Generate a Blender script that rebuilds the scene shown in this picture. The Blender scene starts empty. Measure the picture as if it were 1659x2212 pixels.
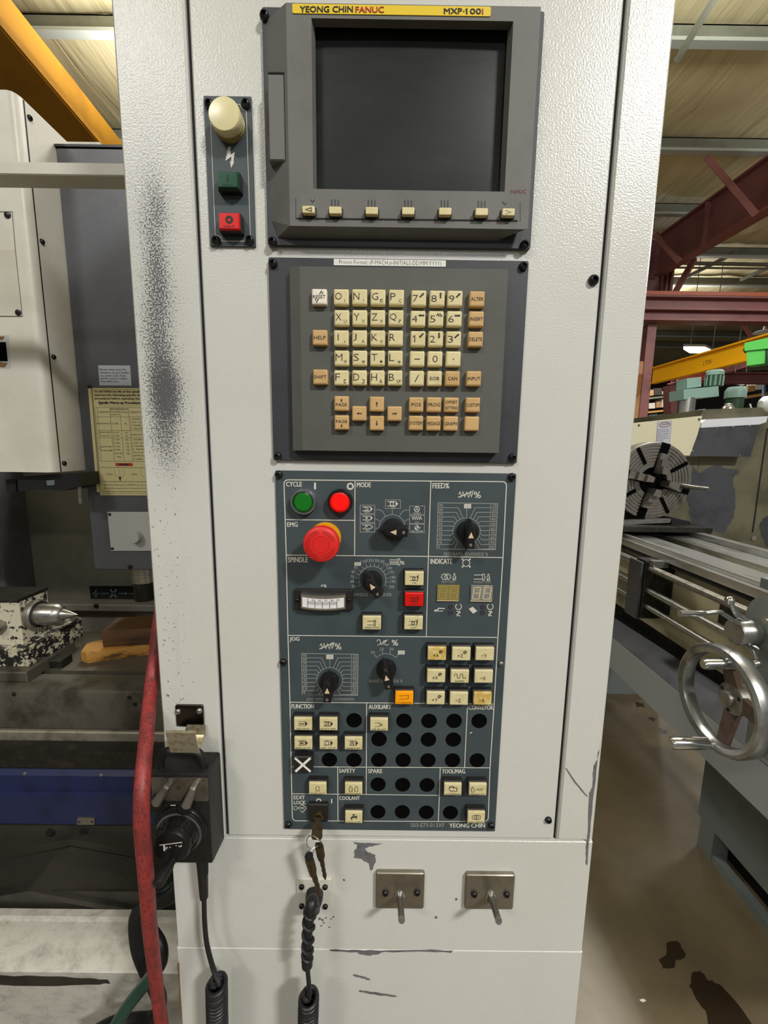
import bpy, bmesh, math, random
from mathutils import Vector, Matrix
random.seed(7)
S = bpy.context.scene
COL = S.collection
PI = math.pi

# ------------------------------------------------------------------ camera
CAM_D = 0.48            # the camera stands 0.48 m in front of the control cabinet, whose face is the plane Y = 0
CAM_H = 1.47            # camera height above the shop floor
F_PX = 903.17           # focal length for a 1659 x 2212 frame
C0 = Vector((0, -CAM_D, CAM_H))
C_R = Vector((0.99991269, -0.00029275, 0.01321072))
C_D = Vector((0.01302209, -0.14792532, -0.98891280))
C_F = Vector((0.00224370, 0.98899849, -0.14790859))
cam = bpy.data.cameras.new('camera')
cam_o = bpy.data.objects.new('camera', cam)
COL.objects.link(cam_o)
cam.sensor_fit = 'VERTICAL'
cam.sensor_height = 36
cam.sensor_width = 27
cam.lens = F_PX * 36 / 2212
cam.clip_start = 0.01
cam.clip_end = 200
mm = Matrix((C_R, -C_D, -C_F)).transposed().to_4x4()
mm.translation = C0
cam_o.matrix_world = mm
S.camera = cam_o

# ------------------------------------------------------------------ world, lights, exposure
w = bpy.data.worlds.new('world')
S.world = w
w.use_nodes = True
w.node_tree.nodes['Background'].inputs[0].default_value = (0.93, 0.97, 1.0, 1)
w.node_tree.nodes['Background'].inputs[1].default_value = 0.17
S.view_settings.view_transform = 'Standard'
S.view_settings.look = 'None'
S.view_settings.gamma = 1
S.view_settings.use_curve_mapping = False
S.view_settings.exposure = -0.07


def area(name, loc, target, sx, sy, power, col=(1, 0.99, 0.97)):
    l = bpy.data.lights.new(name, 'AREA')
    l.shape = 'RECTANGLE'
    l.size, l.size_y, l.energy, l.color = sx, sy, power, col
    o = bpy.data.objects.new(name, l)
    COL.objects.link(o)
    o.location = loc
    o.rotation_euler = (Vector(target) - Vector(loc)).to_track_quat('-Z', 'Y').to_euler()
    return o


def high_bay(x, y, z, down, up, sx=1.2, sy=0.45):
    """suspended strip lamp shining down, with an added fill light aimed up at the roof"""
    area('high_bay_lamp', (x, y, z), (x - (0.25 if x > 0 else -0.25), y + (1.2 if y < 0 else 0), 0), sx, sy, down)
    area('roof_fill', (x, y, z - 0.1), (x, y, z + 2), 2.0, 1.2, up)  # added fill that brightens the roof, standing in for bounced light


high_bay(2.8, -3.55, 5.0, 320, 80, 0.7, 0.4)
high_bay(-2.5, -3.8, 5.0, 95, 80)
high_bay(0.6, -7.5, 5.0, 90, 80)
high_bay(2.6, 2.6, 5.0, 200, 110)
high_bay(-1.6, 4.2, 5.0, 110, 150)
high_bay(7.5, 4.5, 5.0, 220, 110)
high_bay(7.0, 11.0, 5.0, 260, 60)

# ------------------------------------------------------------------ measuring helpers


def ray(px, py):
    return C_R * ((px - 829.5) / F_PX) + C_D * ((py - 1106) / F_PX) + C_F


def at(px, py, d):
    """point seen at photograph pixel (px, py), d metres in front of the camera along Y"""
    r = ray(px, py)
    return C0 + r * (d / r.y)


def pp(px, py, h=0.0):
    """point on the cabinet face, h metres proud of it"""
    return at(px, py, CAM_D - h)


def atx(px, py, X):
    r = ray(px, py)
    return C0 + r * (X / r.x)


def atz(px, py, Z):
    r = ray(px, py)
    return C0 + r * ((Z - CAM_H) / r.z)


# ------------------------------------------------------------------ materials


def lin(c):
    if isinstance(c, str):
        c = tuple(int(c[i:i + 2], 16) for i in (0, 2, 4))
    return tuple((v / 255 / 12.92) if v / 255 <= 0.04045 else ((v / 255 + 0.055) / 1.055) ** 2.4 for v in c) + (1,)


class X:
    """tiny expression layer over Math nodes"""

    def __init__(s, nt, sock):
        s.nt, s.k = nt, sock

    def op(s, o, b=None, c=None):
        n = s.nt.nodes.new('ShaderNodeMath')
        n.operation = o
        for i, v in enumerate((s, b, c)):
            if v is None:
                continue
            if isinstance(v, X):
                s.nt.links.new(v.k, n.inputs[i])
            else:
                n.inputs[i].default_value = v
        return X(s.nt, n.outputs[0])

    def __add__(s, b): return s.op('ADD', b)
    def __sub__(s, b): return s.op('SUBTRACT', b)
    def __mul__(s, b): return s.op('MULTIPLY', b)
    def __truediv__(s, b): return s.op('DIVIDE', b)
    def gt(s, b): return s.op('GREATER_THAN', b)
    def mx(s, b): return s.op('MAXIMUM', b)
    def mn(s, b): return s.op('MINIMUM', b)
    def sat(s): return s.mx(0.0).mn(1.0)

    def smooth(s, a, b):
        n = s.nt.nodes.new('ShaderNodeMapRange')
        n.interpolation_type = 'SMOOTHSTEP'
        s.nt.links.new(s.k, n.inputs[0])
        n.inputs[1].default_value, n.inputs[2].default_value = a, b
        return X(s.nt, n.outputs[0])


class M:
    def __init__(s, name, col, rough=0.5, metal=0.0, spec=0.5):
        s.m = bpy.data.materials.new(name)
        s.m.use_nodes = True
        s.nt = s.m.node_tree
        s.b = s.nt.nodes['Principled BSDF']
        s.tc = None
        s.col = lin(col)
        s.b.inputs['Base Color'].default_value = s.col
        s.b.inputs['Roughness'].default_value = rough
        s.b.inputs['Metallic'].default_value = metal
        s.b.inputs['Specular IOR Level'].default_value = spec
        s.csock = None
        s.nrm = None

    def co(s):
        if s.tc is None:
            g = s.nt.nodes.new('ShaderNodeNewGeometry')
            s.tc = g.outputs['Position']
            n = s.nt.nodes.new('ShaderNodeSeparateXYZ')
            s.nt.links.new(s.tc, n.inputs[0])
            s.x, s.y, s.z = (X(s.nt, n.outputs[i]) for i in range(3))
        return s.tc

    def noise(s, scale, detail=2, rough=0.5, stretch=None, dist=0.0):
        s.co()
        n = s.nt.nodes.new('ShaderNodeTexNoise')
        src = s.tc
        if stretch:
            mp = s.nt.nodes.new('ShaderNodeMapping')
            s.nt.links.new(src, mp.inputs[0])
            mp.inputs['Scale'].default_value = stretch
            src = mp.outputs[0]
        s.nt.links.new(src, n.inputs['Vector'])
        n.inputs['Scale'].default_value = scale
        n.inputs['Detail'].default_value = detail
        n.inputs['Roughness'].default_value = rough
        n.inputs['Distortion'].default_value = dist
        return X(s.nt, n.outputs[0])

    def mix(s, fac, col):
        """lay colour col over what is there, by factor fac"""
        n = s.nt.nodes.new('ShaderNodeMix')
        n.data_type = 'RGBA'
        if isinstance(fac, X):
            s.nt.links.new(fac.k, n.inputs[0])
        else:
            n.inputs[0].default_value = fac
        if s.csock is None:
            n.inputs[6].default_value = s.col
        else:
            s.nt.links.new(s.csock, n.inputs[6])
        n.inputs[7].default_value = lin(col)
        s.csock = n.outputs[2]
        s.nt.links.new(s.csock, s.b.inputs['Base Color'])
        return s

    def bump(s, h, strength=0.3, dist=0.001):
        n = s.nt.nodes.new('ShaderNodeBump')
        n.inputs['Strength'].default_value = strength
        n.inputs['Distance'].default_value = dist
        s.nt.links.new(h.k, n.inputs['Height'])
        if s.nrm is not None:
            s.nt.links.new(s.nrm, n.inputs['Normal'])
        s.nrm = n.outputs[0]
        s.nt.links.new(s.nrm, s.b.inputs['Normal'])
        return s

    def rough(s, fac, a, b):
        n = s.nt.nodes.new('ShaderNodeMapRange')
        s.nt.links.new(fac.k, n.inputs[0])
        n.inputs[3].default_value, n.inputs[4].default_value = a, b
        s.nt.links.new(n.outputs[0], s.b.inputs['Roughness'])
        return s

    def emit(s, col, k):
        s.b.inputs['Emission Color'].default_value = lin(col)
        s.b.inputs['Emission Strength'].default_value = k
        return s


def mottled(name, col, col2, scale=30, rough=0.5, metal=0.0, lo=0.45, hi=0.7, bump=0, bscale=300, spec=0.5, stretch=None, amt=1.0):
    m = M(name, col, rough, metal, spec)
    m.mix(m.noise(scale, 5, 0.6, stretch).smooth(lo, hi) * amt, col2)
    if bump:
        m.bump(m.noise(bscale, 2), bump, 0.0006)
    return m.m


def plain(name, col, rough=0.5, metal=0.0, spec=0.5, bump=0, bscale=500):
    m = M(name, col, rough, metal, spec)
    if bump:
        m.bump(m.noise(bscale, 2), bump, 0.0004)
    return m.m


def blob(m, cx, cz, wx, wz):
    m.co()
    a = (m.x - cx) / wx
    b = (m.z - cz) / wz
    return (a * a + b * b).op('MULTIPLY', -1.0).op('EXPONENT')


MAT = {}
# cabinet paint: orange-peel cream white with the black spray of oily soot down its left strip
m = M('cabinet_paint', 'cfcfc9', 0.3, 0, 0.5)
m.mix(m.noise(6, 4).smooth(0.4, 0.75) * 0.35, 'c3bfb0')
pa_, pb_ = pp(322, 330), pp(358, 900)
m.co()
dx_ = m.x - ((m.z - pa_.z) * ((pb_.x - pa_.x) / (pb_.z - pa_.z)) + pa_.x) + (m.noise(9, 2) - 0.5) * 0.02
tr = (m.z - pp(330, 120).z).op('MULTIPLY', -1.0).smooth(-0.01, 0.11) * (m.z - pp(360, 1160).z).smooth(0.0, 0.13)
core = (dx_ * dx_ / (-0.020 ** 2)).op('EXPONENT') * tr
wide = (dx_ * dx_ / (-0.043 ** 2)).op('EXPONENT') * tr
dens = m.noise(7, 2, 0.5, (0.4, 1, 1)).smooth(0.30, 0.75) * 0.5 + 0.5
k1, k2, k3 = pp(352, 835), pp(338, 560), pp(345, 450)
dark = blob(m, k1.x, k1.z, .019, .034) * 0.44
dark = dark.mx(blob(m, k2.x, k2.z, .013, .04) * 0.28).mx(blob(m, k3.x, k3.z, .012, .03) * 0.28)
cover = (core * 0.24 + wide * 0.27) * dens + dark * 0.52
sp = m.noise(540, 3, 0.65)
m.mix((cover * 0.62 + sp).smooth(0.70, 0.80) * 0.88, '33343a')
m.mix((cover * 0.42).mn(0.42), '56575b')
lf = (m.x - pp(420, 1200).x).op('MULTIPLY', -1.0).smooth(-0.02, 0.03) * (m.z - pp(400, 950).z).op('MULTIPLY', -1.0).smooth(-0.05, 0.1) * (m.z - pp(400, 1620).z).smooth(0.0, 0.08)
m.mix((m.noise(210, 2, 0.6) + lf * 0.13).smooth(0.775, 0.80) * 0.85, '37383a')
m.mix((m.noise(9, 4, 0.6, (3, 1, 0.35)).smooth(0.5, 0.8)) * lf * 0.4, 'a59a86')
m.bump(m.noise(520, 1, 0.4), 0.34, 0.0008)
MAT['paint'] = m.m

MAT['white_paint'] = mottled('machine_white_paint', 'cfccc0', 'b9b3a2', 5, 0.4, bump=0.2, bscale=400, amt=0.5)
MAT['seal'] = plain('door_gasket_rubber', '1d1c1f', 0.6)
MAT['bare'] = mottled('bare_primer', '6d6d6e', '55565a', 90, 0.55)
MAT['rust'] = plain('rusty_edge', '7d5a33', 0.8)
MAT['screw'] = plain('black_screw_steel', '1e1e20', 0.35, 0.2)
MAT['panel_slate'] = mottled('slate_panel_print', '3f4a4e', '374247', 12, 0.52, bump=0.06, bscale=900)
MAT['print_white'] = plain('white_silkscreen', 'd2d0c4', 0.6)
MAT['print_dim'] = plain('grey_silkscreen', 'a2a39c', 0.6)
MAT['print_black'] = plain('black_print', '24221f', 0.6)
MAT['print_red'] = plain('red_print', 'b3301d', 0.6)
MAT['print_maroon'] = plain('dull_red_print', '7a3638', 0.6)
MAT['print_purple'] = plain('violet_print', '8d7f96', 0.6)
MAT['bezel'] = mottled('bezel_grey_plastic', '6b6b67', '62625e', 14, 0.62, bump=0.25, bscale=1400)
MAT['bezel_plate'] = mottled('bezel_back_plate', '34363c', '2e3035', 20, 0.5, bump=0.1, bscale=900)
MAT['keypad'] = mottled('keypad_grey_plastic', '555650', '4d4e49', 10, 0.62, bump=0.2, bscale=1400)
MAT['gap'] = plain('dark_recess', '0c0c0d', 0.8)
MAT['hole'] = plain('black_hole_plug', '060606', 0.9, 0, 0.05)
m = M('crt_glass', '121413', 0.16, 0, 0.5)
m.mix(m.noise(9, 5, 0.6, (1, 1, 3)).smooth(0.45, 0.75) * 0.5, '24282a')
m.rough(m.noise(14, 4, 0.6, (1, 1, 4)), 0.3, 0.55)
m.b.inputs['Specular IOR Level'].default_value = 0.3
MAT['crt'] = m.m
MAT['yellow_label'] = plain('yellow_label', 'e8c71c', 0.45)
MAT['key_cream'] = mottled('cream_key_plastic', 'dccf9f', 'd3c591', 60, 0.55, bump=0.1, bscale=1500)
MAT['key_tan'] = mottled('tan_key_plastic', 'c9a56e', 'c09b63', 60, 0.55, bump=0.1, bscale=1500)
MAT['key_white'] = plain('white_key_plastic', 'ece4d4', 0.5)
MAT['paper'] = plain('white_paper_tape', 'e6e4dc', 0.6)
MAT['cap_cream'] = mottled('cream_lens', 'd8cda0', 'cdbf88', 120, 0.35)
MAT['cap_stained'] = mottled('yellowed_lens', 'd9c98c', 'c9a550', 70, 0.35, lo=0.4, hi=0.6)
MAT['cap_red'] = plain('red_lens', 'd8100c', 0.3)
MAT['cap_red2'] = M('bright_red_lens', 'f01008', 0.28).emit('ff0a05', 0.25).m  # saturated red with a slight emission
MAT['cap_green'] = plain('dark_green_lens', '074a2e', 0.22)
MAT['cap_green2'] = plain('green_lens', '12721c', 0.3)
MAT['cap_green_rim'] = plain('green_lens_rim', '0c4a14', 0.25)
MAT['cap_amber'] = M('amber_lens', 'f29a05', 0.3).emit('ff9a00', 0.15).m
MAT['button_black'] = plain('black_button_body', '1f1d1c', 0.45)
MAT['knob'] = plain('black_knob_plastic', '131314', 0.36, bump=0.05)
MAT['pointer'] = plain('pale_pointer_print', 'd8bfa2', 0.5)
MAT['chrome'] = plain('chrome', 'cfd0d0', 0.16, 0.95)
MAT['dark_chrome'] = plain('dark_chrome', '5c5654', 0.2, 1)
MAT['steel'] = mottled('brushed_steel', 'b4b3ad', '8b8982', 40, 0.3, 0.9, stretch=(1, 1, 6))
MAT['steel_dull'] = mottled('dull_steel', '9a968c', '77726a', 40, 0.4, 0.8)
MAT['steel_plate'] = mottled('stainless_plate', '938d80', '827c70', 25, 0.4, 0.85)
MAT['emg_red'] = plain('red_mushroom_plastic', 'dc2522', 0.42, bump=0.15, bscale=900)
MAT['emg_groove'] = plain('red_groove', '8f1412', 0.6)
MAT['emg_yellow'] = plain('yellow_ring_plastic', 'd89a0a', 0.4)
MAT['lamp_cream'] = M('cream_lamp_lens', 'ddd3a2', 0.25).m
MAT['lamp_rim'] = plain('aged_lamp_rim', '9a8c52', 0.3)
MAT['meter_face'] = plain('meter_scale', 'e6e6e6', 0.4)
MAT['brass'] = plain('worn_brass', '8a7a52', 0.35, 1)
MAT['key_metal'] = mottled('worn_key_metal', '6b5f4c', '4a4033', 200, 0.4, 0.9)
MAT['display_amber'] = plain('amber_display_glass', '8a7d44', 0.3)
MAT['display_clear'] = mottled('scuffed_display_glass', '7c7f7e', '9d9476', 160, 0.3)
MAT['segment'] = plain('unlit_segment', 'a3935a', 0.4)
MAT['segment_pale'] = plain('unlit_pale_segment', 'd6c4a0', 0.4)
MAT['black_plastic'] = mottled('black_pendant_plastic', '121212', '191918', 120, 0.5, bump=0.3, bscale=900)
MAT['black_rubber'] = plain('black_rubber', '18181a', 0.45, bump=0.1, bscale=600)
MAT['pendant_plate'] = mottled('pendant_face_plate', '6d665b', '59534a', 60, 0.35, 0.6)
MAT['worn_lip'] = mottled('worn_hook_metal', 'bfb8a2', '94895f', 150, 0.35, 0.7)
m = M('red_air_hose', '9c3634', 0.5)
m.mix(m.noise(60, 3, 0.6, (1, 1, 0.3)).smooth(0.42, 0.66) * 0.6, '5a2a28')
m.mix(m.noise(420, 3, 0.7, (1, 1, 0.5)).smooth(0.5, 0.66) * 0.7, '3a1c1c')
m.bump(m.noise(1100, 1), 0.3, 0.0005)
MAT['red_hose'] = m.m
MAT['green_hose'] = plain('green_hose', '1f4a40', 0.35)
MAT['blue'] = mottled('blue_cover_paint', '182149', '101636', 12, 0.42, bump=0.15)
MAT['way_cover'] = mottled('oily_way_cover', '45423b', '2e2c28', 9, 0.4, 0.5, bump=0.1, bscale=200)
MAT['table_iron'] = mottled('oily_table_iron', '6a665a', '47433a', 11, 0.45, 0.55, bump=0.25, bscale=240)
MAT['table_front'] = mottled('worn_table_front', '8a8474', '5d584b', 16, 0.5, 0.3, bump=0.4, bscale=260)
MAT['slot'] = plain('dark_slot', '0d0c0b', 0.7)
m = M('sill_paint', 'bdbab0', 0.4)
m.mix(m.noise(16, 7, 0.72, (1.3, 1.6, 2.0), 0.3).smooth(0.42, 0.75) * 0.65, '77736a')
m.mix(m.noise(150, 4, 0.6, (1, 1, 2)).smooth(0.55, 0.7) * 0.35, '8d8a82')
m.bump(m.noise(300, 2), 0.3, 0.0008)
MAT['sill'] = m.m
MAT['grey_column'] = mottled('dark_grey_column_paint', '5a5b60', '505156', 8, 0.36, bump=0.3, bscale=420)
MAT['dim_wall'] = mottled('enclosure_liner', '7d796c', '6a665a', 4, 0.5)
MAT['cover_plate'] = plain('pale_cover_plate', 'b9bab6', 0.45)
MAT['sign_cream'] = plain('cream_sign', 'd2c894', 0.55)
MAT['sign_white'] = plain('silver_sticker', 'b9bec6', 0.5)
m = M('chipped_tailstock_paint', 'c9c3ac', 0.5)
m.mix((m.noise(55, 6, 0.68) + (m.x - at(60, 1400, 1.05).x) * 1.5).smooth(0.52, 0.55), '191a1c')
m.bump(m.noise(45, 5, 0.65), 0.3, 0.002)
MAT['chipped'] = m.m
m = M('worn_base_paint', 'bdb79f', 0.5)
m.mix(m.noise(60, 7, 0.7).smooth(0.46, 0.49), '1c1c1c')
MAT['chipped_base'] = m.m
MAT['dark_cast'] = mottled('dark_oily_casting', '25241f', '3a362d', 40, 0.4, 0.4)
MAT['wood_yellow'] = mottled('pine_board', 'b8863c', '5a3c12', 20, 0.6, lo=0.5, hi=0.62, stretch=(0.35, 1, 2.2))
MAT['wood_brown'] = mottled('oily_wood', '5b3f24', '39260f', 25, 0.6, stretch=(0.3, 1, 2))
# shop
m = M('concrete_floor', '6a5e48', 0.42)
m.mix(m.noise(2.5, 6, 0.65).smooth(0.35, 0.7) * 0.7, '4d4332')
m.mix(m.noise(16, 5, 0.7).smooth(0.55, 0.75) * 0.35, '443a2b')
m.bump(m.noise(60, 4), 0.12, 0.002)
MAT['concrete'] = m.m
MAT['oil'] = plain('oil_stain', '2a2015', 0.3)
m = M('roof_insulation', 'cfc49a', 0.6)
m.mix(m.noise(1.2, 4, 0.6, (4, 0.4, 1)).smooth(0.4, 0.7) * 0.4, 'b8ab80')
m.bump(m.noise(1.6, 3, 0.5, (3, 0.3, 1), 0.4), 0.6, 0.09)
MAT['roof'] = m.m
MAT['purlin'] = mottled('grey_primer_steel', '7d7f70', '6b6d60', 3, 0.5)
MAT['purlin_bright'] = plain('galvanised_lip', 'a9b0a8', 0.45)
MAT['steel_red'] = mottled('red_oxide_steel', '875452', '714443', 2, 0.55)
MAT['steel_orange'] = plain('orange_rail', 'b35a38', 0.5)
MAT['yellow_crane'] = mottled('crane_yellow_dark', 'bd861c', 'a87518', 2, 0.6)
MAT['yellow_jib'] = plain('jib_yellow', 'fdbb12', 0.5)
MAT['hoist_green'] = plain('hoist_green', '62d060', 0.4)
MAT['hoist_dark'] = plain('hoist_dark_green', '14361c', 0.5)
MAT['tan_post'] = mottled('tan_post', 'a8794b', '84512f', 1.5, 0.5)
MAT['lamp_emit'] = M('fluorescent_tube', 'ffffff', 0.4).emit('fff6e4', 4.0).m
MAT['lathe_green'] = mottled('machine_green', '77938a', '66827a', 3, 0.5)
MAT['far_wall'] = plain('far_dark_wall', '3a322d', 0.8)
MAT['box_brown'] = plain('cardboard', 'b0895c', 0.8)
MAT['box_white'] = plain('white_carton', 'd9d4c4', 0.7)
MAT['bin_grey'] = plain('grey_bin', '5e6a6c', 0.6)
MAT['rack_orange'] = plain('rack_orange', 'd09a52', 0.6)
MAT['rack_blue'] = plain('rack_blue', '6f86a0', 0.6)
MAT['headstock'] = mottled('dirty_cream_casting', '69654f', '3d3a2d', 3, 0.5, lo=0.38, hi=0.7)
MAT['lathe_cream'] = mottled('lathe_cream_paint', 'b3ac8c', '8f876a', 6, 0.5)
MAT['guard_cream'] = plain('guard_cream', 'd6d0b2', 0.45)
MAT['guard_grey'] = mottled('guard_grey_sheet', '54555a', '46474c', 8, 0.45, 0.4)
MAT['chuck'] = mottled('chuck_iron', '88837b', '77726a', 20, 0.4, 0.7)
MAT['bed_steel'] = mottled('ground_bed_way', 'c6c6c2', '7a776f', 9, 0.24, 0.8, stretch=(1, 0.25, 1))
MAT['lathe_grey'] = mottled('lathe_grey_paint', '6e7572', '626866', 4, 0.5)
MAT['tray_grey'] = plain('chip_tray_grey', '999fa1', 0.42)
MAT['spoke_brown'] = mottled('brown_spoke', '54433a', '3f332c', 30, 0.5)
MAT['wheel'] = mottled('polished_wheel', 'a9aaa8', '7c7b76', 18, 0.3, 0.85)
MAT['pink'] = plain('lit_beam_overlay', 'c4524a', 0.5)  # brighter red for the lit stretch of the far crossbeam
MAT['white_sheet'] = plain('white_wrap', 'd9dbe0', 0.5)

# ------------------------------------------------------------------ mesh helpers
WLOC = {}


class MB:
    def __init__(s):
        s.v, s.f = [], []

    def loft(s, rings, c0=True, c1=True, closed=True):
        n = len(rings[0])
        b = len(s.v)
        for r in rings:
            s.v += [tuple(p) for p in r]
        for i in range(len(rings) - 1):
            for j in range(n if closed else n - 1):
                k = (j + 1) % n
                s.f.append((b + i * n + j, b + i * n + k, b + (i + 1) * n + k, b + (i + 1) * n + j))
        if c0:
            s.f.append(tuple(b + j for j in range(n))[::-1])
        if c1:
            s.f.append(tuple(b + (len(rings) - 1) * n + j for j in range(n)))
        return s

    def box(s, a, b, bev=0.0):
        """axis-aligned box between corners a and b, front (-Y) edges chamfered by bev"""
        x0, x1 = sorted((a[0], b[0]))
        y0, y1 = sorted((a[1], b[1]))
        z0, z1 = sorted((a[2], b[2]))

        def r(e, y):
            return [(x0 + e, y, z0 + e), (x1 - e, y, z0 + e), (x1 - e, y, z1 - e), (x0 + e, y, z1 - e)]
        rings = [r(0, y1), r(0, y0 + bev), r(bev, y0)] if bev else [r(0, y1), r(0, y0)]
        return s.loft(rings)

    def hexa(s, p, q):
        """two quads p (near) and q (far), joined"""
        return s.loft([p, q])

    def poly(s, pts):
        b = len(s.v)
        s.v += [tuple(p) for p in pts]
        s.f.append(tuple(range(b, b + len(pts))))
        return s

    def lathe(s, c, axis, prof, n=32, c0=True, c1=True):
        c = Vector(c)
        a = Vector(axis).normalized()
        u = a.cross(Vector((0, 0, 1)) if abs(a.z) < 0.9 else Vector((1, 0, 0))).normalized()
        v = a.cross(u)
        return s.loft([[c + a * h + (u * math.cos(2 * PI * j / n) + v * math.sin(2 * PI * j / n)) * r for j in range(n)] for r, h in prof], c0, c1)

    def tube(s, pts, rad, n=12, caps=True):
        pts = [Vector(p) for p in pts]
        rad = rad if isinstance(rad, (list, tuple)) else [rad] * len(pts)
        t0 = (pts[1] - pts[0]).normalized()
        u = t0.cross(Vector((0, 0, 1)) if abs(t0.z) < 0.9 else Vector((1, 0, 0))).normalized()
        rings = []
        for i, p in enumerate(pts):
            t = (pts[min(i + 1, len(pts) - 1)] - pts[max(i - 1, 0)]).normalized()
            u = (u - t * u.dot(t)).normalized()
            v = t.cross(u)
            rings.append([p + (u * math.cos(2 * PI * j / n) + v * math.sin(2 * PI * j / n)) * rad[i] for j in range(n)])
        return s.loft(rings, caps, caps)

    def build(s, name, mat, parent=None, loc=None, smooth=38, recalc=True):
        if loc is None:
            lo = [min(p[i] for p in s.v) for i in range(3)]
            hi = [max(p[i] for p in s.v) for i in range(3)]
            loc = Vector([(lo[i] + hi[i]) / 2 for i in range(3)])
        loc = Vector(loc)
        me = bpy.data.meshes.new(name)
        me.from_pydata([tuple(Vector(p) - loc) for p in s.v], [], s.f)
        if recalc:
            bm = bmesh.new()
            bm.from_mesh(me)
            bmesh.ops.recalc_face_normals(bm, faces=bm.faces)
            bm.to_mesh(me)
            bm.free()
        me.materials.append(MAT[mat] if isinstance(mat, str) else mat)
        if smooth:
            me.polygons.foreach_set('use_smooth', [True] * len(me.polygons))
            me.set_sharp_from_angle(angle=math.radians(smooth))
        o = bpy.data.objects.new(name, me)
        COL.objects.link(o)
        put(o, parent, loc)
        return o


def put(o, parent, loc):
    loc = Vector(loc)
    WLOC[o.name] = loc
    if parent is not None:
        o.parent = parent
        o.location = loc - WLOC[parent.name]
    else:
        o.location = loc


def copy(o, parent, loc, name=None):
    c = o.copy()
    if name:
        c.name = name
    COL.objects.link(c)
    c.parent = None
    put(c, parent, loc)
    return c


def tag(o, label, cat, group=None):
    o['label'], o['category'] = label, cat
    if group:
        o['group'] = group
    return o


def thing(name, label, cat, loc, group=None):
    o = bpy.data.objects.new(name, None)
    o.empty_display_size = 0.05
    COL.objects.link(o)
    put(o, None, loc)
    return tag(o, label, cat, group)


def structure(o):
    o['kind'] = 'structure'
    return o


def smoothpath(pts, n=8):
    """Catmull-Rom through the points"""
    P = [Vector(p) for p in pts]
    P = [P[0] * 2 - P[1]] + P + [P[-1] * 2 - P[-2]]
    out = []
    for i in range(1, len(P) - 2):
        for k in range(n):
            t = k / n
            a, b, c, d = P[i - 1], P[i], P[i + 1], P[i + 2]
            out.append(0.5 * ((2 * b) + (c - a) * t + (2 * a - 5 * b + 4 * c - d) * t * t + (3 * b - a - 3 * c + d) * t ** 3))
    out.append(P[-2])
    return out


# shapes drawn in the plane of the cabinet face: x to the right, z up, h = metres proud of the face
def P3(x, z, h):
    return Vector((x, -h, z))


def rrect(x0, x1, z0, z1, r, n=4):
    pts = []
    for cx, cz, a0 in ((x1 - r, z1 - r, 0), (x0 + r, z1 - r, 90), (x0 + r, z0 + r, 180), (x1 - r, z0 + r, 270)):
        for k in range(n + 1):
            a = math.radians(a0 + 90 * k / n)
            pts.append((cx + r * math.cos(a), cz + r * math.sin(a)))
    return pts


def slab(mb, x0, x1, z0, z1, r, levels):
    """rounded-rectangle block; levels = (inset, h) from back to front"""
    x0, x1 = sorted((x0, x1))
    z0, z1 = sorted((z0, z1))
    mb.loft([[P3(x, z, h) for x, z in rrect(x0 + e, x1 - e, z0 + e, z1 - e, max(r - e, 0.0002))] for e, h in levels])
    return mb


def pxrect(c, h=0.0):
    """four photograph corners TL TR BR BL -> x0, x1, z0, z1 on the face at height h"""
    p = [pp(x, y, h) for x, y in c]
    return ((p[0].x + p[3].x) / 2, (p[1].x + p[2].x) / 2, (p[2].z + p[3].z) / 2, (p[0].z + p[1].z) / 2)


def rib(mb, pts, w, h, closed=False):
    """flat printed line through photograph points, w metres wide, lying h proud of the face"""
    q = [pp(x, y, h) for x, y in pts]
    rib3(mb, q, w, closed)


def rib3(mb, q, w, closed=False, nrm=Vector((0, -1, 0))):
    q = [Vector(p) for p in q]
    n = len(q)
    L, R = [], []
    for i in range(n):
        a = q[(i - 1) % n] if (closed or i > 0) else None
        b = q[(i + 1) % n] if (closed or i < n - 1) else None
        t1 = (q[i] - a).normalized() if a is not None else None
        t2 = (b - q[i]).normalized() if b is not None else None
        t = (t1 or t2) + (t2 or t1)
        t = t.normalized() if t.length > 1e-6 else (t1 or t2)
        s = nrm.cross(t).normalized()
        k = 1 / max(0.5, s.dot(nrm.cross(t1 or t2).normalized()))
        L.append(q[i] + s * w / 2 * k)
        R.append(q[i] - s * w / 2 * k)
    b = len(mb.v)
    for l, r in zip(L, R):
        mb.v += [tuple(l), tuple(r)]
    for i in range(n if closed else n - 1):
        j = (i + 1) % n
        mb.f.append((b + 2 * i, b + 2 * i + 1, b + 2 * j + 1, b + 2 * j))


def arc(cx, cy, r, a0, a1, n=20, sy=1.0):
    return [(cx + r * math.cos(math.radians(a0 + (a1 - a0) * k / n)), cy - sy * r * math.sin(math.radians(a0 + (a1 - a0) * k / n))) for k in range(n + 1)]


TXT = {}


def textmesh(s, bold=0.0):
    key = (s, bold)
    if key not in TXT:
        cu = bpy.data.curves.new('t', 'FONT')
        cu.body = s
        cu.resolution_u = 2
        cu.offset = bold
        cu.align_x = 'LEFT'
        o = bpy.data.objects.new('t', cu)
        COL.objects.link(o)
        me = o.to_mesh()
        v = [(p.co.x, p.co.y) for p in me.vertices]
        f = [tuple(p.vertices) for p in me.polygons]
        o.to_mesh_clear()
        bpy.data.objects.remove(o)
        bpy.data.curves.remove(cu)
        x0, x1 = min(a for a, b in v), max(a for a, b in v)
        y0, y1 = min(b for a, b in v), max(b for a, b in v)
        TXT[key] = ([((a - x0) / max(x1 - x0, 1e-6), (b - y0) / max(y1 - y0, 1e-6)) for a, b in v], f, (x1 - x0) / max(y1 - y0, 1e-6))
    return TXT[key]


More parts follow.
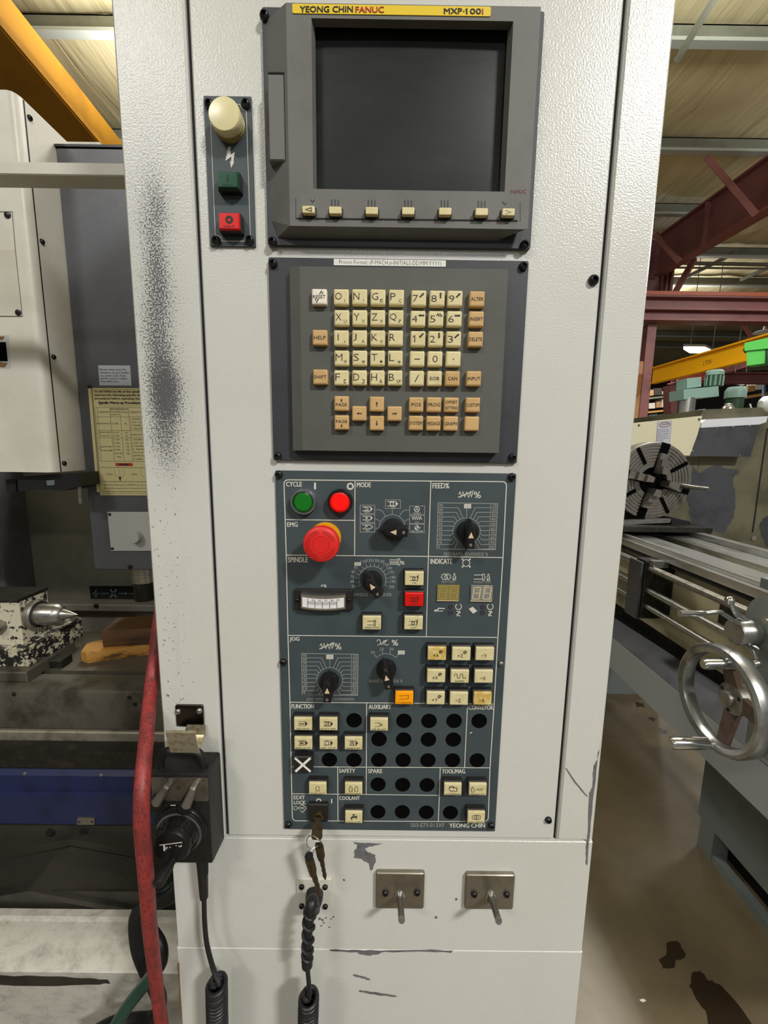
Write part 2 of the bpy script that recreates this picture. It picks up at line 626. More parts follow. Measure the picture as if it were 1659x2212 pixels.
def text3(mb, s, o, u, v, bold=0.0):
    """lettering filling the parallelogram o, o+u (along the line), o+v (upwards)"""
    vs, fs, _ = textmesh(s, min(bold, 0.0))
    o, u, v = Vector(o), Vector(u), Vector(v)
    e = v.length * bold * 1.6 if bold > 0 else 0
    un, vn = u.normalized() * e, v.normalized() * e * 0.6
    nn = u.cross(v).normalized() * 0.00007
    for i, (du, dv) in enumerate(((-1, -1), (1, -1), (-1, 1), (1, 1)) if e else ((0, 0),)):      # heavier strokes: the same glyphs overprinted
        b = len(mb.v)
        mb.v += [tuple(o + u * a + v * c + un * du + vn * dv + nn * i) for a, c in vs]
        mb.f += [tuple(b + i for i in f) for f in fs]


def text(mb, s, x0, y0, x1, y1, h, bold=0.0):
    """lettering whose ink fills the photograph box x0..x1, y0 (top)..y1 (bottom)"""
    o = pp(x0, y1, h)
    text3(mb, s, o, pp(x1, y1, h) - o, pp(x0, y0, h) - o, bold)


def jag(pts, amp, sub=4, seed=1):
    rnd = random.Random(seed)
    out = []
    for i in range(len(pts)):
        a, b = pts[i], pts[(i + 1) % len(pts)]
        for k in range(sub):
            t = k / sub
            out.append((a[0] + (b[0] - a[0]) * t + rnd.uniform(-amp, amp), a[1] + (b[1] - a[1]) * t + rnd.uniform(-amp, amp)))
    return out


def patch(parent, name, pts, mat, h=0.0003, amp=1.5, sub=5, seed=1, d=None):
    mb = MB()
    mb.poly([(pp(x, y, h) if d is None else at(x, y, d)) for x, y in jag(pts, amp, sub, seed)])
    return mb.build(name, mat, parent, smooth=0)


def sock_screw(mb, c, r, axis=(0, -1, 0), n=16):
    mb.lathe(c, axis, [(r, 0), (r, r * .35), (r * .8, r * .75), (r * .5, r * .9), (r * .42, r * .55), (r * .4, r * .3)], n)


SCREW = {}


def screw(parent, c, r, mat='screw', name='screw'):
    k = (round(r, 5), mat)
    if k not in SCREW:
        mb = MB()
        sock_screw(mb, (0, 0, 0), r)
        SCREW[k] = mb.build(name, mat, parent, loc=(0, 0, 0))
        put(SCREW[k], parent, c)
        return SCREW[k]
    return copy(SCREW[k], parent, c, name)

# ================================================================== control cabinet
xl = [pp(235, 0).x, pp(275, 540).x, pp(316, 1100).x, pp(348, 1500).x, pp(378, 1900).x]
XL = sum(xl) / 5
XR = sum(p.x for p in (pp(1463, 0), pp(1397, 700), pp(1337, 1250), pp(1283, 1750))) / 4
DL = (pp(405, 0).x + pp(429, 560).x + pp(487, 1808).x) / 3
DR = (pp(1353, 0).x + pp(1296, 700).x + pp(1199, 1810).x) / 3
ZF = (pp(385, 2056).z + pp(1255, 2048).z) / 2          # fold line under the hooks
ZD = (pp(487, 1808).z + pp(1201, 1814).z) / 2          # lower edge of the door
ZT = 2.35
G = 0.0022
cab = thing('control_cabinet', 'tall cream metal control cabinet with sooty left strip carrying screen, keypad and switch panels', 'cabinet', (0, 0.2, 0))
b = MB()
b.box((XL + .002, 0.012, 0.0005), (XR - .002, 0.34, ZT))
b.build('cabinet_body', 'paint', cab)
b = MB()
b.box((DL - .006, 0.006, ZD - .006), (DR + .006, 0.0119, ZT - .02))
b.box((XL + .003, .0105, ZF - .004), (XR - .003, .0119, ZF + .004))
b.build('door_gasket', 'seal', cab)
for nm, x0, x1, z0, z1 in (('left_strip', XL, DL - G, ZD, ZT), ('right_strip', DR + G, XR, ZD, ZT), ('bottom_strip', XL, XR, ZF + .0012, ZD - G), ('lower_panel', pp(386, 2100).x, XR + .001, 0.0005, ZF)):
    b = MB()
    b.box((x0, 0, z0), (x1, 0.0118, z1), 0.0022 if 'strip' in nm and 'bottom' not in nm else 0.0007)
    b.build(nm, 'paint', cab)
b = MB()
b.box((DL + G, 0, ZD + G * .6), (DR - G, 0.0058, ZT - .01), 0.002)
door = b.build('door_panel', 'paint', cab)
screw(cab, pp(1281, 606), .0056)
screw(cab, pp(1184, 1770), .0045)
# bare metal where the paint has come off
patch(cab, 'bare_patch', [(1297, 1605), (1290, 1640), (1282, 1655), (1279, 1700), (1272, 1716), (1270, 1790), (1265, 1830), (1266, 1868), (1268, 1868), (1279, 1755), (1291, 1640)], 'bare', amp=1.2, seed=3)
patch(cab, 'bare_patch', [(760, 1818), (827, 1823), (800, 1829), (788, 1833), (797, 1842), (810, 1846), (811, 1862), (806, 1878), (801, 1880), (797, 1866), (780, 1856), (765, 1852), (766, 1838), (772, 1826)], 'bare', amp=1.3, seed=5)
patch(cab, 'bare_patch', [(712, 2051), (740, 2052), (800, 2053), (900, 2052), (978, 2053), (975, 2058), (930, 2056), (830, 2057), (800, 2065), (782, 2063), (770, 2058), (715, 2056)], 'bare', amp=1.2, seed=8)
patch(cab, 'bare_patch', [(762, 2104), (775, 2107), (800, 2114), (799, 2118), (780, 2113), (764, 2109)], 'bare', amp=.8, seed=9)
patch(cab, 'bare_patch', [(775, 2139), (800, 2142), (858, 2151), (856, 2154), (815, 2150), (776, 2143)], 'bare', amp=.8, seed=10)
for i, (x, y, r) in enumerate(((696, 1987, 3), (704, 1983, 2.5), (715, 1985, 2), (690, 1985, 3), (700, 1993, 2), (694, 2000, 2), (711, 2003, 2), (720, 1981, 2), (986, 1943, 3), (942, 1982, 3), (743, 1901, 2.5))):
    patch(cab, 'bare_patch', arc(x, y, r, 0, 300, 5), 'bare', amp=.8, sub=1, seed=20 + i)
patch(cab, 'rust_mark', [(384, 2080), (387, 2080), (392, 2200), (389, 2200)], 'rust', amp=.9, seed=31)
patch(cab, 'scratch', [(1222, 1660), (1240, 1690), (1268, 1722), (1270, 1720), (1243, 1688), (1224, 1659)], 'bare', amp=.5, seed=32)

# ================================================================== monitor unit
mon = thing('monitor_unit', 'grey monitor with black screen, yellow label and beige soft keys at the cabinet top', 'monitor', pp(860, 540))
x0, x1, z0, z1 = pxrect(((567, 24), (1170, 34), (1141, 542), (582, 535)))
x1 = pp(1144, 520).x
b = MB()
slab(b, x0, x1, z0, z1, .002, ((0, .0003), (0, .004), (.0006, .0046)))
b.build('mounting_plate', 'bezel_plate', mon)
HF = 0.020
fx0, fx1, fz0, fz1 = pxrect(((616, 6), (1168, 14), (1141, 494), (628, 489)), HF)
bx0, bx1, bz1 = pp(577, 100, .0046).x, fx1 - .001, fz1 - .001
bz0 = pp(860, 517, .0046).z
ox0, ox1, oz0, oz1 = pxrect(((673, 38), (1109, 47), (1090, 414), (676, 408)), HF)      # outer edge of the screen recess
HS = 0.0098
sx0, sx1, sz1 = pp(681, 59, HS).x, pp(1096, 69, HS).x, pp(888, 62, HS).z
sz0 = oz0 + .004


def quad(x0, x1, z0, z1, h):
    return [P3(x0, z0, h), P3(x1, z0, h), P3(x1, z1, h), P3(x0, z1, h)]


b = MB()
cut = .02                                                # clipped lower right corner
base = [P3(bx0, bz0 + .016, .0046), P3(bx0 + .006, bz0, .0046), P3(bx1 - .026, bz0, .0046), P3(bx1, bz0 + .026, .0046), P3(bx1, bz1, .0046), P3(bx0, bz1 - .0, .0046)]
frnt = [P3(fx0, fz0, HF), P3(fx0 + .001, fz0, HF), P3(fx1 - .002, fz0, HF), P3(fx1, fz0 + .001, HF), P3(fx1, fz1, HF), P3(fx0, fz1, HF)]
b.loft([base, frnt], True, False)
o = [P3(ox0, oz0, HF), P3(ox1, oz0, HF), P3(ox1, oz1, HF), P3(ox0, oz1, HF)]
n = len(b.v)
b.v += [tuple(p) for p in frnt + o]
F = [n + i for i in range(6)]
O = [n + 6 + i for i in range(4)]
b.f += [(F[0], F[1], O[0]), (F[1], F[2], O[1], O[0]), (F[2], F[3], O[1]), (F[3], F[4], O[2], O[1]), (F[4], F[5], O[3], O[2]), (F[5], F[0], O[0], O[3])]
b.loft([o, quad(sx0, sx1, sz0, sz1, HS)], False, False)
b.build('bezel', 'bezel', mon, smooth=0)
b = MB()
N_ = 14
b.loft([[P3(sx0 - .001 + (sx1 - sx0 + .002) * i / N_, sz0 - .001 + (sz1 - sz0 + .002) * j / N_, HS - .0045 + .003 * (1 - (2 * i / N_ - 1) ** 2) * (1 - (2 * j / N_ - 1) ** 2)) for i in range(N_ + 1)] for j in range(N_ + 1)], False, False, closed=False)
b.build('screen', 'crt', mon)
# soft-key strip: a raised shelf with a dark groove under it
b = MB()
b.poly([pp(x, y, HF + .0002) for x, y in ((641, 470), (1116, 475), (1119, 477), (1118, 479), (640, 474))])
b.build('strip_groove', 'gap', mon, smooth=0)
b = MB()
rib(b, [(639, 473), (639, 428)], .0006, HF + .0003)
rib(b, [(1124, 479), (1124, 436)], .0006, HF + .0003)
for x, y in ((724, 437), (803, 438), (882, 438), (961, 439), (1041, 440)):
    for dx in (-7, 0, 7):
        rib(b, [(x + dx, y + 8), (x + dx, y - 7)], .0008, HF + .0006)
rib(b, [(671, 431), (676, 436), (680, 430)], .0008, HF + .0004)
rib(b, [(1086, 435), (1092, 442), (1095, 436)], .0008, HF + .0004)
b.build('moulded_line', 'bezel_plate', mon, smooth=0)


def blockkey(name, parent, c, wx, wz, h0, h1, mat, lip=.0007):
    """key block around point c (on its front plane)"""
    b = MB()
    slab(b, -wx / 2, wx / 2, -wz / 2, wz / 2, .0012, ((0, h0), (0, h1 - lip * 1.6), (lip * .5, h1 - lip * .5), (lip * 1.6, h1)))
    b.v = [(x + c.x, y, z + c.z) for x, y, z in b.v]
    return b.build(name, mat, parent, loc=(c.x, -h0, c.z), smooth=15)


sk = None
for i, (x, y) in enumerate(((666, 452), (724, 453.5), (803, 454.5), (882, 455), (962, 456), (1041, 457), (1099, 457.5))):
    c = pp(x, y, HF + .006)
    if sk is None:
        wx = pp(679.5, 452, HF + .006).x - pp(652.5, 452, HF + .006).x
        wz = pp(666, 444, HF + .006).z - pp(666, 460, HF + .006).z
        sk = blockkey('soft_key', mon, c, wx, wz, HF + .0003, HF + .006, 'key_cream', .0004)
        k = sk
        b = MB()
        slab(b, c.x - wx / 2 - .001, c.x + wx / 2 + .001, c.z - wz / 2 - .0008, c.z + wz / 2 + .0008, .001, ((0, HF + .0001), (0, HF + .0009)))
        k0 = b.build('key_well', 'gap', k)
        dk = WLOC[k0.name] - WLOC[k.name]
    else:
        k = copy(sk, mon, (c.x, -HF - .0003, c.z), 'soft_key')
        copy(k0, k, WLOC[k.name] + dk, 'key_well')
    if i in (0, 6):
        b = MB()
        s = -1 if i == 0 else 1
        rib(b, [(x - s * 7, y - 4), (x + s * 6, y), (x - s * 7, y + 4)] + ([(x - s * 7, y - 4)] if i == 0 else []), .0006, HF + .0064)
        b.build('arrow_print', 'print_dim' if i == 6 else 'print_black', k, smooth=0)
# memory-card cover on the left flank
b = MB()
HC = .018
cx0, cx1, cz0, cz1 = pxrect(((577, 159), (613, 158), (616, 344), (581, 349)), HC)
b.box((cx0, -HC, cz0), (cx1, -.0048, cz1), .0012)
b.build('card_cover', 'bezel', mon)
b = MB()
b.box((cx0 - .0015, -HC + .004, (cz0 + cz1) / 2 - .012), (cx0 + .001, -HC + .009, (cz0 + cz1) / 2 + .012), .001)
b.build('cover_latch', 'screw', mon)
b = MB()
b.box((cx1, -HC + .0002, cz0 - .001), (cx1 + .0018, -.006, cz1 + .001))
b.box((cx0 + .001, -HC + .0002, cz1), (cx1 + .0018, -.006, cz1 + .0014))
b.build('cover_gap', 'gap', mon)
for x, y in ((1133, 530), (589, 523), (572, 36)):
    screw(mon, pp(x, y, .0047), .0048)
# label
lab = MB()
lx0, lx1, lz0, lz1 = pxrect(((631, 9), (1060, 14.5), (1060, 35), (632, 30)), HF + .0003)
slab(lab, lx0, lx1, lz0, lz1, .0012, ((0, HF + .0002), (0, HF + .0006)))
lo_ = lab.build('name_label', 'yellow_label', mon, smooth=0)
hL = HF + .0008
b = MB()
text(b, 'YEONG CHIN', 648, 13.5, 762, 26.5, hL, .025)
b.build('maker_lettering', 'print_black', lo_, smooth=0)
b = MB()
text(b, 'MXP', 959, 18, 998, 30, hL, .025)
text(b, '100', 1007, 18.5, 1039, 30.5, hL, .025)
rib(b, [(1005.5, 22), (1008, 19.5)], .0012, hL)
b.poly([pp(x, y, hL) for x, y in arc(1002, 24.5, 1.7, 0, 330, 10)])
b.build('label_lettering', 'print_black', lo_, smooth=0)
b = MB()
text(b, 'FANUC', 768, 14.5, 829, 27.5, hL, .025)
b.build('maker_lettering', 'print_red', lo_, smooth=0)
b = MB()
text(b, 'I', 1041.5, 19, 1043.5, 31, hL, .02)
b.build('label_lettering', 'print_red', lo_, smooth=0)
b = MB()
text(b, 'FANUC', 1104, 409, 1136, 417, HF + .0004)
b.build('maker_print', 'print_maroon', mon, smooth=0)

# ================================================================== keypad unit
kp = thing('keypad_unit', 'dark grey keypad with cream and tan square keys under the monitor', 'keypad', pp(860, 998))
x0, x1, z0, z1 = pxrect(((581, 558), (1140, 568), (1114, 999), (593, 996)))
b = MB()
slab(b, x0, x1, z0, z1, .002, ((0, .0003), (0, .0035), (.0005, .004)))
b.build('mounting_plate', 'bezel_plate', kp)
HK = .016
q = [pp(646, 576, HK), pp(1099, 579, HK), pp(1078, 978, HK), pp(655, 975, HK)]
rx0, rx1, rz0, rz1 = (q[0].x + q[3].x) / 2, (q[1].x + q[2].x) / 2, (q[2].z + q[3].z) / 2, (q[0].z + q[1].z) / 2
lx = (pp(625, 574, .011).x + pp(634, 976, .011).x) / 2
b = MB()
b.loft([[P3(lx, rz0, .004), P3(rx1, rz0, .004), P3(rx1, rz1, .004), P3(lx, rz1, .004)],
        [P3(lx, rz0, .0115), P3(rx1, rz0, HK - .0006), P3(rx1, rz1, HK - .0006), P3(lx, rz1, .0115)],
        [P3(rx0, rz0 + .0005, HK), P3(rx1 - .0005, rz0 + .0005, HK), P3(rx1 - .0005, rz1 - .0005, HK), P3(rx0, rz1 - .0005, HK)]])
b.build('key_housing', 'keypad', kp, smooth=0)
for x, y in ((590, 570), (1130, 576), (600, 985), (1107, 988)):
    screw(kp, pp(x, y, .0041), .0047)
HT = HK + .0065
KW = pp(753.3, 641, HT).x - pp(720.6, 641, HT).x
KH = pp(737, 624.5, HT).z - pp(737, 659.0, HT).z
KEYS = [
    (737, 641, 'c', 'O', '('), (776.7, 641, 'c', 'N', ')'), (816.5, 641.5, 'c', 'G', 'E'), (856.5, 642, 'c', 'P', 'C'),
    (738, 686, 'c', 'X', 'U'), (777, 686, 'c', 'Y', 'V'), (816, 686, 'c', 'Z', 'W'), (855.5, 686, 'c', 'Q', '?'),
    (737, 729.6, 'c', 'I', ','), (776.5, 729.6, 'c', 'J', 'A'), (816, 729.8, 'c', 'K', '@'), (854.6, 730, 'c', 'R', ''),
    (738, 773.2, 'c', 'M', '#'), (777, 773.2, 'c', 'S', '='), (815.5, 773.3, 'c', 'T', '*'), (854, 773.5, 'c', 'L', '+'),
    (737.5, 815.8, 'c', 'F', '['), (776.5, 815.8, 'c', 'D', ']'), (815, 816, 'c', 'H', '&'), (853.5, 816.2, 'c', 'B', 'SP'),
    (904.7, 643.6, 'c', '7', 'a45'), (944.8, 644, 'c', '8', 'a90'), (983.2, 644.2, 'c', '9', 'a45'),
    (903, 687.7, 'c', '4', 'a180'), (942.2, 688, 'c', '5', 'zz'), (981.8, 688.2, 'c', '6', 'a0'),
    (903, 731.3, 'c', '1', 'a225'), (941.5, 731.5, 'c', '2', 'a270'), (980.3, 731.8, 'c', '3', 'a40'),
    (901.3, 774.6, 'c', '-', None), (940, 774.8, 'c', '0', None), (979.6, 775, 'c', '.', None),
    (900.2, 817, 'c', '/', None), (938.8, 817.2, 'c', 'EOB', 1), (977.7, 817.4, 't', 'CAN', 1), (1023.8, 817.5, 't', 'INPUT', 1),
    (1031, 645.3, 't', 'ALTER', 1), (1029.3, 688.6, 't', 'INSERT', 1), (1027.7, 732.4, 't', 'DELETE', 1),
    (689.5, 640.5, 'w', 'RESET', 1), (690.7, 728.8, 't', 'HELP', 1), (691.8, 814, 't', 'SHIFT', 1),
    (737.6, 871.4, 't', 'PAGE', 'up'), (738, 912.6, 't', 'PAGE', 'dn'), (776, 893, 't', '', 'a180'), (814, 872.6, 't', '', 'a90'), (814, 914, 't', '', 'a270'), (852.3, 893.4, 't', '', 'a0'),
    (899.2, 873.8, 't', 'POS', 1), (937.6, 874, 't', 'PROG', 1), (975.5, 874.3, 't', 'OFFSET|SETTING', 1), (1021.8, 874.5, 't', 'CUSTOM', 1),
    (898.4, 913.8, 't', 'SYSTEM', 1), (936.6, 914.5, 't', 'MESSAGE', 1), (974, 914.8, 't', 'GRAPH', 1), (1019.5, 915.2, 't', '', None)]
kmesh = {}


def arrowpts(x, y, L, W, hd, ang):
    c, s = math.cos(math.radians(ang)), math.sin(math.radians(ang))
    loc = [(-L / 2, W / 2), (L / 2 - hd, W / 2), (L / 2 - hd, hd * .62), (L / 2, 0), (L / 2 - hd, -hd * .62), (L / 2 - hd, -W / 2), (-L / 2, -W / 2)]
    return [(x + a * c - b_ * s, y - a * s - b_ * c) for a, b_ in loc]


for x, y, kind, a, sub in KEYS:
    c = pp(x, y, HT)
    if kind not in kmesh:
        k = blockkey('key', kp, c, KW, KH, HK + .0002, HT, {'c': 'key_cream', 't': 'key_tan', 'w': 'key_white'}[kind], .0011)
        kmesh[kind] = k
    else:
        k = copy(kmesh[kind], kp, (c.x, -HK - .0002, c.z), 'key')
    b = MB()
    h = HT + .0003
    if a and kind == 'c' and sub != 1:
        if sub is None:
            if a == '-':
                rib(b, [(x - 6, y + 1), (x + 6, y + 1)], .0008, h)
            elif a == '.':
                b.poly([pp(p, r, h) for p, r in arc(x, y + 1, 1.4, 0, 330, 8)])
            elif a == '/':
                rib(b, [(x - 4, y + 8), (x + 4, y - 7)], .0009, h)
            else:
                text(b, a, x - 5.5, y - 7, x + 5.5, y + 7.5, h, -.012)
        elif a == '1':
            rib(b, [(x - 10.5, y - 3.5), (x - 7, y - 6.5), (x - 7, y + 8)], .0009, h)
        elif a.isdigit():
            text(b, a, x - (11 if a == '1' else 13), y - 6.5, x - (5 if a == '1' else 1.5), y + 8, h, -.012)
        else:
            if a == 'I':
                rib(b, [(x - 6.5, y - 8.5), (x - 6.5, y + 5.5)], .0009, h)
            else:
                text(b, a, x - 13, y - 9, x - 13 + {'J': 6.5, 'F': 10, 'L': 10.5, 'M': 14.5, 'O': 14, 'G': 13.5, 'Q': 14, 'B': 11, 'E': 10, 'P': 11, 'R': 11.5, 'S': 11.5}.get(a, 12.5), y + (7 if a == 'Q' else 6), h, -.012)
        if sub == 'zz':
            rib(b, [(x + 1, y - 6), (x + 3.5, y - 11), (x + 6, y - 5), (x + 8.5, y - 11), (x + 11, y - 4), (x + 13, y - 8)], .0008, h)
        elif sub and sub[0] == 'a':
            b.poly([pp(p, r, h) for p, r in arrowpts(x + 7, y - 6.5, 13, 3.2, 4.5, int(sub[1:]))])
        elif sub == ',':
            rib(b, [(x + 8.5, y + 7), (x + 7, y + 10)], .0008, h)
        elif sub == '=':
            rib(b, [(x + 5, y + 6.5), (x + 11, y + 6.5)], .0006, h)
            rib(b, [(x + 5, y + 9.5), (x + 11, y + 9.5)], .0006, h)
        elif sub == '+':
            rib(b, [(x + 4.5, y + 8), (x + 12, y + 8)], .0006, h)
            rib(b, [(x + 8.2, y + 4.5), (x + 8.2, y + 11.5)], .0006, h)
        elif sub in ('[', ']'):
            s = 1 if sub == '[' else -1
            rib(b, [(x + 8 + 2 * s, y + 4.5), (x + 8 - 2 * s, y + 4.5), (x + 8 - 2 * s, y + 11), (x + 8 + 2 * s, y + 11)], .0006, h)
        elif sub == '*':
            for t in (0, 60, 120):
                dx, dy = 3.2 * math.cos(math.radians(t)), 3.2 * math.sin(math.radians(t))
                rib(b, [(x + 8 - dx, y + 7.5 - dy), (x + 8 + dx, y + 7.5 + dy)], .0006, h)
        elif sub:
            wd = 2.5 if sub in '()' else (9.5 if sub == 'SP' else 6.5)
            text(b, sub, x + 8 - wd / 2, y + 4, x + 8 + wd / 2, y + 11, h, -.012)
    elif a == 'PAGE':
        dy = 2 if sub == 'up' else -3
        text(b, 'PAGE', x - 12, y + dy - 2.5, x + 12, y + dy + 4, h)
        b.poly([pp(p, r, h) for p, r in arrowpts(x, y + (-6.5 if sub == 'up' else 7), 7.5, 1.6, 4, 90 if sub == 'up' else 270)])
    elif '|' in a:
        p, r = a.split('|')
        text(b, p, x - 12.5, y - 9, x + 12.5, y - 2.5, h)
        text(b, r, x - 13.5, y + 3.5, x + 13.5, y + 10, h)
    elif a:
        wd = {3: 10, 4: 13, 5: 13.5}.get(len(a), 14)
        text(b, a, x - wd, y - 3.5, x + wd, y + 4, h)
        if a == 'RESET':
            for dx, dy in ((2, -9), (6, -8), (-5, 9), (-9, 7)):
                L = 4 if dx in (2, -5) else 2
                rib(b, [(x + dx - L * .6 + 1, y + dy + L), (x + dx + L * .6 + 1, y + dy - L)], .0009, h)
    elif sub and str(sub)[0] == 'a':
        b.poly([pp(p, r, h) for p, r in arrowpts(x, y, 11, 1.8, 4.5, int(sub[1:]))])
    if b.v:
        b.build('legend', 'print_black', k, smooth=0)
# paper tape along the top edge
b = MB()
tx0, tx1, tz0, tz1 = pxrect(((721, 558.5), (963, 563), (963, 576), (721, 573)), .0045)
slab(b, tx0, tx1, tz0, tz1, .0003, ((0, .0041), (0, .0045)))
tp = b.build('paper_tape', 'paper', None, smooth=0)
tag(tp, 'white printed tape strip stuck along the upper edge of the keypad', 'label')
b = MB()
o_, e_, u_ = pp(733, 572.3, .0048), pp(953, 576, .0048), pp(733, 560.8, .0048)
text3(b, 'Proven Format: (P-MACH.#-INITIALS-DD/MM/YYYY)', o_, Vector((e_.x - o_.x, 0, e_.z - o_.z)), Vector((0, 0, u_.z - o_.z)), -.02)
b.build('tape_lettering', 'print_black', tp, smooth=0)

# ================================================================== power button strip
ps = thing('power_button_panel', 'narrow slate panel with cream lamp, green button and red button left of the monitor', 'switch panel', pp(505, 534))
x0, x1, z0, z1 = pxrect(((441, 211), (544, 211.5), (553.5, 535), (456, 534)))
b = MB()
slab(b, x0, x1, z0, z1, .0008, ((0, .0003), (0, .002), (.0003, .0024)))
b.build('plate', 'panel_slate', ps)
for x, y in ((452.6, 226.6), (532, 226), (467, 520.5), (540.5, 519.7)):
    screw(ps, pp(x, y, .0025), .0048)
b = MB()
rib(b, [(508, 225.5), (518, 225.5)] + arc(532, 226, 13, 190, 265, 6) + [(532, 240), (541, 510)] + arc(541, 520, 12, 80, 170, 6) + [(529, 521), (478, 521)] + arc(467, 520.5, 12, 5, 80, 6) + [(465, 507), (454, 240)], .0006, .0027)
b.build('border_line', 'print_white', ps, smooth=0)
b = MB()
b.poly([pp(420 + x * .1628, 190 + y * .1628, .0028) for x, y in ((445, 780), (487, 780), (476, 885), (535, 850), (517, 975), (530, 978), (487, 1066), (472, 975), (486, 970), (492, 912), (412, 968))])
b.build('lightning_mark', 'print_white', ps, smooth=0)
c = pp(496.5, 272.5, .0026)
b = MB()
r0 = .0158
b.lathe(c, (0, -1, 0), [(r0, 0), (r0, .003), (r0 * .93, .0035), (r0 * .93, .0045), (r0, .005), (r0, .0065), (r0 * .93, .007)], 40)
lr = b.build('lamp_ring', 'lamp_rim', ps)
b = MB()
b.lathe(c, (0, -1, 0), [(r0 * .97, .007), (r0 * 1.0, .0125), (r0 * .985, .0152), (r0 * .93, .0162), (r0 * .6, .0168), (r0 * .2, .0171)], 40)
lens = b.build('lamp_lens', 'lamp_cream', lr)


def power_button(x, y, mat, txt):
    h = .0145
    c = pp(x, y, h)
    w = pp(x + 22.3, y, h).x - pp(x - 22.3, y, h).x
    t = pp(x, y - 18, h).z - pp(x, y + 18, h).z
    b = MB()
    slab(b, c.x - w / 2 - .0012, c.x + w / 2 + .0012, c.z - t / 2 - .001, c.z + t / 2 + .001, .0006, ((0, .0026), (0, h - .004), (.0008, h - .003)))
    o = b.build('push_button', 'button_black', ps)
    b = MB()
    slab(b, c.x - w / 2, c.x + w / 2, c.z - t / 2, c.z + t / 2, .0008, ((0, h - .003), (0, h - .001), (.0008, h)))
    b.build('button_lens', mat, o, smooth=15)
    b = MB()
    if txt == 'I':
        rib(b, [(x - .5, y - 11), (x - .5, y + 4)], .0016, h + .0003)
        text(b, 'POWER ON', x - 11, y + 10, x + 11, y + 14, h + .0003)
    else:
        rib(b, arc(x + .5, y - 3, 6, 0, 342, 19), .0022, h + .0003, True)
        text(b, 'POWER OFF', x - 12, y + 9.5, x + 12, y + 14, h + .0003)
    b.build('legend', 'print_black', o, smooth=0)


power_button(491.5, 387, 'cap_green', 'I')
power_button(494.5, 477, 'cap_red', 'O')

# ================================================================== operator panel
op = thing('operator_panel', 'large slate-blue operator panel with red mushroom button, dials and push buttons below the keypad', 'switch panel', pp(850, 1790))
HP = .003
x0, x1, z0, z1 = pxrect(((595, 1017), (1113, 1021.5), (1069, 1790), (615.5, 1789)))
b = MB()
slab(b, x0, x1, z0, z1, .0015, ((0, .0003), (0, HP - .0005), (.0005, HP)))
b.build('panel_plate', 'panel_slate', op)
for x, y, m_ in ((602.5, 1025, 'screw'), (1105.5, 1030, 'screw'), (623.6, 1780, 'screw'), (1061, 1782, 'screw'), (612, 1429.5, 'screw'), (1082, 1433, 'steel_dull')):
    screw(op, pp(x, y, HP), .0046 if m_ == 'screw' else .0032, m_)
PH = HP + .0003
b = MB()
LW = .0011
rib(b, arc(622, 1045, 8.5, 180, 90, 5) + arc(1085.5, 1049, 8.5, 90, 0, 5) + [(1086.5, 1204), (1075.5, 1377), (1067.5, 1520), (1058.5, 1659), (1055, 1762)] + arc(1047, 1766, 8, -20, -90, 4) + [(950, 1774.5), (790, 1773.5)] + arc(640, 1764.5, 8.5, -90, -180, 5) + [(629, 1660), (626.3, 1518), (622, 1372.5), (618.3, 1199), (616, 1122)], LW, PH, True)
for pl in (((616.5, 1122.5), (766, 1124)), ((766.8, 1037.5), (766, 1200)), ((930.8, 1039.5), (925.2, 1203), (920.8, 1374.5)), ((618.3, 1199), (925, 1202), (1086, 1204.5)), ((622, 1372.6), (1075.5, 1377)),
           ((626.5, 1517), (900, 1519), (1067.5, 1521)), ((792, 1518.5), (791, 1715.5)), ((629.2, 1656), (791, 1657.2), (1059, 1658.7)), ((729.3, 1657), (730, 1773)), ((631, 1714.5), (860, 1717), (948.5, 1718)),
           ((951, 1658.5), (947, 1774)), ((1010, 1520.5), (1003.5, 1658))):
    rib(b, pl, LW * .9, PH)
b.build('border_line', 'print_white', op, smooth=0)
b = MB()
for s_, xa, ya, xb, yb in (('CYCLE', 618, 1040.5, 652, 1051), ('MODE', 771, 1042, 801, 1052.5), ('FEED%', 934.5, 1043.5, 970, 1055), ('EMG', 620.5, 1128, 643, 1138), ('SPINDLE', 622.5, 1203.5, 665, 1214.5),
                           ('INDICATE', 930, 1207, 976.5, 1218), ('JOG', 626, 1376, 646.5, 1386.5), ('FUNCTION', 630, 1521, 678, 1530.5), ('AUXILIARY', 796.5, 1522, 845, 1531.5), ('CONVEYOR', 1012.5, 1523.5, 1065, 1533),
                           ('SAFETY', 732.5, 1660.5, 767, 1669), ('SPARE', 795, 1661, 825.5, 1670), ('TOOL/MAG.', 955, 1661.5, 1006, 1670.5), ('EDIT', 634.5, 1718.5, 659, 1726.5), ('LOCK', 635, 1729.5, 660, 1737.5),
                           ('COOLANT', 733, 1720, 777, 1728), ('YEONG CHIN', 970.5, 1778.5, 1047.5, 1787.5)):
    b = MB()
    text(b, s_, xa, ya, xb, yb, PH, .022)
    b.build('section_lettering', 'print_white', op, smooth=0)
b = MB()
rib(b, [(680.5, 1042.5), (680.5, 1057)], .0022, PH)
b.build('start_mark', 'print_white', op, smooth=0)
b = MB()
rib(b, arc(756.7, 1050.5, 6, 0, 342, 19), .0018, PH, True)
b.build('stop_mark', 'print_white', op, smooth=0)
b = MB()
rib(b, arc(688.5, 1730.5, 4.6, 0, 342, 19), .0016, PH, True)
b.build('stop_mark', 'print_white', op, smooth=0)
b = MB()
rib(b, [(716.5, 1725.5), (716.5, 1735.5)], .0015, PH)
b.build('start_mark', 'print_white', op, smooth=0)
b = MB()
text(b, '503-E73-013XF', 887, 1778, 960, 1786.5, PH)
b.build('caption_lettering', 'print_dim', op, smooth=0)
b = MB()
text(b, 'FEEDRATE  OVERRIDE %', 959, 1193.5, 1054, 1201, PH)
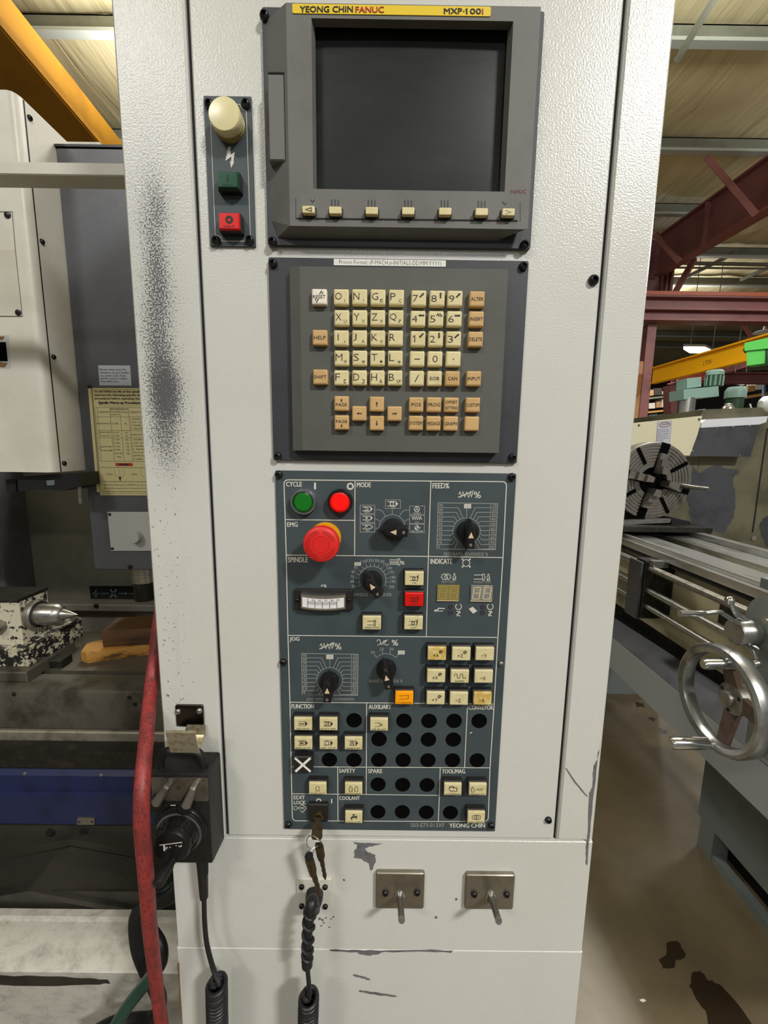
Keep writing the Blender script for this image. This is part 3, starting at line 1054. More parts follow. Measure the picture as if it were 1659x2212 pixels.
b.build('caption_lettering', 'print_dim', op, smooth=0)
b = MB()
text(b, 'SPINDLE  OVERRIDE%', 763, 1281, 846, 1288, PH)
b.build('caption_lettering', 'print_dim', op, smooth=0)
b = MB()
text(b, 'JOG FEEDRATE OVERRIDE%', 662, 1508, 765, 1514.5, PH)
b.build('caption_lettering', 'print_dim', op, smooth=0)
b = MB()
text(b, 'RAPID OVERRIDE %', 797.5, 1468, 869.5, 1474.5, PH)
b.build('caption_lettering', 'print_dim', op, smooth=0)
b = MB()
text(b, 'NEXT TOOL', 953.8, 1254.5, 983, 1259.3, PH)
b.build('caption_lettering', 'print_dim', op, smooth=0)
b = MB()
text(b, 'SPINDLE TOOL', 1023, 1255, 1061, 1260, PH)
b.build('caption_lettering', 'print_dim', op, smooth=0)

# printed dial scales
TW = .00055


def feedbox(bx, cx, cy, r, n_bold):
    """boxed override scale: bx = TL TR BR BL corners"""
    (ax, ay), (bx_, by), (dx, dy), (ex, ey) = bx
    b = MB()
    rib(b, [(ax, ay), (bx_, by), (dx, dy), (ex, ey)], TW * 1.2, PH, True)
    rib(b, arc(cx, cy, r, -50, 230, 40, .96), TW, PH)
    H = ey - ay
    for side in (0, 1):
        for i in range(10):
            y = ay + H * (i + 1.08) / 10.08
            if side == 0:
                xa = ax + (ex - ax) * (y - ay) / H
                s_ = str(90 - 10 * i)
                text(b, s_, xa + 2.5, y - 8, xa + 2.5 + 4.2 * len(s_), y - 1.6, PH)
                an = 105 + i * 14
                sg = 1
            else:
                xa = bx_ + (dx - bx_) * (y - ay) / H
                s_ = str(110 + 10 * i)
                text(b, s_, xa - 14.5, y - 7.6, xa - 2, y - 1.2, PH)
                an = 75 - i * 14
                sg = -1
            px_, py_ = cx + r * math.cos(math.radians(an)), cy - .96 * r * math.sin(math.radians(an))
            vx = abs(y - py_) * .38 + 2
            kx = px_ - sg * vx
            rib(b, [(xa, y), (kx, y), (px_, py_)], TW, PH)
    rib(b, [(cx, cy - r * .96), (cx, ay + 12)], TW, PH)
    b.build('dial_scale', 'print_dim', op, smooth=0)
    boxed100(cx + (ax + bx_) / 2 * 0 + n_bold, ay + 7.5, 7.6, 4.6)


def boxed100(x, y, wx, wy):
    b = MB()
    b.poly([pp(x + a * wx, y + c_ * wy, PH) for a, c_ in ((-1, -1), (1, -1), (1, 1), (-1, 1))])
    o = b.build('hundred_mark', 'print_white', op, smooth=0)
    b = MB()
    text(b, '100', x - wx * .75, y - wy * .68, x + wx * .75, y + wy * .68, PH + .0002)
    b.build('numerals', 'print_dim', o, smooth=0)


feedbox(((946.4, 1086), (1075, 1088), (1069.8, 1187.3), (943.6, 1186)), 1008, 1147, 29.5, 2)
feedbox(((651.6, 1411.5), (773.4, 1413.3), (772.6, 1502), (653, 1500.6)), 712.3, 1469, 28, 0)
# spindle override scale
b = MB()
cx, cy = 804.5, 1252
rib(b, arc(cx, cy, 29, -25, 205, 40, .98), TW, PH)
for i, s_ in enumerate(('50', '60', '70', '80', '90', '100', '110', '120', '130', '140', '150', '160', '170', '180', '190', '200')):
    an = math.radians(205 - 230 * i / 15)
    rib(b, [(cx + 29 * math.cos(an), cy - 28.5 * math.sin(an)), (cx + 36 * math.cos(an), cy - 35 * math.sin(an))], TW, PH)
    tx, ty = ((763.6, 1266.6), (760.8, 1255.6), (760.8, 1246), (763.5, 1235.3), (768.5, 1226.2), None, (785.4, 1212.5), (798.5, 1210.5), (811.9, 1211), (824.4, 1213), (834.3, 1219.5), (841, 1226.8), (845.3, 1236.2), (848.7, 1247.1), (848.7, 1256.2), (846, 1267.6))[i] or (0, 0)
    if tx:
        hw = 4 if len(s_) == 2 else 5.8
        text(b, s_, tx - hw, ty - 3.2, tx + hw, ty + 3.2, PH)
b.build('dial_scale', 'print_dim', op, smooth=0)
boxed100(772.5, 1218.3, 7, 3.8)
# rapid override scale
b = MB()
cx, cy = 834.3, 1441.3
rib(b, arc(cx, cy, 29.4, 45, 135, 16), TW, PH)
for x, y, x2, y2 in ((813.5, 1420.5, 808, 1413.5), (827, 1412.5, 825.5, 1406), (842, 1412.5, 843.5, 1406), (855, 1420.5, 861, 1413.5)):
    rib(b, [(x, y), (x2, y2)], TW, PH)
text(b, 'F0', 802, 1406.5, 809.5, 1412.5, PH)
text(b, '25', 820, 1399, 828.5, 1405, PH)
text(b, '50', 841.5, 1399, 850, 1405, PH)
b.build('dial_scale', 'print_dim', op, smooth=0)
boxed100(867, 1409.5, 7.3, 4.2)
# mode selector scale
b = MB()
cx, cy = 847.3, 1140
rib(b, arc(cx, cy, 28.3, -5, 185, 34), TW, PH)
bxs = [(778, 1091.5, 809.5, 1109.5), (778, 1111.5, 809.5, 1129), (778, 1131, 809.5, 1149.5), (832.5, 1080, 865, 1098.5), (885, 1093, 917, 1111.5), (885, 1113.5, 917, 1131), (885, 1132.5, 916.5, 1150.5)]
for xa, ya, xb, yb in bxs:
    rib(b, [(xa, ya), (xb, ya), (xb, yb), (xa, yb)], TW, PH, True)
for pl in (((809.5, 1101), (819, 1101), (826, 1104), (832.5, 1115)), ((809.5, 1121), (814, 1122), (821, 1126)), ((809.5, 1141), (817, 1141)), ((847.5, 1098.5), (847.5, 1111)), ((885, 1102), (875, 1102), (869, 1105), (863, 1115)), ((885, 1122), (880, 1122), (874, 1126)), ((885, 1141), (877, 1141))):
    rib(b, pl, TW, PH)
b.build('dial_scale', 'print_dim', op, smooth=0)
b = MB()


def blockarrow(b, xa, ya, xb, yb, w, h, solid=True):
    """two rails ending in an arrow head: the program symbol"""
    ym = (ya + yb) / 2
    xs = xb - (yb - ya) * .55
    rib(b, [(xa, ya), (xs, ya)], w, h)
    rib(b, [(xa, yb), (xs, yb)], w, h)
    if solid:
        b.poly([pp(xs, ya - 1, h), pp(xb, ym, h), pp(xs, yb + 1, h)])
    else:
        rib(b, [(xs, ya), (xb, ym), (xs, yb)], w, h)


blockarrow(b, 783, 1095, 805, 1103.5, TW * 1.4, PH)
rib(b, [(787, 1097), (792, 1097), (796, 1099.5), (792, 1102), (787, 1102)], TW, PH)
blockarrow(b, 783, 1115, 805, 1123, TW * 1.4, PH)
b.poly([pp(x, y, PH) for x, y in arrowpts(792, 1119, 7, 2, 4, 0)])
blockarrow(b, 783, 1134, 805, 1142.5, TW * 1.4, PH, False)
rib(b, [(788, 1140), (792, 1136), (794, 1138)], TW * 1.5, PH)
blockarrow(b, 837, 1083.5, 860, 1093, TW * 1.4, PH)
rib(b, [(843, 1085), (850, 1085), (850, 1092), (843, 1092)], TW * 1.5, PH, True)
rib(b, arc(900.5, 1100, 5.5, 0, 342, 19), TW * 1.4, PH, True)
for t in (90, 210, 330):
    rib(b, [(900.5, 1100), (900.5 + 5.5 * math.cos(math.radians(t)), 1100 - 5.5 * math.sin(math.radians(t)))], TW * 1.4, PH)
rib(b, [(890 + i * 2.3, 1119 + (3.6 if i % 2 else -3.6)) for i in range(10)], TW * 1.6, PH)
rib(b, arc(900.5, 1140, 4.6, 0, 342, 19), TW, PH, True)
for a0 in (0, 180):
    b.poly([pp(900.5, 1140, PH)] + [pp(x, y, PH) for x, y in arc(900.5, 1140, 4.4, a0, a0 + 90, 5)])
rib(b, [(900.5, 1134), (900.5, 1131.5)], TW, PH)
rib(b, [(906, 1140), (909, 1140)], TW, PH)
for s_, x, y in (('EDIT', 793.5, 1106.3), ('MEM', 793.5, 1126.3), ('MDI', 793.5, 1146.4), ('TAPE', 848.5, 1095.7), ('HANDLE', 900.5, 1108.6), ('JOG', 900.5, 1128.2), ('ZERO RETURN', 900.5, 1147.6)):
    hw = {3: 4, 4: 5, 6: 8}.get(len(s_), 13)
    text(b, s_, x - hw, y - 1.6, x + hw, y + 1.6, PH)


def zig(b, x, y, k, w):
    """zigzag with a rising slash, and a percent sign"""
    rib(b, [(x - 22 * k, y - 1 * k), (x - 19 * k, y - 6 * k), (x - 17 * k, y + 5 * k), (x - 13 * k, y - 6 * k), (x - 9 * k, y + 5 * k), (x - 5 * k, y - 6 * k), (x - 1 * k, y + 6 * k), (x + 3 * k, y - 4 * k), (x + 5 * k, y + 5 * k), (x + 8 * k, y - 3 * k)], w, PH)
    rib(b, [(x - 23 * k, y + 6 * k), (x + 10 * k, y - 8 * k)], w * 1.2, PH)
    b.poly([pp(x + p * k, y + q * k, PH) for p, q in ((2, -7), (11, -9), (7, -3))])
    pct(b, x + 18 * k, y, k, w)


def pct(b, x, y, k, w):
    rib(b, arc(x - 4 * k, y - 3 * k, 2.6 * k, 0, 340, 12), w, PH, True)
    rib(b, arc(x + 4 * k, y + 4 * k, 2.8 * k, 0, 340, 12), w, PH, True)
    rib(b, [(x - 4 * k, y + 7 * k), (x + 5 * k, y - 7 * k)], w, PH)


b.build('symbol_print', 'print_white', op, smooth=0)
b = MB()
zig(b, 1013, 1068.5, 1, .001)
b.build('symbol_print', 'print_white', op, smooth=0)
b = MB()
zig(b, 712.5, 1396, .97, .001)
b.build('symbol_print', 'print_white', op, smooth=0)
b = MB()
rib(b, [(815, 1386)] + arc(818, 1385, 3.4, 180, 0, 6) + arc(825, 1389, 3.4, 180, 360, 6) + [(829, 1384), (836, 1383)] + arc(835, 1390, 4, 150, 300, 5) + [(840, 1391)], .0007, PH)
rib(b, [(815, 1394), (838, 1382)], .0007, PH)
pct(b, 853, 1388, .9, .001)
b.build('symbol_print', 'print_white', op, smooth=0)
b = MB()
rib(b, [(841, 1209), (860, 1209)], .0006, PH)
rib(b, [(841, 1219), (860, 1219)], .0006, PH)
rib(b, [(860, 1207), (863, 1207), (865, 1214), (863, 1221), (860, 1221)], .0007, PH, True)
rib(b, [(842 + i * 2.2, 1214.5 + (3 if i % 2 else -3)) for i in range(9)], .0008, PH)
pct(b, 869.5, 1215.5, .55, .0006)
b.build('symbol_print', 'print_white', op, smooth=0)
b = MB()
rib(b, [(694, 1268), (697, 1262)], .0008, PH)
rib(b, [(693, 1265), (698, 1265)], .0008, PH)
pct(b, 702, 1265.5, .42, .0006)
b.build('symbol_print', 'print_white', op, smooth=0)
b = MB()
# indicate symbols
rib(b, arc(1007, 1216.2, 7.5, 0, 350, 24), .0008, PH, True)
for t in (45, 135, 225, 315):
    cx, cy = math.cos(math.radians(t)), math.sin(math.radians(t))
    rib(b, [(1007 + 8 * cx, 1216.2 + 8 * cy), (1007 + 11 * cx, 1216.2 + 11 * cy)], .0012, PH)
    b.poly([pp(1007 + 14 * cx + 0, 1216.2 + 14 * cy, PH), pp(1007 + 10.5 * cx - 2.4 * cy, 1216.2 + 10.5 * cy + 2.4 * cx, PH), pp(1007 + 10.5 * cx + 2.4 * cy, 1216.2 + 10.5 * cy - 2.4 * cx, PH)])
b.build('symbol_print', 'print_white', op, smooth=0)
b = MB()
for cx in (960, 967):
    rib(b, [(cx + (7.2 if (i // 2) % 2 else 5.2) * math.cos(2 * PI * i / 28), 1246 - (7 if (i // 2) % 2 else 5.2) * math.sin(2 * PI * i / 28)) for i in range(28)], .0006, PH, True)
rib(b, arc(963.5, 1246, 2.6, 0, 340, 12), .0006, PH, True)
b.build('symbol_print', 'print_white', op, smooth=0)
b = MB()
for cx, cy in ((981.5, 1247), (1055, 1248)):
    rib(b, [(cx - 3, cy + 6), (cx - 3, cy - 1), (cx - 1.2, cy - 3), (cx - 1.2, cy - 8), (cx + 1.2, cy - 8), (cx + 1.2, cy - 3), (cx + 3, cy - 1), (cx + 3, cy + 6)], .0006, PH, True)
    rib(b, [(cx - 2, cy + 5), (cx + 2, cy)], .0008, PH)
rib(b, [(1024, 1242), (1042, 1242)], .0008, PH)
rib(b, [(1023.5, 1251), (1042, 1251)], .0008, PH)
rib(b, [(1042.5, 1240), (1046, 1240), (1048, 1246), (1046, 1253.5), (1042.5, 1253.5)], .0007, PH, True)
b.build('symbol_print', 'print_white', op, smooth=0)
b = MB()
for cx in (990.5, 1059):
    rib(b, arc(cx, 1310.5, 6.3, 60, -240, 18), .0009, PH)
    rib(b, [(cx - 4, 1320), (cx + 3, 1323), (cx - 3, 1327), (cx + 3, 1331)], .0012, PH)
    rib(b, [(cx + 3, 1319), (cx - 4, 1331)], .0009, PH)
b.build('symbol_print', 'print_white', op, smooth=0)
b = MB()
rib(b, [(938, 1318.5), (946, 1317), (947, 1314), (961, 1314.5)], .0012, PH)
rib(b, [(938, 1320), (957, 1320)], .0009, PH)
b.build('symbol_print', 'print_white', op, smooth=0)
b = MB()
b.poly([pp(x, y, PH) for x, y in ((1012.5, 1315.5), (1021, 1310.5), (1031, 1320), (1022, 1325.5))])
b.build('symbol_print', 'print_white', op, smooth=0)
b = MB()
# edit lock symbol
rib(b, arc(638.5, 1745.5, 4, 0, 340, 12), .0007, PH, True)
rib(b, [(642, 1744), (657, 1744)], .0007, PH)
rib(b, [(642, 1747), (657, 1747)], .0007, PH)
rib(b, [(648, 1740), (653.5, 1738), (662, 1745.5), (653.5, 1755), (649, 1751)], .0008, PH)
b.build('symbol_print', 'print_white', op, smooth=0)


b = MB()
b.poly([pp(x, y, PH) for x, y in ((1014, 1585), (1017, 1582), (1021, 1581), (1018, 1584))])
b.build('paint_fleck', 'paper', op, smooth=0)

# ---- rotary selector knobs
def knob(cx, cy, ang, k=1.0):
    """black selector knob at photograph point (cx, cy) on the plate, bar pointing ang degrees clockwise from up"""
    c = pp(cx, cy, HP)
    b = MB()
    R0 = .0122 * k
    b.lathe(c, (0, -1, 0), [(R0, 0), (R0, .0075), (R0 * .94, .009), (R0 * .55, .0098)], 36)
    o = b.build('rotary_knob', 'knob', op)
    a = math.radians(ang)
    U = Vector((math.sin(a), 0, math.cos(a)))
    V = Vector((math.cos(a), 0, -math.sin(a)))
    Wv = Vector((0, -1, 0))

    def q(u, v, h):
        return c + U * u + V * v + Wv * h
    b = MB()
    L, T, wd = .0168 * k, .0165 * k, .0052 * k
    out = [(-T, -wd), (-T, wd), (L * .55, wd), (L * .86, wd * .45), (L, 0), (L * .86, -wd * .45), (L * .55, -wd)]
    b.loft([[q(u * .98, v * 1.06, .004) for u, v in out], [q(u, v, .0135) for u, v in out], [q(u * (.62 if u > 0 else .98), v * .92, .0215) for u, v in out], [q(u * (.55 if u > 0 else .93), v * .74, .0225) for u, v in out]])
    g = b.build('grip_bar', 'knob', o)
    b = MB()
    b.poly([q(.0035, 0, .0228), q(-.0035, .003, .0228), q(-.0035, -.003, .0228)])
    b.build('pointer_mark', 'pointer', o, smooth=0)
    b = MB()
    b.lathe(q(-.0115, 0, .0226), (0, -1, 0), [(.0018, 0), (.0018, .0005), (.0012, .0007), (.0009, .0002)], 12)
    b.build('set_screw', 'steel_dull', o)
    return o


knob(848.5, 1141.5, -88)
knob(1009, 1147.5, 0)
knob(804, 1253, -35, .98)
knob(712, 1469.5, 1.5, .98)
knob(834.5, 1442.5, -14, .98)


# ---- round pilot buttons
def round_button(cx, cy, h, rim, rim_r, lens, rim_lens):
    c = pp(cx, cy, h)
    c = Vector((c.x, -HP, c.z))
    b = MB()
    b.lathe(c, (0, -1, 0), [(rim_r * 1.04, 0), (rim_r * 1.04, .002), (rim_r, .003), (rim_r, h - HP - .001), (rim_r * .96, h - HP), (rim_r * .86, h - HP), (rim_r * .84, h - HP - .003)], 44)
    o = b.build('round_button', rim, op)
    b = MB()
    b.lathe(c, (0, -1, 0), [(rim_r * .84, h - HP - .003), (rim_r * .83, h - HP - .0012), (rim_r * .7, h - HP - .0006)], 44, True, False)
    b.build('lens_rim', rim_lens, o)
    b = MB()
    b.lathe(c, (0, -1, 0), [(rim_r * .7, h - HP - .0016), (rim_r * .69, h - HP - .0006), (rim_r * .66, h - HP - .0002)], 44)
    b.build('lens', lens, o)


round_button(654.3, 1085, .0115, 'chrome', .0143, 'cap_green2', 'cap_green_rim')
round_button(733.8, 1085.3, .0115, 'dark_chrome', .0141, 'cap_red2', 'cap_red')

# ---- emergency stop
c = pp(703.5, 1161, HP)
b = MB()
b.lathe(c, (0, -1, 0), [(.0182, 0), (.0182, .0045), (.0174, .0055)], 48)
eo = b.build('emergency_stop', 'emg_yellow', op)
eo['label'] = 'red emergency stop mushroom on a yellow ring'
b = MB()
b.lathe(c, (0, -1, 0), [(.0135, .0055), (.0135, .018), (.0185, .023), (.0195, .028), (.0198, .034), (.0189, .0372), (.0165, .0385), (.0095, .0390), (.0092, .0384), (.0086, .0384), (.0083, .0392)], 56)
b.build('mushroom_cap', 'emg_red', eo)
b = MB()
for r, a0, a1 in ((.0127, 20, 78), (.0127, 100, 250), (.0127, 282, 340), (.0152, 15, 80), (.0152, 102, 258), (.0152, 285, 345)):
    hh = c.y - .0388
    if r > .013:
        hh = c.y - .0391
    rib3(b, [Vector((c.x + r * math.cos(math.radians(a0 + (a1 - a0) * i / 18)), hh - .0003, c.z + r * math.sin(math.radians(a0 + (a1 - a0) * i / 18)))) for i in range(19)], .0005)
b.build('arrow_groove', 'emg_groove', eo, smooth=0)


# ---- rectangular illuminated push buttons
BH = .0138
BW = pp(964, 1413, BH).x - pp(924, 1413, BH).x
BT = pp(944, 1398, BH).z - pp(944, 1426.5, BH).z
bproto = {}


def rect_button(x, y, mat, txt, draw=None, small=True):
    c = pp(x, y, BH)
    base = Vector((c.x, -HP, c.z))
    if 'body' not in bproto:
        b = MB()
        e = .0013
        slab(b, c.x - BW / 2 - e, c.x + BW / 2 + e, c.z - BT / 2 - e, c.z + BT / 2 + e, .0008, ((0, HP), (0, BH - .0038), (e * .8, BH - .003)))
        o = b.build('push_button', 'button_black', op, loc=base)
        bproto['body'] = o
    else:
        o = copy(bproto['body'], op, base, 'push_button')
    if mat not in bproto:
        b = MB()
        slab(b, c.x - BW / 2, c.x + BW / 2, c.z - BT / 2, c.z + BT / 2, .0009, ((0, BH - .003), (0, BH - .0012), (.0004, BH - .0004), (.0012, BH)))
        bproto[mat] = b.build('button_lens', mat, o, loc=c, smooth=15)
    else:
        copy(bproto[mat], o, c, 'button_lens')
    b = MB()
    h = BH + .0003
    if draw:
        draw(b, x, y, h)
    if txt:
        if small:
            hw = min(16, 1.75 * len(txt) + 1)
            text(b, txt, x - hw, y + 8, x + hw, y + 11.2, h)
        else:
            text(b, txt, x - 8, y - .5, x + 8, y + 6.5, h)
    if b.v:
        b.build('legend', 'print_black', o, smooth=0)
    return o


def chuckmark(b, x, y, h):
    rib(b, [(x - 10, y - 4), (x + 5, y - 4), (x + 7, y - 6), (x + 7, y + 5), (x + 5, y + 4), (x - 10, y + 4)], .0006, h)
    rib(b, arc(x - 1, y, 3, 0, 340, 12), .0007, h, True)
    rib(b, [(x + 8, y + 1), (x + 9, y - 8)], .0006, h)


def tailmark(b, x, y, h):
    rib(b, [(x - 10, y - 4), (x + 5, y - 4)], .0006, h)
    rib(b, [(x - 10, y + 4), (x + 5, y + 4)], .0006, h)
    rib(b, [(x + 5, y - 6), (x + 8, y - 6), (x + 8, y + 6), (x + 5, y + 6)], .0006, h, True)


def axis(sg, L, ref):
    def f(b, x, y, h):
        rib(b, [(x - 8, y + 3.5), (x - 3.5, y + 3.5)], .0006, h)
        if sg == '+':
            rib(b, [(x - 5.8, y + 1.2), (x - 5.8, y + 5.8)], .0006, h)
        text(b, L, x - 2, y, x + 4, y + 7, h)
        if ref:
            rib(b, arc(x + 8, y - 4, 3.1, 0, 340, 12), .0006, h, True)
            for a0 in (0, 180):
                b.poly([pp(x + 8, y - 4, h)] + [pp(p, q_, h) for p, q_ in arc(x + 8, y - 4, 3.2, a0, a0 + 90, 4)])
            rib(b, [(x + 12, y - 5), (x + 14, y - 5)], .0004, h)
    return f


def wave(b, x, y, h):
    rib(b, [(x - 12, y - 1)] + arc(x - 8.5, y - 3, 3, 180, 0, 6) + arc(x - 2.5, y + 1, 3, 180, 360, 6) + arc(x + 3.5, y - 3, 3, 180, 0, 6) + arc(x + 9.5, y + 1, 3, 180, 360, 6), .0006, h)


def prog(kind):
    def f(b, x, y, h):
        y -= 1
        blockarrow(b, x - 11, y - 5, x + 10, y + 4.5, .0005, h)
        if kind == 'zig':
            rib(b, [(x - 9 + i * 2, y + (1.8 if i % 2 else -1.8)) for i in range(7)], .0006, h)
        elif kind == 'skip':
            rib(b, [(x - 7, y - 4), (x + 1, y - 4), (x + 1, y + 4), (x - 7, y + 4)], .0006, h, True)
            rib(b, [(x - 5, y + 3), (x, y - 3)], .0007, h)
        elif kind == 'single':
            rib(b, [(x - 7, y - 4), (x + 2, y - 4), (x + 2, y + 4), (x - 7, y + 4)], .0005, h, True)
            b.poly([pp(p, q_, h) for p, q_ in arrowpts(x - 2.5, y, 7, 2.5, 4, 0)])
        elif kind == 'stop':
            rib(b, arc(x - 3, y, 4.3, 0, 340, 14), .0006, h, True)
        elif kind == 'handle':
            rib(b, arc(x - 3, y, 4.3, 0, 340, 14), .0005, h, True)
            for t in (90, 210, 330):
                rib(b, [(x - 3, y), (x - 3 + 4 * math.cos(math.radians(t)), y - 4 * math.sin(math.radians(t)))], .0006, h)
    return f


def blast(b, x, y, h):
    rib(b, [(x - 10, y - 4), (x - 1, y - 4)] + arc(x - 1, y, 4, 90, -90, 6) + [(x - 10, y + 4)], .0005, h)
    for dx in (4, 7):
        rib(b, [(x + dx, y - 3), (x + dx, y + 3)], .0005, h)


def bulb(b, x, y, h):
    rib(b, [(x - 3, y + 3), (x - 3.5, y - 1)] + arc(x, y - 2.5, 3.6, 160, 20, 6) + [(x + 3.5, y - 1), (x + 3, y + 3)], .0005, h, True)
    for dx in (-5, 0, 5):
        rib(b, [(x + dx * .7, y + 4.5), (x + dx, y + 6.5)], .0005, h)


def hands(b, x, y, h):
    for s_ in (-1, 1):
        cx = x + 6 * s_
        rib(b, [(cx - 3, y + 5), (cx - 3.5, y - 2), (cx - 1.5, y - 5), (cx + s_, y - 6.5), (cx + 2.5, y - 4), (cx + 3.5, y - 1), (cx + 3, y + 5)], .0006, h, True)


def onehand(b, x, y, h):
    cx = x - 11
    rib(b, [(cx - 2.5, y + 5), (cx - 3, y - 1), (cx - 1, y - 6), (cx + 2, y - 3), (cx + 3, y), (cx + 2.5, y + 5)], .0006, h, True)
    rib(b, [(x - 5, y + 2), (x, y - 2), (x + 13, y - 2)], .0006, h)
    rib(b, [(x, y + 1), (x + 9, y + 1)], .0006, h)


def faucet(b, x, y, h):
    b.poly([pp(p, q_, h) for p, q_ in ((x - 6, y + 4), (x - 6, y - 1), (x - 3, y - 3), (x - 1, y - 3), (x - 1, y - 6), (x - 3.5, y - 6), (x - 3.5, y - 7.5), (x + 3.5, y - 7.5), (x + 3.5, y - 6), (x + 1, y - 6), (x + 1, y - 3), (x + 5, y - 3), (x + 5, y - 5), (x + 7, y - 5), (x + 7, y + 2), (x + 5, y + 2), (x + 5, y), (x - 3, y), (x - 3, y + 4))])


def drums(b, x, y, h):
    rib(b, arc(x - 2, y - 2, 5.5, 20, 330, 14), .0008, h)
    rib(b, arc(x + 5, y, 4.5, 150, -120, 12), .0008, h)
    rib(b, [(x - 9, y - 6), (x + 9, y - 4)], .0007, h)


def rings(b, x, y, h):
    for dx in (-4, 0, 4):
        rib(b, arc(x + dx, y - 1, 5, 0, 340, 14), .0005, h, True)


def cross(b, x, y, h):
    pass


rect_button(895, 1250, 'cap_cream', 'CW', chuckmark)
rect_button(894.6, 1295.3, 'cap_red', 'STOP', chuckmark)
rect_button(893.4, 1346, 'cap_cream', 'CCW', chuckmark)
rect_button(803, 1346, 'cap_cream', 'ORIENTATION', tailmark)
for x, y, mt, dr, tx in ((944, 1412.3, 'cap_stained', axis('+', 'A', 1), ''), (996.6, 1413.2, 'cap_cream', axis('+', 'Z', 1), ''), (1047.7, 1413, 'cap_cream', axis('-', 'Y', 0), ''), (942.3, 1460.8, 'cap_cream', axis('+', 'X', 1), ''), (993.4, 1461.8, 'cap_cream', wave, 'RAPID'),
                         (1045.2, 1462, 'cap_cream', axis('-', 'X', 0), ''), (941.3, 1508.8, 'cap_cream', axis('+', 'Y', 1), ''), (991.6, 1509.7, 'cap_cream', axis('-', 'Z', 0), ''), (1042.8, 1509.7, 'cap_stained', axis('-', 'A', 0), '')):
    rect_button(x, y, mt, tx, dr)


def ctmark(b, x, y, h):
    rib(b, [(x - 11, y - 5), (x + 9, y - 6), (x + 9, y + 1), (x - 11, y + 2)], .0005, h)


rect_button(873.3, 1508.4, 'cap_amber', 'CT.RELEASE', ctmark)
rect_button(654.3, 1564.6, 'cap_cream', 'DRY RUN', prog('zig'))
rect_button(709.3, 1565, 'cap_cream', 'BLOCK SKIP', prog('skip'))
rect_button(654.8, 1606.3, 'cap_cream', 'SINGLE BLOCK', prog('single'))
rect_button(709.2, 1606.3, 'cap_cream', 'OPT. STOP', prog('stop'))
rect_button(763.6, 1606.8, 'cap_cream', 'HANDLE INT.', prog('handle'))
rect_button(686, 1704.5, 'cap_cream', 'WORK LIGHT', bulb)
rect_button(763.7, 1705, 'cap_cream', 'BOTH HAND', hands)
rect_button(764, 1766.5, 'cap_cream', 'FLOOD COOL.', faucet)
rect_button(818.8, 1565.8, 'cap_cream', 'AIR BLAST', blast)
rect_button(978.3, 1706, 'cap_cream', 'ATC MANUAL', drums)
rect_button(1032.4, 1706.2, 'cap_cream', 'MANUAL ATC', onehand)
rect_button(1029, 1766.8, 'cap_cream', 'MAG. INDEX', rings)
# black blank button with a taped white cross
c = pp(654.5, 1652, BH)
b = MB()
s_ = pp(675, 1652, BH).x - pp(634, 1652, BH).x
slab(b, c.x - s_ / 2, c.x + s_ / 2, c.z - s_ * .46, c.z + s_ * .46, .0012, ((0, HP), (0, BH - .001), (.001, BH)))
o = b.build('blank_button', 'button_black', op)
b = MB()
rib(b, [(637, 1637.5), (671, 1667)], .0028, BH + .0003)
rib(b, [(638, 1667), (670.5, 1637.5)], .0031, BH + .0005)
b.build('painted_cross', 'paper', o, smooth=0)
# black hole plugs
pg = None
for x, y in ((765, 1555.7), (711.7, 1641), (764.5, 1641.4), (818.7, 1596.6), (818.3, 1641.4), (816.8, 1694), (816.5, 1753.4), (872.7, 1556.7), (926.8, 1557), (980.9, 1557), (1035.2, 1557), (872, 1597), (925.6, 1597.2), (979.3, 1597.4), (871, 1641.7), (924.4, 1642), (977.5, 1642), (1031, 1642), (869.8, 1694.8), (922.6, 1695.4), (869, 1753.4), (921, 1754.3), (973, 1755)):
    c = pp(x, y, HP)
    if pg is None:
        b = MB()
        R_ = (pp(x + 16.8, y, HP).x - pp(x - 16.8, y, HP).x) / 2
        b.lathe(c, (0, -1, 0), [(R_, 0.0001), (R_ * .98, .0006), (R_ * .9, .0004)], 36)
        pg = b.build('hole_plug', 'hole', op, loc=c)
    else:
        copy(pg, op, c, 'hole_plug')
# spindle load meter
mx0, mx1, mz0, mz1 = pxrect(((634.5, 1274), (762, 1274), (761.5, 1318), (636, 1318)), .008)
b = MB()
slab(b, mx0, mx1, mz0, mz1, .0015, ((0, HP), (0, .0072), (.0008, .008)))
mt_ = b.build('load_meter', 'button_black', op)
for x, y in ((642, 1296), (754, 1296.3)):
    b = MB()
    sock_screw(b, pp(x, y, .0082), .0026)
    b.build('screw', 'screw', mt_)
HM = .014
ml, mr = pp(650, 1300, HM).x, pp(746, 1300, HM).x
mt_top, mt_bot = pp(698, 1284, HM).z, pp(698, 1315, HM).z
sg = .0022


def mcurve(t, top):
    z = mt_top if top else mt_bot
    return z - sg * (1 - (2 * t - 1) ** 2)


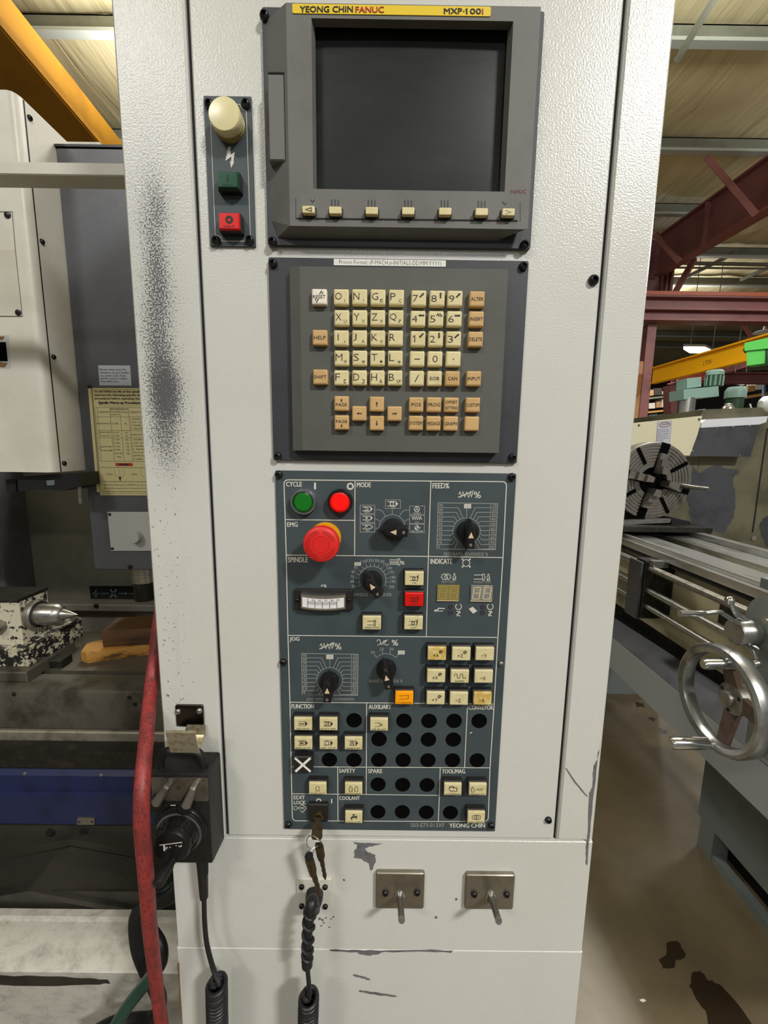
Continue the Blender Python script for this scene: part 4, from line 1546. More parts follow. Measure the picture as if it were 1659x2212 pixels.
N_ = 16
b = MB()
loop = [(ml + (mr - ml) * i / N_, mcurve(i / N_, True)) for i in range(N_ + 1)] + [(ml + (mr - ml) * (N_ - i) / N_, mcurve(1 - i / N_, False)) for i in range(N_ + 1)]
b.loft([[P3(x, z, .008) for x, z in loop], [P3(x, z, HM - .0003) for x, z in loop]])
b.build('meter_window', 'chrome', mt_)
b = MB()
ins = .0016
lp2 = [(ml + ins + (mr - ml - 2 * ins) * i / N_, mcurve(i / N_, True) - .0035) for i in range(N_ + 1)] + [(ml + ins + (mr - ml - 2 * ins) * (N_ - i) / N_, mcurve(1 - i / N_, False) + .0022) for i in range(N_ + 1)]
b.poly([P3(x, z, HM) for x, z in lp2])
b.build('meter_scale', 'meter_face', mt_, smooth=0)
b = MB()
for i in range(33):
    t = .15 + .66 * i / 32
    x = ml + (mr - ml) * t
    z = mcurve(t, False) + .0026
    L = .0088 if i % 8 == 0 and i else .004
    z_ = z + (.004 if L < .008 else 0)
    rib3(b, [P3(x, z_, HM + .0002), P3(x, z_ + L, HM + .0002)], .0003 if L < .008 else .0006)
for s_, t in (('50', .28), ('100', .42), ('150', .56), ('200', .70), ('%', .84)):
    x = ml + (mr - ml) * t
    z = mcurve(t, True) - .0062
    text3(b, s_, P3(x - .0017, z, HM + .0002), (.0034, 0, 0), (0, 0, .0019))
b.build('scale_print', 'print_black', mt_, smooth=0)
b = MB()
x = ml + (mr - ml) * .155
rib3(b, [P3(x, mcurve(.15, False) + .003, HM + .0003), P3(x, mcurve(.15, True) - .004, HM + .0003)], .0006)
b.build('needle', 'print_maroon', mt_, smooth=0)
# two-digit displays and pilot holes
for nm, q4, mt, sm in (('next_tool_display', ((945, 1264), (993.5, 1264.5), (991.5, 1299), (943, 1298.5)), 'display_amber', 'segment'), ('spindle_tool_display', ((1017.5, 1264.5), (1066, 1265), (1063, 1300), (1016, 1299.5)), 'display_clear', 'segment_pale')):
    a0, a1, c0, c1 = pxrect(q4, HP + .002)
    b = MB()
    slab(b, a0, a1, c0, c1, .0008, ((0, HP), (0, HP + .0015), (.0005, HP + .002)))
    o = b.build(nm, mt, op)
    b = MB()
    for f in (.26, .74):
        cxm = a0 + (a1 - a0) * f
        wz, wx = (c1 - c0) * .36, (a1 - a0) * .15
        zm = (c0 + c1) / 2 + .0005
        hh = HP + .0023
        for zz in (-wz, 0, wz):
            rib3(b, [P3(cxm - wx + zz * .1, zm + zz, hh), P3(cxm + wx + zz * .1, zm + zz, hh)], .0009)
        for xx in (-wx, wx):
            rib3(b, [P3(cxm + xx - wz * .1, zm - wz, hh), P3(cxm + xx + wz * .1, zm + wz, hh)], .0011)
    b.build('digit_segments', sm, o, smooth=0)
    b = MB()
    rib3(b, [P3(a0, c0 + .0006, HP + .0023), P3(a1 - .001, c0 + .0006, HP + .0023)], .0009)
    b.build('window_lip', 'segment_pale', o, smooth=0)
for x, y in ((973.5, 1310), (973.3, 1323), (1042.5, 1310.6), (1042, 1323)):
    b = MB()
    b.lathe(pp(x, y, HP), (0, -1, 0), [(.0027, .0001), (.0027, .0008), (.0021, .0009), (.002, .0003)], 16)
    b.build('pilot_lamp', 'bezel_plate', op)
# key switch
c = pp(687, 1757, .009)
b = MB()
kw = pp(708, 1757, .009).x - pp(666, 1757, .009).x
slab(b, c.x - kw / 2, c.x + kw / 2, c.z - kw / 2, c.z + kw / 2, .001, ((0, HP), (0, .008), (.0008, .009)))
ks = b.build('key_switch', 'button_black', op)
c2 = pp(687, 1766, .0105)
b = MB()
b.lathe(Vector((c2.x, -.009, c2.z)), (0, -1, 0), [(.0062, 0), (.0062, .0015), (.005, .002), (.0046, .0012)], 28)
b.build('lock_barrel', 'brass', ks)

# ---- key bunch hanging from the lock
kb = thing('key_bunch', 'worn keys on a wire ring hanging from the edit lock switch', 'keys', pp(684, 1880, .03))


def keyblade(name, bow, tip, wbow, wblade, th, mat, hole=True):
    bow, tip = Vector(bow), Vector(tip)
    U = (tip - bow).normalized()
    V = U.cross(Vector((0, -1, 0))).normalized()
    N = V.cross(U).normalized()
    L = (tip - bow).length
    prof = [(0, wbow * .38), (L * .1, wbow * .5), (L * .36, wbow * .46), (L * .46, wblade * .75), (L * .5, wblade * .5), (L * .62, wblade * .5), (L * .66, wblade * .34), (L * .74, wblade * .5), (L * .8, wblade * .36), (L * .88, wblade * .5), (L, wblade * .15)]
    pl = [bow + U * u + V * v for u, v in prof] + [bow + U * u - V * min(v, wbow * .5 if u < L * .45 else wblade * .5) for u, v in prof[::-1]]
    b = MB()
    b.loft([[p - N * th / 2 for p in pl], [p + N * th / 2 for p in pl]])
    o = b.build(name, mat, kb, smooth=0)
    if hole:
        b = MB()
        for sgn in (-1, 1):
            b.lathe(bow + U * L * .1 + N * (th / 2 + .0001) * sgn, N * sgn, [(.0016, 0), (.0012, .0001)], 14)
        b.build('key_hole', 'slot', o)


# key in the lock: bow hangs out of the barrel
b = MB()
p0, p1 = Vector((c2.x, -.0115, c2.z)), pp(684, 1813, .034)
U = (p1 - p0).normalized()
wv = [(0, .0032), (.25, .0035), (.3, .0062), (.9, .0068), (1, .005)]
L = (p1 - p0)
pl = [p0 + L * t + Vector((ww, 0, 0)) for t, ww in wv] + [p0 + L * t - Vector((ww, 0, 0)) for t, ww in wv[::-1]]
Nn = U.cross(Vector((1, 0, 0))).normalized() * .0011
b.loft([[p - Nn for p in pl], [p + Nn for p in pl]])
b.build('lock_key', 'key_metal', kb, smooth=0)
rc = pp(678, 1819, .034)
b = MB()
b.tube([rc + Vector((.0088 * math.cos(t * 2 * PI / 28), -.002 * math.sin(t * 4 * PI / 28), .0082 * math.sin(t * 2 * PI / 28))) for t in range(29)], .0006, 8, False)
b.build('split_ring', 'steel', kb)
r2 = pp(670, 1841, .036)
b = MB()
b.tube([r2 + Vector((.0042 * math.cos(t * 2 * PI / 20) + .002 * math.sin(t * 2 * PI / 20), -.002 * math.sin(t * 2 * PI / 20), .0056 * math.sin(t * 2 * PI / 20))) for t in range(21)], .0005, 8, False)
b.build('split_ring', 'steel', kb)
keyblade('door_key', pp(688, 1821, .032), pp(703, 1899, .026), .0105, .0052, .0018, 'key_metal')
keyblade('cabinet_key', pp(666, 1849, .038), pp(692, 1936, .040), .0105, .0062, .0022, 'key_metal')
b = MB()
q0 = pp(667, 1850, .0395)
b.lathe(q0 + Vector((0, .0012, 0)), (0.2, -1, 0.1), [(.0052, 0), (.0052, .0016), (.003, .002)], 8)
b.build('key_head_cover', 'black_plastic', kb)

# ================================================================== below the door
# connector with coiled lead
cp = thing('lead_connector', 'small cream square plate with black plug and strain-relief boot under the switch panel', 'connector', pp(677, 1964))
x0, x1, z0, z1 = pxrect(((640.5, 1900), (717, 1899), (716, 1964), (641.5, 1965)), .003)
b = MB()
slab(b, x0, x1, z0, z1, .0015, ((0, .0003), (0, .0025), (.0006, .003)))
b.build('square_plate', 'white_paint', cp)
for x, y in ((651.7, 1914.5), (702.5, 1915), (652, 1956), (703, 1957)):
    screw(cp, pp(x, y, .0031), .0036)
c = pp(680, 1930, .003)
b = MB()
b.lathe(c, (0, -1, -.1), [(.0115, -.0005), (.0115, .006), (.0105, .012), (.0095, .014), (.0095, .02), (.006, .022)], 28)
b.build('plug_body', 'black_rubber', cp)
ctrl = smoothpath([c + Vector((0, -.018, -.001)), pp(674, 1948, .034), pp(668, 1985, .042), pp(665, 2040, .046), pp(663.5, 2080, .046)], 10)
b = MB()
n_ = len(ctrl)
b.tube(ctrl, [.0092 - .0042 * min(1, i / n_ * 1.5) for i in range(n_)], 18)
b.build('relief_boot', 'black_rubber', cp)
b = MB()
turns = 5.5
st = int(n_ * .36)
pts = []
tot = 110
for i in range(tot):
    f = st + (n_ - 1.01 - st) * i / (tot - 1)
    k_ = int(f)
    p = ctrl[k_].lerp(ctrl[min(k_ + 1, n_ - 1)], f - k_)
    a = 2 * PI * turns * i / (tot - 1)
    rr = .0068 - .0012 * i / tot
    pts.append(p + Vector((rr * math.cos(a), rr * math.sin(a), 0)))
b.tube(pts, .0022, 8)
b.build('boot_spiral', 'black_rubber', cp)
b = MB()
e = ctrl[-1]
b.lathe(e + Vector((0, 0, .006)), (0, 0, -1), [(.0064, 0), (.0068, .001), (.0068, .0095), (.006, .0105)], 24)
b.build('boot_collar', 'black_rubber', cp)


def coil(start, end, R, pitch, r, lead):
    s, e = Vector(start), Vector(end)
    L = (e - s).length
    U = (e - s).normalized()
    A = U.cross(Vector((0, 1, 0))).normalized()
    B = U.cross(A)
    n = int(L / pitch * 22)
    pts = list(lead)
    for i in range(n):
        a = 2 * PI * i / 22
        gr = min(1, i / 14)
        pts.append(s + U * (pitch * i / 22) + (A * math.cos(a + 1.2) + B * math.sin(a + 1.2)) * R * (.35 + .65 * gr))
    return pts


b = MB()
lead = smoothpath([e + Vector((0, 0, -.002)), pp(666, 2110, .046), pp(669, 2145, .05)], 8)
b.tube(coil(pp(667, 2150, .046), pp(660, 2420, .04), .0105, .0052, .0024, lead), .0029, 9)
tag(b.build('coiled_lead', 'black_rubber', None), 'black coiled lead hanging from the plug under the switch panel', 'cable')


# pegs on stainless plates
def peg(q4, scr, b0, e0, label):
    o = thing('hook_plate', label, 'hook', pp(b0[0], q4[2][1]), 'hook plates under the switch panel')
    x0, x1, z0, z1 = pxrect(q4, .006)
    b = MB()
    slab(b, x0, x1, z0, z1, .003, ((0, .0003), (0, .005), (.001, .006)))
    b.build('backing_plate', 'steel_plate', o)
    for x, y in scr:
        screw(o, pp(x, y, .0061), .0042)
    b = MB()
    p0, p1 = pp(b0[0], b0[1], .006), pp(e0[0], e0[1], .052)
    b.tube([p0, p0 + Vector((0, -.004, 0)), p0.lerp(p1, .25), p0.lerp(p1, .6), p1], [.0058, .0055, .0042, .004, .0042], 16)
    b.build('hook_peg', 'steel', o)
    b = MB()
    b.lathe(p0, (0, -1, 0), [(.0075, 0), (.007, .0016), (.0055, .0026)], 14)
    b.build('weld_bead', 'chrome', o)


peg(((812, 1887), (917, 1886.5), (916, 1964.5), (811.5, 1963)), ((832.5, 1927.7), (901, 1927)), (863.5, 1935), (867.6, 1987), 'left one of the two stainless hook plates, its short peg pointing straight down')
peg(((1007, 1891), (1112, 1890.5), (1109, 1966), (1003.5, 1964.5)), ((1024, 1930.3), (1094, 1930.8)), (1060, 1936), (1077, 1989), 'right one of the two stainless hook plates, its short peg leaning to the right')

# ================================================================== pendant hand wheel
hk = thing('pendant_bracket', 'bent metal bracket with two rivets holding the black hand pendant', 'bracket', pp(405, 1570))
x0, x1, z0, z1 = pxrect(((378.5, 1524), (438, 1523.5), (440, 1569), (380, 1569.5)), .003)
b = MB()
slab(b, x0, x1, z0, z1, .002, ((0, .0003), (0, .0024), (.0005, .003)))
b.build('back_plate', 'dark_chrome', hk)
for x, y in ((385, 1537), (431, 1535.5)):
    b = MB()
    b.lathe(pp(x, y, .003), (0, -1, 0), [(.0036, 0), (.0034, .0014), (.002, .0024), (.0012, .002)], 18)
    b.build('rivet', 'steel', hk)
b = MB()
hb = z0


def strip(b, x0, x1, prof, th):
    """bent sheet: prof = (h, z) polyline, th thick"""
    outer = []
    for i, (h, z) in enumerate(prof):
        a = prof[max(i - 1, 0)]
        c = prof[min(i + 1, len(prof) - 1)]
        t = Vector((c[0] - a[0], c[1] - a[1])).normalized()
        outer.append((h - t.y * th, z + t.x * th))
    lp = list(prof) + outer[::-1]
    b.loft([[P3(x0, z, h) for h, z in lp], [P3(x1, z, h) for h, z in lp]])


zb = pp(400, 1628, .034).z
zt = pp(400, 1588, .046).z
strip(b, pp(381, 1600, .03).x, pp(425, 1600, .03).x - .001, [(.002, hb + .002), (.003, hb - .012), (.008, zb + .004), (.015, zb - .003), (.024, zb - .004)], .0016)
b.build('cradle', 'worn_lip', hk)
b = MB()
strip(b, pp(361, 1600, .04).x, pp(424, 1600, .04).x, [(.026, zb - .003), (.034, zb), (.039, (zb + zt) / 2), (.0425, zt), (.0395, zt + .0012)], .0016)
b.build('front_lip', 'worn_lip', hk)

pd = thing('hand_pendant', 'black hand-wheel pendant with two chrome switches hanging on the cabinet left edge', 'pendant', pp(400, 1868, .03))
HB0, HB1 = .006, .041
fx0, fx1, fz0, fz1 = pxrect(((330, 1672), (449, 1675), (458, 1868), (334, 1868)), HB1)
b = MB()
slab(b, fx0 - .002, fx1 + .002, fz0, fz1 + .003, .004, ((.001, HB0), (0, HB0 + .002), (0.0015, HB1 - .004), (.002, HB1 - .001), (.004, HB1)))
b.build('case', 'black_plastic', pd)
# carrying loop on top
p0, p1 = pp(347, 1652, .03), pp(440, 1652, .03)
b = MB()
zt2 = pp(390, 1622, .03).z
b.tube(smoothpath([p0 + Vector((0, 0, -.008)), p0 + Vector((.0, 0, .004)), Vector((p0.x + .005, p0.y, zt2 - .003)), Vector((p0.x + .014, p0.y, zt2)), Vector((p1.x - .014, p1.y, zt2)), Vector((p1.x - .005, p1.y, zt2 - .003)), p1 + Vector((0, 0, .004)), p1 + Vector((0, 0, -.008))], 6), .0047, 14)
b.build('carry_loop', 'black_plastic', pd)
b = MB()
slab(b, pp(328, 1700, HB1).x, pp(449, 1700, HB1).x, pp(390, 1729, HB1).z, pp(390, 1679.5, HB1).z, .0015, ((0, HB1 - .0005), (0, HB1 + .0008)))
fp = b.build('face_plate', 'pendant_plate', pd)
b = MB()
for s_, x, y in (('X1', 406, 1686), ('X10', 419, 1684), ('X100', 438, 1686)):
    text(b, s_, x - 4, y - 2, x + 4, y + 2, HB1 + .0011)
for s_, x, y in (('X', 350, 1686), ('Y', 362, 1684), ('Z', 374, 1686)):
    text(b, s_, x - 2, y - 2, x + 2, y + 2, HB1 + .0011)
b.build('plate_print', 'print_black', fp, smooth=0)
b = MB()
b.lathe(pp(387, 1701.5, HB1 + .0008), (0, -1, 0), [(.0024, 0), (.0024, .0006), (.0014, .0008), (.0012, .0002)], 14)
b.build('screw', 'brass', fp)
for x, y, a_ in ((357, 1704, -32), (417, 1708, -22)):
    c = pp(x, y, HB1 + .001)
    b = MB()
    a = math.radians(a_)
    U = Vector((math.sin(-a), 0, math.cos(a)))
    V = Vector((U.z, 0, -U.x))
    out = [(.014, -.003), (.0148, 0), (.014, .003), (-.013, .0055), (-.0155, 0), (-.013, -.0055)]
    b.loft([[c + U * u + V * v + Vector((0, 0, 0)) for u, v in out], [c + U * u + V * v + Vector((0, -.010, 0)) for u, v in out], [c + U * u * .92 + V * v * .7 + Vector((0, -.0125, 0)) for u, v in out]])
    so = b.build('selector_switch', 'steel_dull', pd, smooth=0)
    b = MB()
    b.lathe(c - U * .017, (0, -1, 0), [(.0085, 0), (.0085, .009), (.007, .0105)], 24)
    b.build('switch_hub', 'knob', so)
dc = pp(391, 1791, HB1 + .001)
DR_ = .0285
b = MB()
b.lathe(dc, (0, -1, 0), [(DR_ * 1.1, -.0005), (DR_ * 1.1, .0015), (DR_ * 1.06, .003), (DR_, .0032), (DR_ * .97, .0052), (DR_ * .72, .006)], 60)
dl = b.build('dial_ring', 'knob', pd)
b = MB()
for i in range(100):
    a = 2 * PI * i / 100
    r0, r1 = DR_ * .945, DR_ * (.86 if i % 10 else .8)
    h = [.0056, .0058]
    rib3(b, [dc + Vector((r0 * math.cos(a), -.0057, r0 * math.sin(a))), dc + Vector((r1 * math.cos(a), -.0061, r1 * math.sin(a)))], .0004)
for i in range(10):
    a = PI / 2 - 2 * PI * i / 10 - .3
    c = dc + Vector((DR_ * .76 * math.cos(a), -.0064, DR_ * .76 * math.sin(a)))
    V = Vector((math.cos(a), 0, math.sin(a)))
    U = Vector((V.z, 0, -V.x))
    text3(b, str(i * 10), c - U * .0016 - V * .0011, U * .0032, V * .0022)
b.build('dial_graduation', 'print_dim', dl, smooth=0)
b = MB()
rib(b, [(368, 1739.5), (379.5, 1739.5)], .0011, HB1 + .0003)
b.poly([pp(x, y, HB1 + .0003) for x, y in ((386.5, 1735), (392.5, 1735), (389.5, 1746))])
rib(b, [(399, 1739.5), (406, 1742)], .0011, HB1 + .0003)
b.build('index_mark', 'print_white', pd, smooth=0)
b = MB()
kr = .0212
hk_ = .024
b.lathe(dc, (0, -1, 0), [(kr * 1.16, .005), (kr * 1.14, .009), (kr * 1.04, .014), (kr, hk_ - .006), (kr * .98, hk_ - .002), (kr * .92, hk_)], 52)
wh = b.build('hand_wheel', 'knob', pd)
b = MB()
for i in range(14):
    a = 2 * PI * i / 14
    u = Vector((math.cos(a), 0, math.sin(a)))
    t = Vector((-u.z, 0, u.x)) * .0024
    y0_, y1_ = Vector((0, -.010, 0)), Vector((0, -hk_ + .007, 0))
    ra, rb = kr * 1.12, kr * 1.02
    q0, q1 = dc + u * ra + y0_, dc + u * rb + y1_
    b.loft([[q0 - t, q0 + t, q1 + t, q1 - t], [p + u * .0012 for p in (q0 - t * .7, q0 + t * .7, q1 + t * .7, q1 - t * .7)]])
b.build('grip_rib', 'knob', wh, smooth=0)
b = MB()
fc = dc + Vector((0, -hk_ - .0004, 0))
o_ = fc + Vector((-.0125, 0, -.0025))
rib3(b, [o_ + Vector((0, 0, .0065)), o_ + Vector((.026, 0, .0105))], .0011)
rib3(b, [o_ + Vector((.0052, 0, .0065)), o_ + Vector((.0052, 0, -.001))], .0022)
rib3(b, [o_ + Vector((.0072, 0, .0035)), o_ + Vector((.0078, 0, .0012))], .0012)
rib3(b, [o_ + Vector((.0072, 0, .0038)), o_ + Vector((.0092, 0, .0036))], .0011)
rib3(b, [o_ + Vector((.011, 0, .003)), o_ + Vector((.0125, 0, .0046))], .0009)
rib3(b, [o_ + Vector((.0185, 0, .0058)), o_ + Vector((.0195, 0, .0064))], .0011)
rib3(b, [o_ + Vector((.022, 0, .0062)), o_ + Vector((.0225, 0, .0048)), o_ + Vector((.0245, 0, .005)), o_ + Vector((.0248, 0, .0072))], .001)
b.build('worn_lettering', 'print_white', wh, smooth=0)
b = MB()
hc = dc + Vector((.0012, -hk_ + .001, -.0165))
b.lathe(hc, (-.2, -1, -.12), [(.0042, 0), (.0042, .004), (.0055, .007), (.0062, .02), (.0058, .026), (.004, .027), (.002, .0265)], 20)
b.build('crank_handle', 'black_plastic', wh)
# cord out of the bottom
cc = Vector((pp(434, 1868, .028).x, -.026, fz0 + .001))
b = MB()
b.tube([cc, cc + Vector((.0008, 0, -.012)), Vector((pp(439, 1935, .028).x, -.026, pp(439, 1938, .026).z))], [.0078, .0068, .0052], 18)
for i in range(7):
    z = cc.z - .008 - i * .0035
    b.lathe((cc.x + .0008 + i * .0002, cc.y, z), (0, 0, -1), [(.0074 - i * .0003, 0), (.0074 - i * .0003, .0016)], 18)
b.build('cord_boot', 'black_rubber', pd)
b = MB()
lead = smoothpath([Vector((pp(439, 1935, .028).x, -.026, pp(439, 1936, .026).z)), pp(442, 1990, .026), pp(447, 2040, .028), pp(460, 2090, .034), pp(474, 2125, .042)], 8)
b.tube(coil(pp(468, 2120, .036), pp(473, 2420, .034), .0108, .0054, .0026, lead), .0031, 9)
tag(b.build('coiled_pendant_cord', 'black_rubber', None), 'black coiled cord hanging from the hand pendant at the cabinet left edge', 'cable')

# ================================================================== milling machine seen left of the cabinet


def ext(b, pts, d, depth):
    """outline given in photograph points on the plane d metres from the camera, extruded depth metres away"""
    r = [at(x, y, d) for x, y in pts]
    return b.loft([[p + Vector((0, depth, 0)) for p in r], r])


def LB(b, x0, x1, d0, d1, p0, p1, bev=0.0):
    """box from X, distance from the camera and drop below the camera"""
    return b.box((x0, d0 - CAM_D, CAM_H - p0), (x1, d1 - CAM_D, CAM_H - p1), bev)


# white cross rail
rz1, rz0 = at(130, 350, .75).z, at(130, 378, .75).z
b = MB()
b.box((-2.6, .27, rz0), (XL + .02, .306, rz1), .0015)
tag(b.build('cross_rail', 'white_paint', None), 'white horizontal rail running from the left frame edge to behind the cabinet', 'rail')

# spindle head cover
hx = at(54, 540, 1.05).x + .012
ht, hbz = at(20, 194, 1.05).z, at(60, 1020, 1.05).z
sh = thing('spindle_head_cover', 'white sheet-metal spindle head cover with black screws at the far left', 'machine cover', (hx - .3, .6, hbz))
b = MB()
y0, y1 = 1.05 - CAM_D, 1.24 - CAM_D
out = [(-2.2, y0), (hx - .016, y0), (hx - .008, y0 + .003), (hx - .003, y0 + .009), (hx, y0 + .02), (hx, y1), (-2.2, y1)]
b.loft([[Vector((x, y, hbz)) for x, y in out], [Vector((x, y, ht)) for x, y in out]])
b.build('front_cover', 'white_paint', sh)
b = MB()
b.box((hx - .001, y0 + .026, hbz + .0005), (hx + .0012, y1 - .001, ht - .002))
b.build('side_cover', 'white_paint', sh)
b = MB()
b.box((hx - .0005, y0 + .0235, hbz + .0005), (hx + .0014, y0 + .026, ht - .002))
b.build('seam', 'seal', sh)
for x, y in ((52, 244), (80, 516), (103, 768), (127, 1001)):
    p = atx(x, y, hx + .0012)
    b = MB()
    sock_screw(b, Vector((hx + .0012, y0 + .036, p.z)), .0062, (1, 0, 0))
    b.build('screw', 'screw', sh)
b = MB()
b.lathe(at(40.5, 675.5, 1.0499), (0, -1, 0), [(.0072, 0), (.0066, .003), (.003, .004)], 16)
b.build('screw', 'screw', sh)
b = MB()
b.lathe(at(17, 465, 1.0499), (0, -1, 0), [(.0072, 0), (.0066, .003), (.003, .004)], 16)
b.build('screw', 'screw', sh)
b = MB()
ext(b, [(-300, 683.5), (48, 683.5), (34, 540), (-300, 540)], 1.0492, .0009)
ins = b.build('access_cover', 'white_paint', sh, smooth=0)
b = MB()
q = [at(x, y, 1.0488) for x, y in ((-30, 683), (48, 683), (33, 540), (26, 457), (-30, 457))]
rib3(b, q, .0011)
b.build('cover_gap', 'seal', sh, smooth=0)
b = MB()
ext(b, [(-90, 723), (19, 724), (22.5, 795), (-90, 795)], 1.0494, .0007)
o = b.build('old_label', 'cover_plate', sh, smooth=0)
b = MB()
ext(b, [(-90, 738), (12, 739), (16, 780), (-90, 780)], 1.0484, .0008)
b.build('label_window', 'hole', o, smooth=0)
patch(sh, 'glue_stain', [(-4, 727), (10, 726), (6, 732), (-4, 734)], 'rust', d=1.0482, amp=1, seed=4)
patch(sh, 'glue_stain', [(-2, 782), (16, 783), (10, 792), (-2, 793)], 'rust', d=1.0482, amp=1, seed=6)

# tool-change arm under the head
ta = thing('tool_change_arm', 'black tool change arm with steel pin under the white spindle head cover', 'machine part', at(100, 1060, 1.1))
b = MB()
ext(b, [(36, 1030), (80, 1027), (168, 1021), (172, 1050), (150, 1056), (140, 1060), (74, 1057), (40, 1062)], 1.075, .078)
b.build('arm', 'black_plastic', ta, smooth=0)
b = MB()
ext(b, [(12, 1036), (34, 1035), (34, 1062), (14, 1062)], 1.09, .06)
b.build('stub', 'black_plastic', ta, smooth=0)
b = MB()
ext(b, [(100, 1038), (117, 1037), (117, 1048), (102, 1049)], 1.0725, .004)
b.build('part_plate', 'bin_grey', ta, smooth=0)
b = MB()
p = at(170, 1046, 1.1)
b.lathe(p, (0, 0, -1), [(.0055, 0), (.0055, .05), (.004, .053)], 14)
b.build('steel_pin', 'steel', ta)

# dark grey spindle housing
cl = at(108, 320, 1.16).x
cl2 = at(190, 1230, 1.16).x
ctop, cbot = at(180, 319, 1.16).z, at(250, 1231, 1.16).z
mc = thing('spindle_housing', 'dark grey spindle housing box behind the white cover, with a spindle below', 'machine housing', (-.72, .8, cbot))
b = MB()
hl_ = max((cl + cl2) / 2, hx + .002)
b.box((hl_, 1.16 - CAM_D, cbot), (-.2, 1.45 - CAM_D, ctop), .003)
b.build('housing', 'grey_column', mc)
b = MB()
b.box((hl_, 1.157 - CAM_D, ctop + .0005), (-.2, 1.45 - CAM_D, ctop + .006))
b.build('top_lid', 'screw', mc)
for x, y in ((183, 1034), (281.5, 1224.5)):
    b = MB()
    b.lathe(at(x, y, 1.1599), (0, -1, 0), [(.0062, 0), (.0058, .004), (.003, .005)], 16)
    b.build('screw', 'screw', mc)
b = MB()
ext(b, [(232, 1106), (420, 1106), (420, 1190), (240, 1190)], 1.156, .0039)
o = b.build('cover_plate', 'cover_plate', mc, smooth=0)
for x, y in ((237, 1111), (243, 1185)):
    b = MB()
    b.lathe(at(x, y, 1.1559), (0, -1, 0), [(.0042, 0), (.0038, .002), (.002, .003)], 12)
    b.build('screw', 'screw', o)
b = MB()
c = at(296, 1158, 1.156)
b.lathe(c, (0, -1, 0), [(.0165, 0), (.0165, .018), (.0155, .02), (.004, .0205)], 32)
b.build('round_knob', 'cover_plate', o)
c = at(311, 1231, 1.24)
c.z = cbot
b = MB()
b.lathe(c, (0, 0, -1), [(.052, 0), (.052, .008), (.036, .010), (.0345, .058), (.032, .06)], 36)
b.build('spindle_nose', 'steel', mc)

# tool holder standing on the block
c2 = Vector((c.x, c.y, 1.0035))
b = MB()
b.lathe(c2, (0, 0, 1), [(.030, 0), (.031, .004), (.031, cbot - .06 - 1.0035 - .003), (.028, cbot - .0605 - 1.0035)], 32)
tag(b.build('tool_holder', 'dark_cast', None), 'dark tool holder in the spindle just above the brown wood block', 'tool')

# stickers on the housing
st = thing('vibration_sticker', 'small silver text sticker with five lines above the cream warm-up sign', 'sticker', at(248, 833, 1.16))
b = MB()
q = [at(x, y, 1.1594) for x, y in ((212, 789), (281, 789.5), (284, 833), (215, 832.5))]
b.loft([[p + Vector((0, .0005, 0)) for p in q], q])
b.build('sticker_sheet', 'sign_white', st, smooth=0)
b = MB()
for i, (s_, wd) in enumerate((('Please make sure the', 58), ('vibrations of tool holders', 65), ('are under 2.5G if the', 56), ('spindle speed is higher', 60), ('Than 8000 rpm.', 40))):
    x, y = 214.5 + i * .6, 800.3 + i * 6.6
    o_ = at(x, y, 1.159)
    text3(b, s_, o_, at(x + wd, y + .2, 1.159) - o_, at(x - .2, y - 4.6, 1.159) - o_)
b.build('lettering', 'print_black', st, smooth=0)
sg = thing('warm_up_sign', 'cream spindle warm-up procedure sign, its right side hidden behind the cabinet', 'sign', at(270, 1070, 1.16))
D_ = 1.1575


def sgp(u, v):
    """u right, v down in sign units of photograph pixels"""
    return at(196 + u + v * .088, 838 + v + u * .004, D_)


b = MB()
q = [sgp(0, 0), sgp(162, 0), sgp(162, 232), sgp(0, 232)]
b.loft([[p + Vector((0, .0022, 0)) for p in q], q])
b.build('sign_sheet', 'sign_cream', sg, smooth=0)
b = MB()
q = [at(190, 838, 1.153), at(196, 838, 1.1535), at(215, 1064, 1.1535), at(209, 1062, 1.153)]
b.loft([[p + Vector((0, .001, 0)) for p in q], q])
b.build('raised_edge', 'sign_cream', sg, smooth=0)
b = MB()
b.lathe(at(194, 836, 1.156), (0, -1, 0), [(.005, 0), (.0045, .003), (.002, .0035)], 14)
b.build('screw', 'screw', sg)
D_ = 1.1571
b = MB()


def sl(s_, u, v, wd, hgt, bold=0.0, bb=None):
    o_ = sgp(u, v)
    text3(bb or b, s_, o_, sgp(u + wd, v) - o_, sgp(u, v - hgt) - o_, bold)


sl('To EXTEND the life of the spindle, please', 7, 11, 122, 5.5, .02)
sl('exercise the following spindle warm-up', 7, 18.5, 118, 5.5, .02)
sl('procedures before operating the machine.', 7, 26, 124, 5.5, .02)
sl('Spindle Warm-up Procedures', 14, 36, 92, 7, .03)


def ln(pts, w=.0006):
    rib3(b, [sgp(u, v) for u, v in pts], w)


ln([(14, 38), (108, 38)], .0004)
ln([(5, 42), (158, 42)])
ln([(5, 62), (158, 62)])
ln([(5, 92), (158, 92)])
ln([(5, 107.5), (158, 107.5)])
ln([(5, 158), (158, 158)])
for u in (5, 9.5, 37, 58.5, 77, 158):
    ln([(u, 42), (u, 158)])
ln([(1, 3), (160, 3)], .0004)
ln([(2.5, 3), (2.5, 228)], .0004)
ln([(1, 228), (160, 228)], .0004)
sl('CONDITION', 11, 54, 24, 4)
for s_, v in (('SPINDLE SPEED', 47.5), ('Max. Spindle', 53.5), ('Speed rpm %', 59.5)):
    sl(s_, 38, v, 19, 4)
sl('DURATION', 59.5, 47.5, 16.5, 4)
sl('(Minutes)', 61, 54, 14, 4)
sl('CHECK FOR', 80, 54, 30, 4)
sl('1', 6.5, 79, 1, 3.5)
sl('Daily Maintenance', 10, 79, 26, 4)
sl('(1) 20%', 38.5, 79, 14, 4)
sl('10', 66, 79, 5, 4)
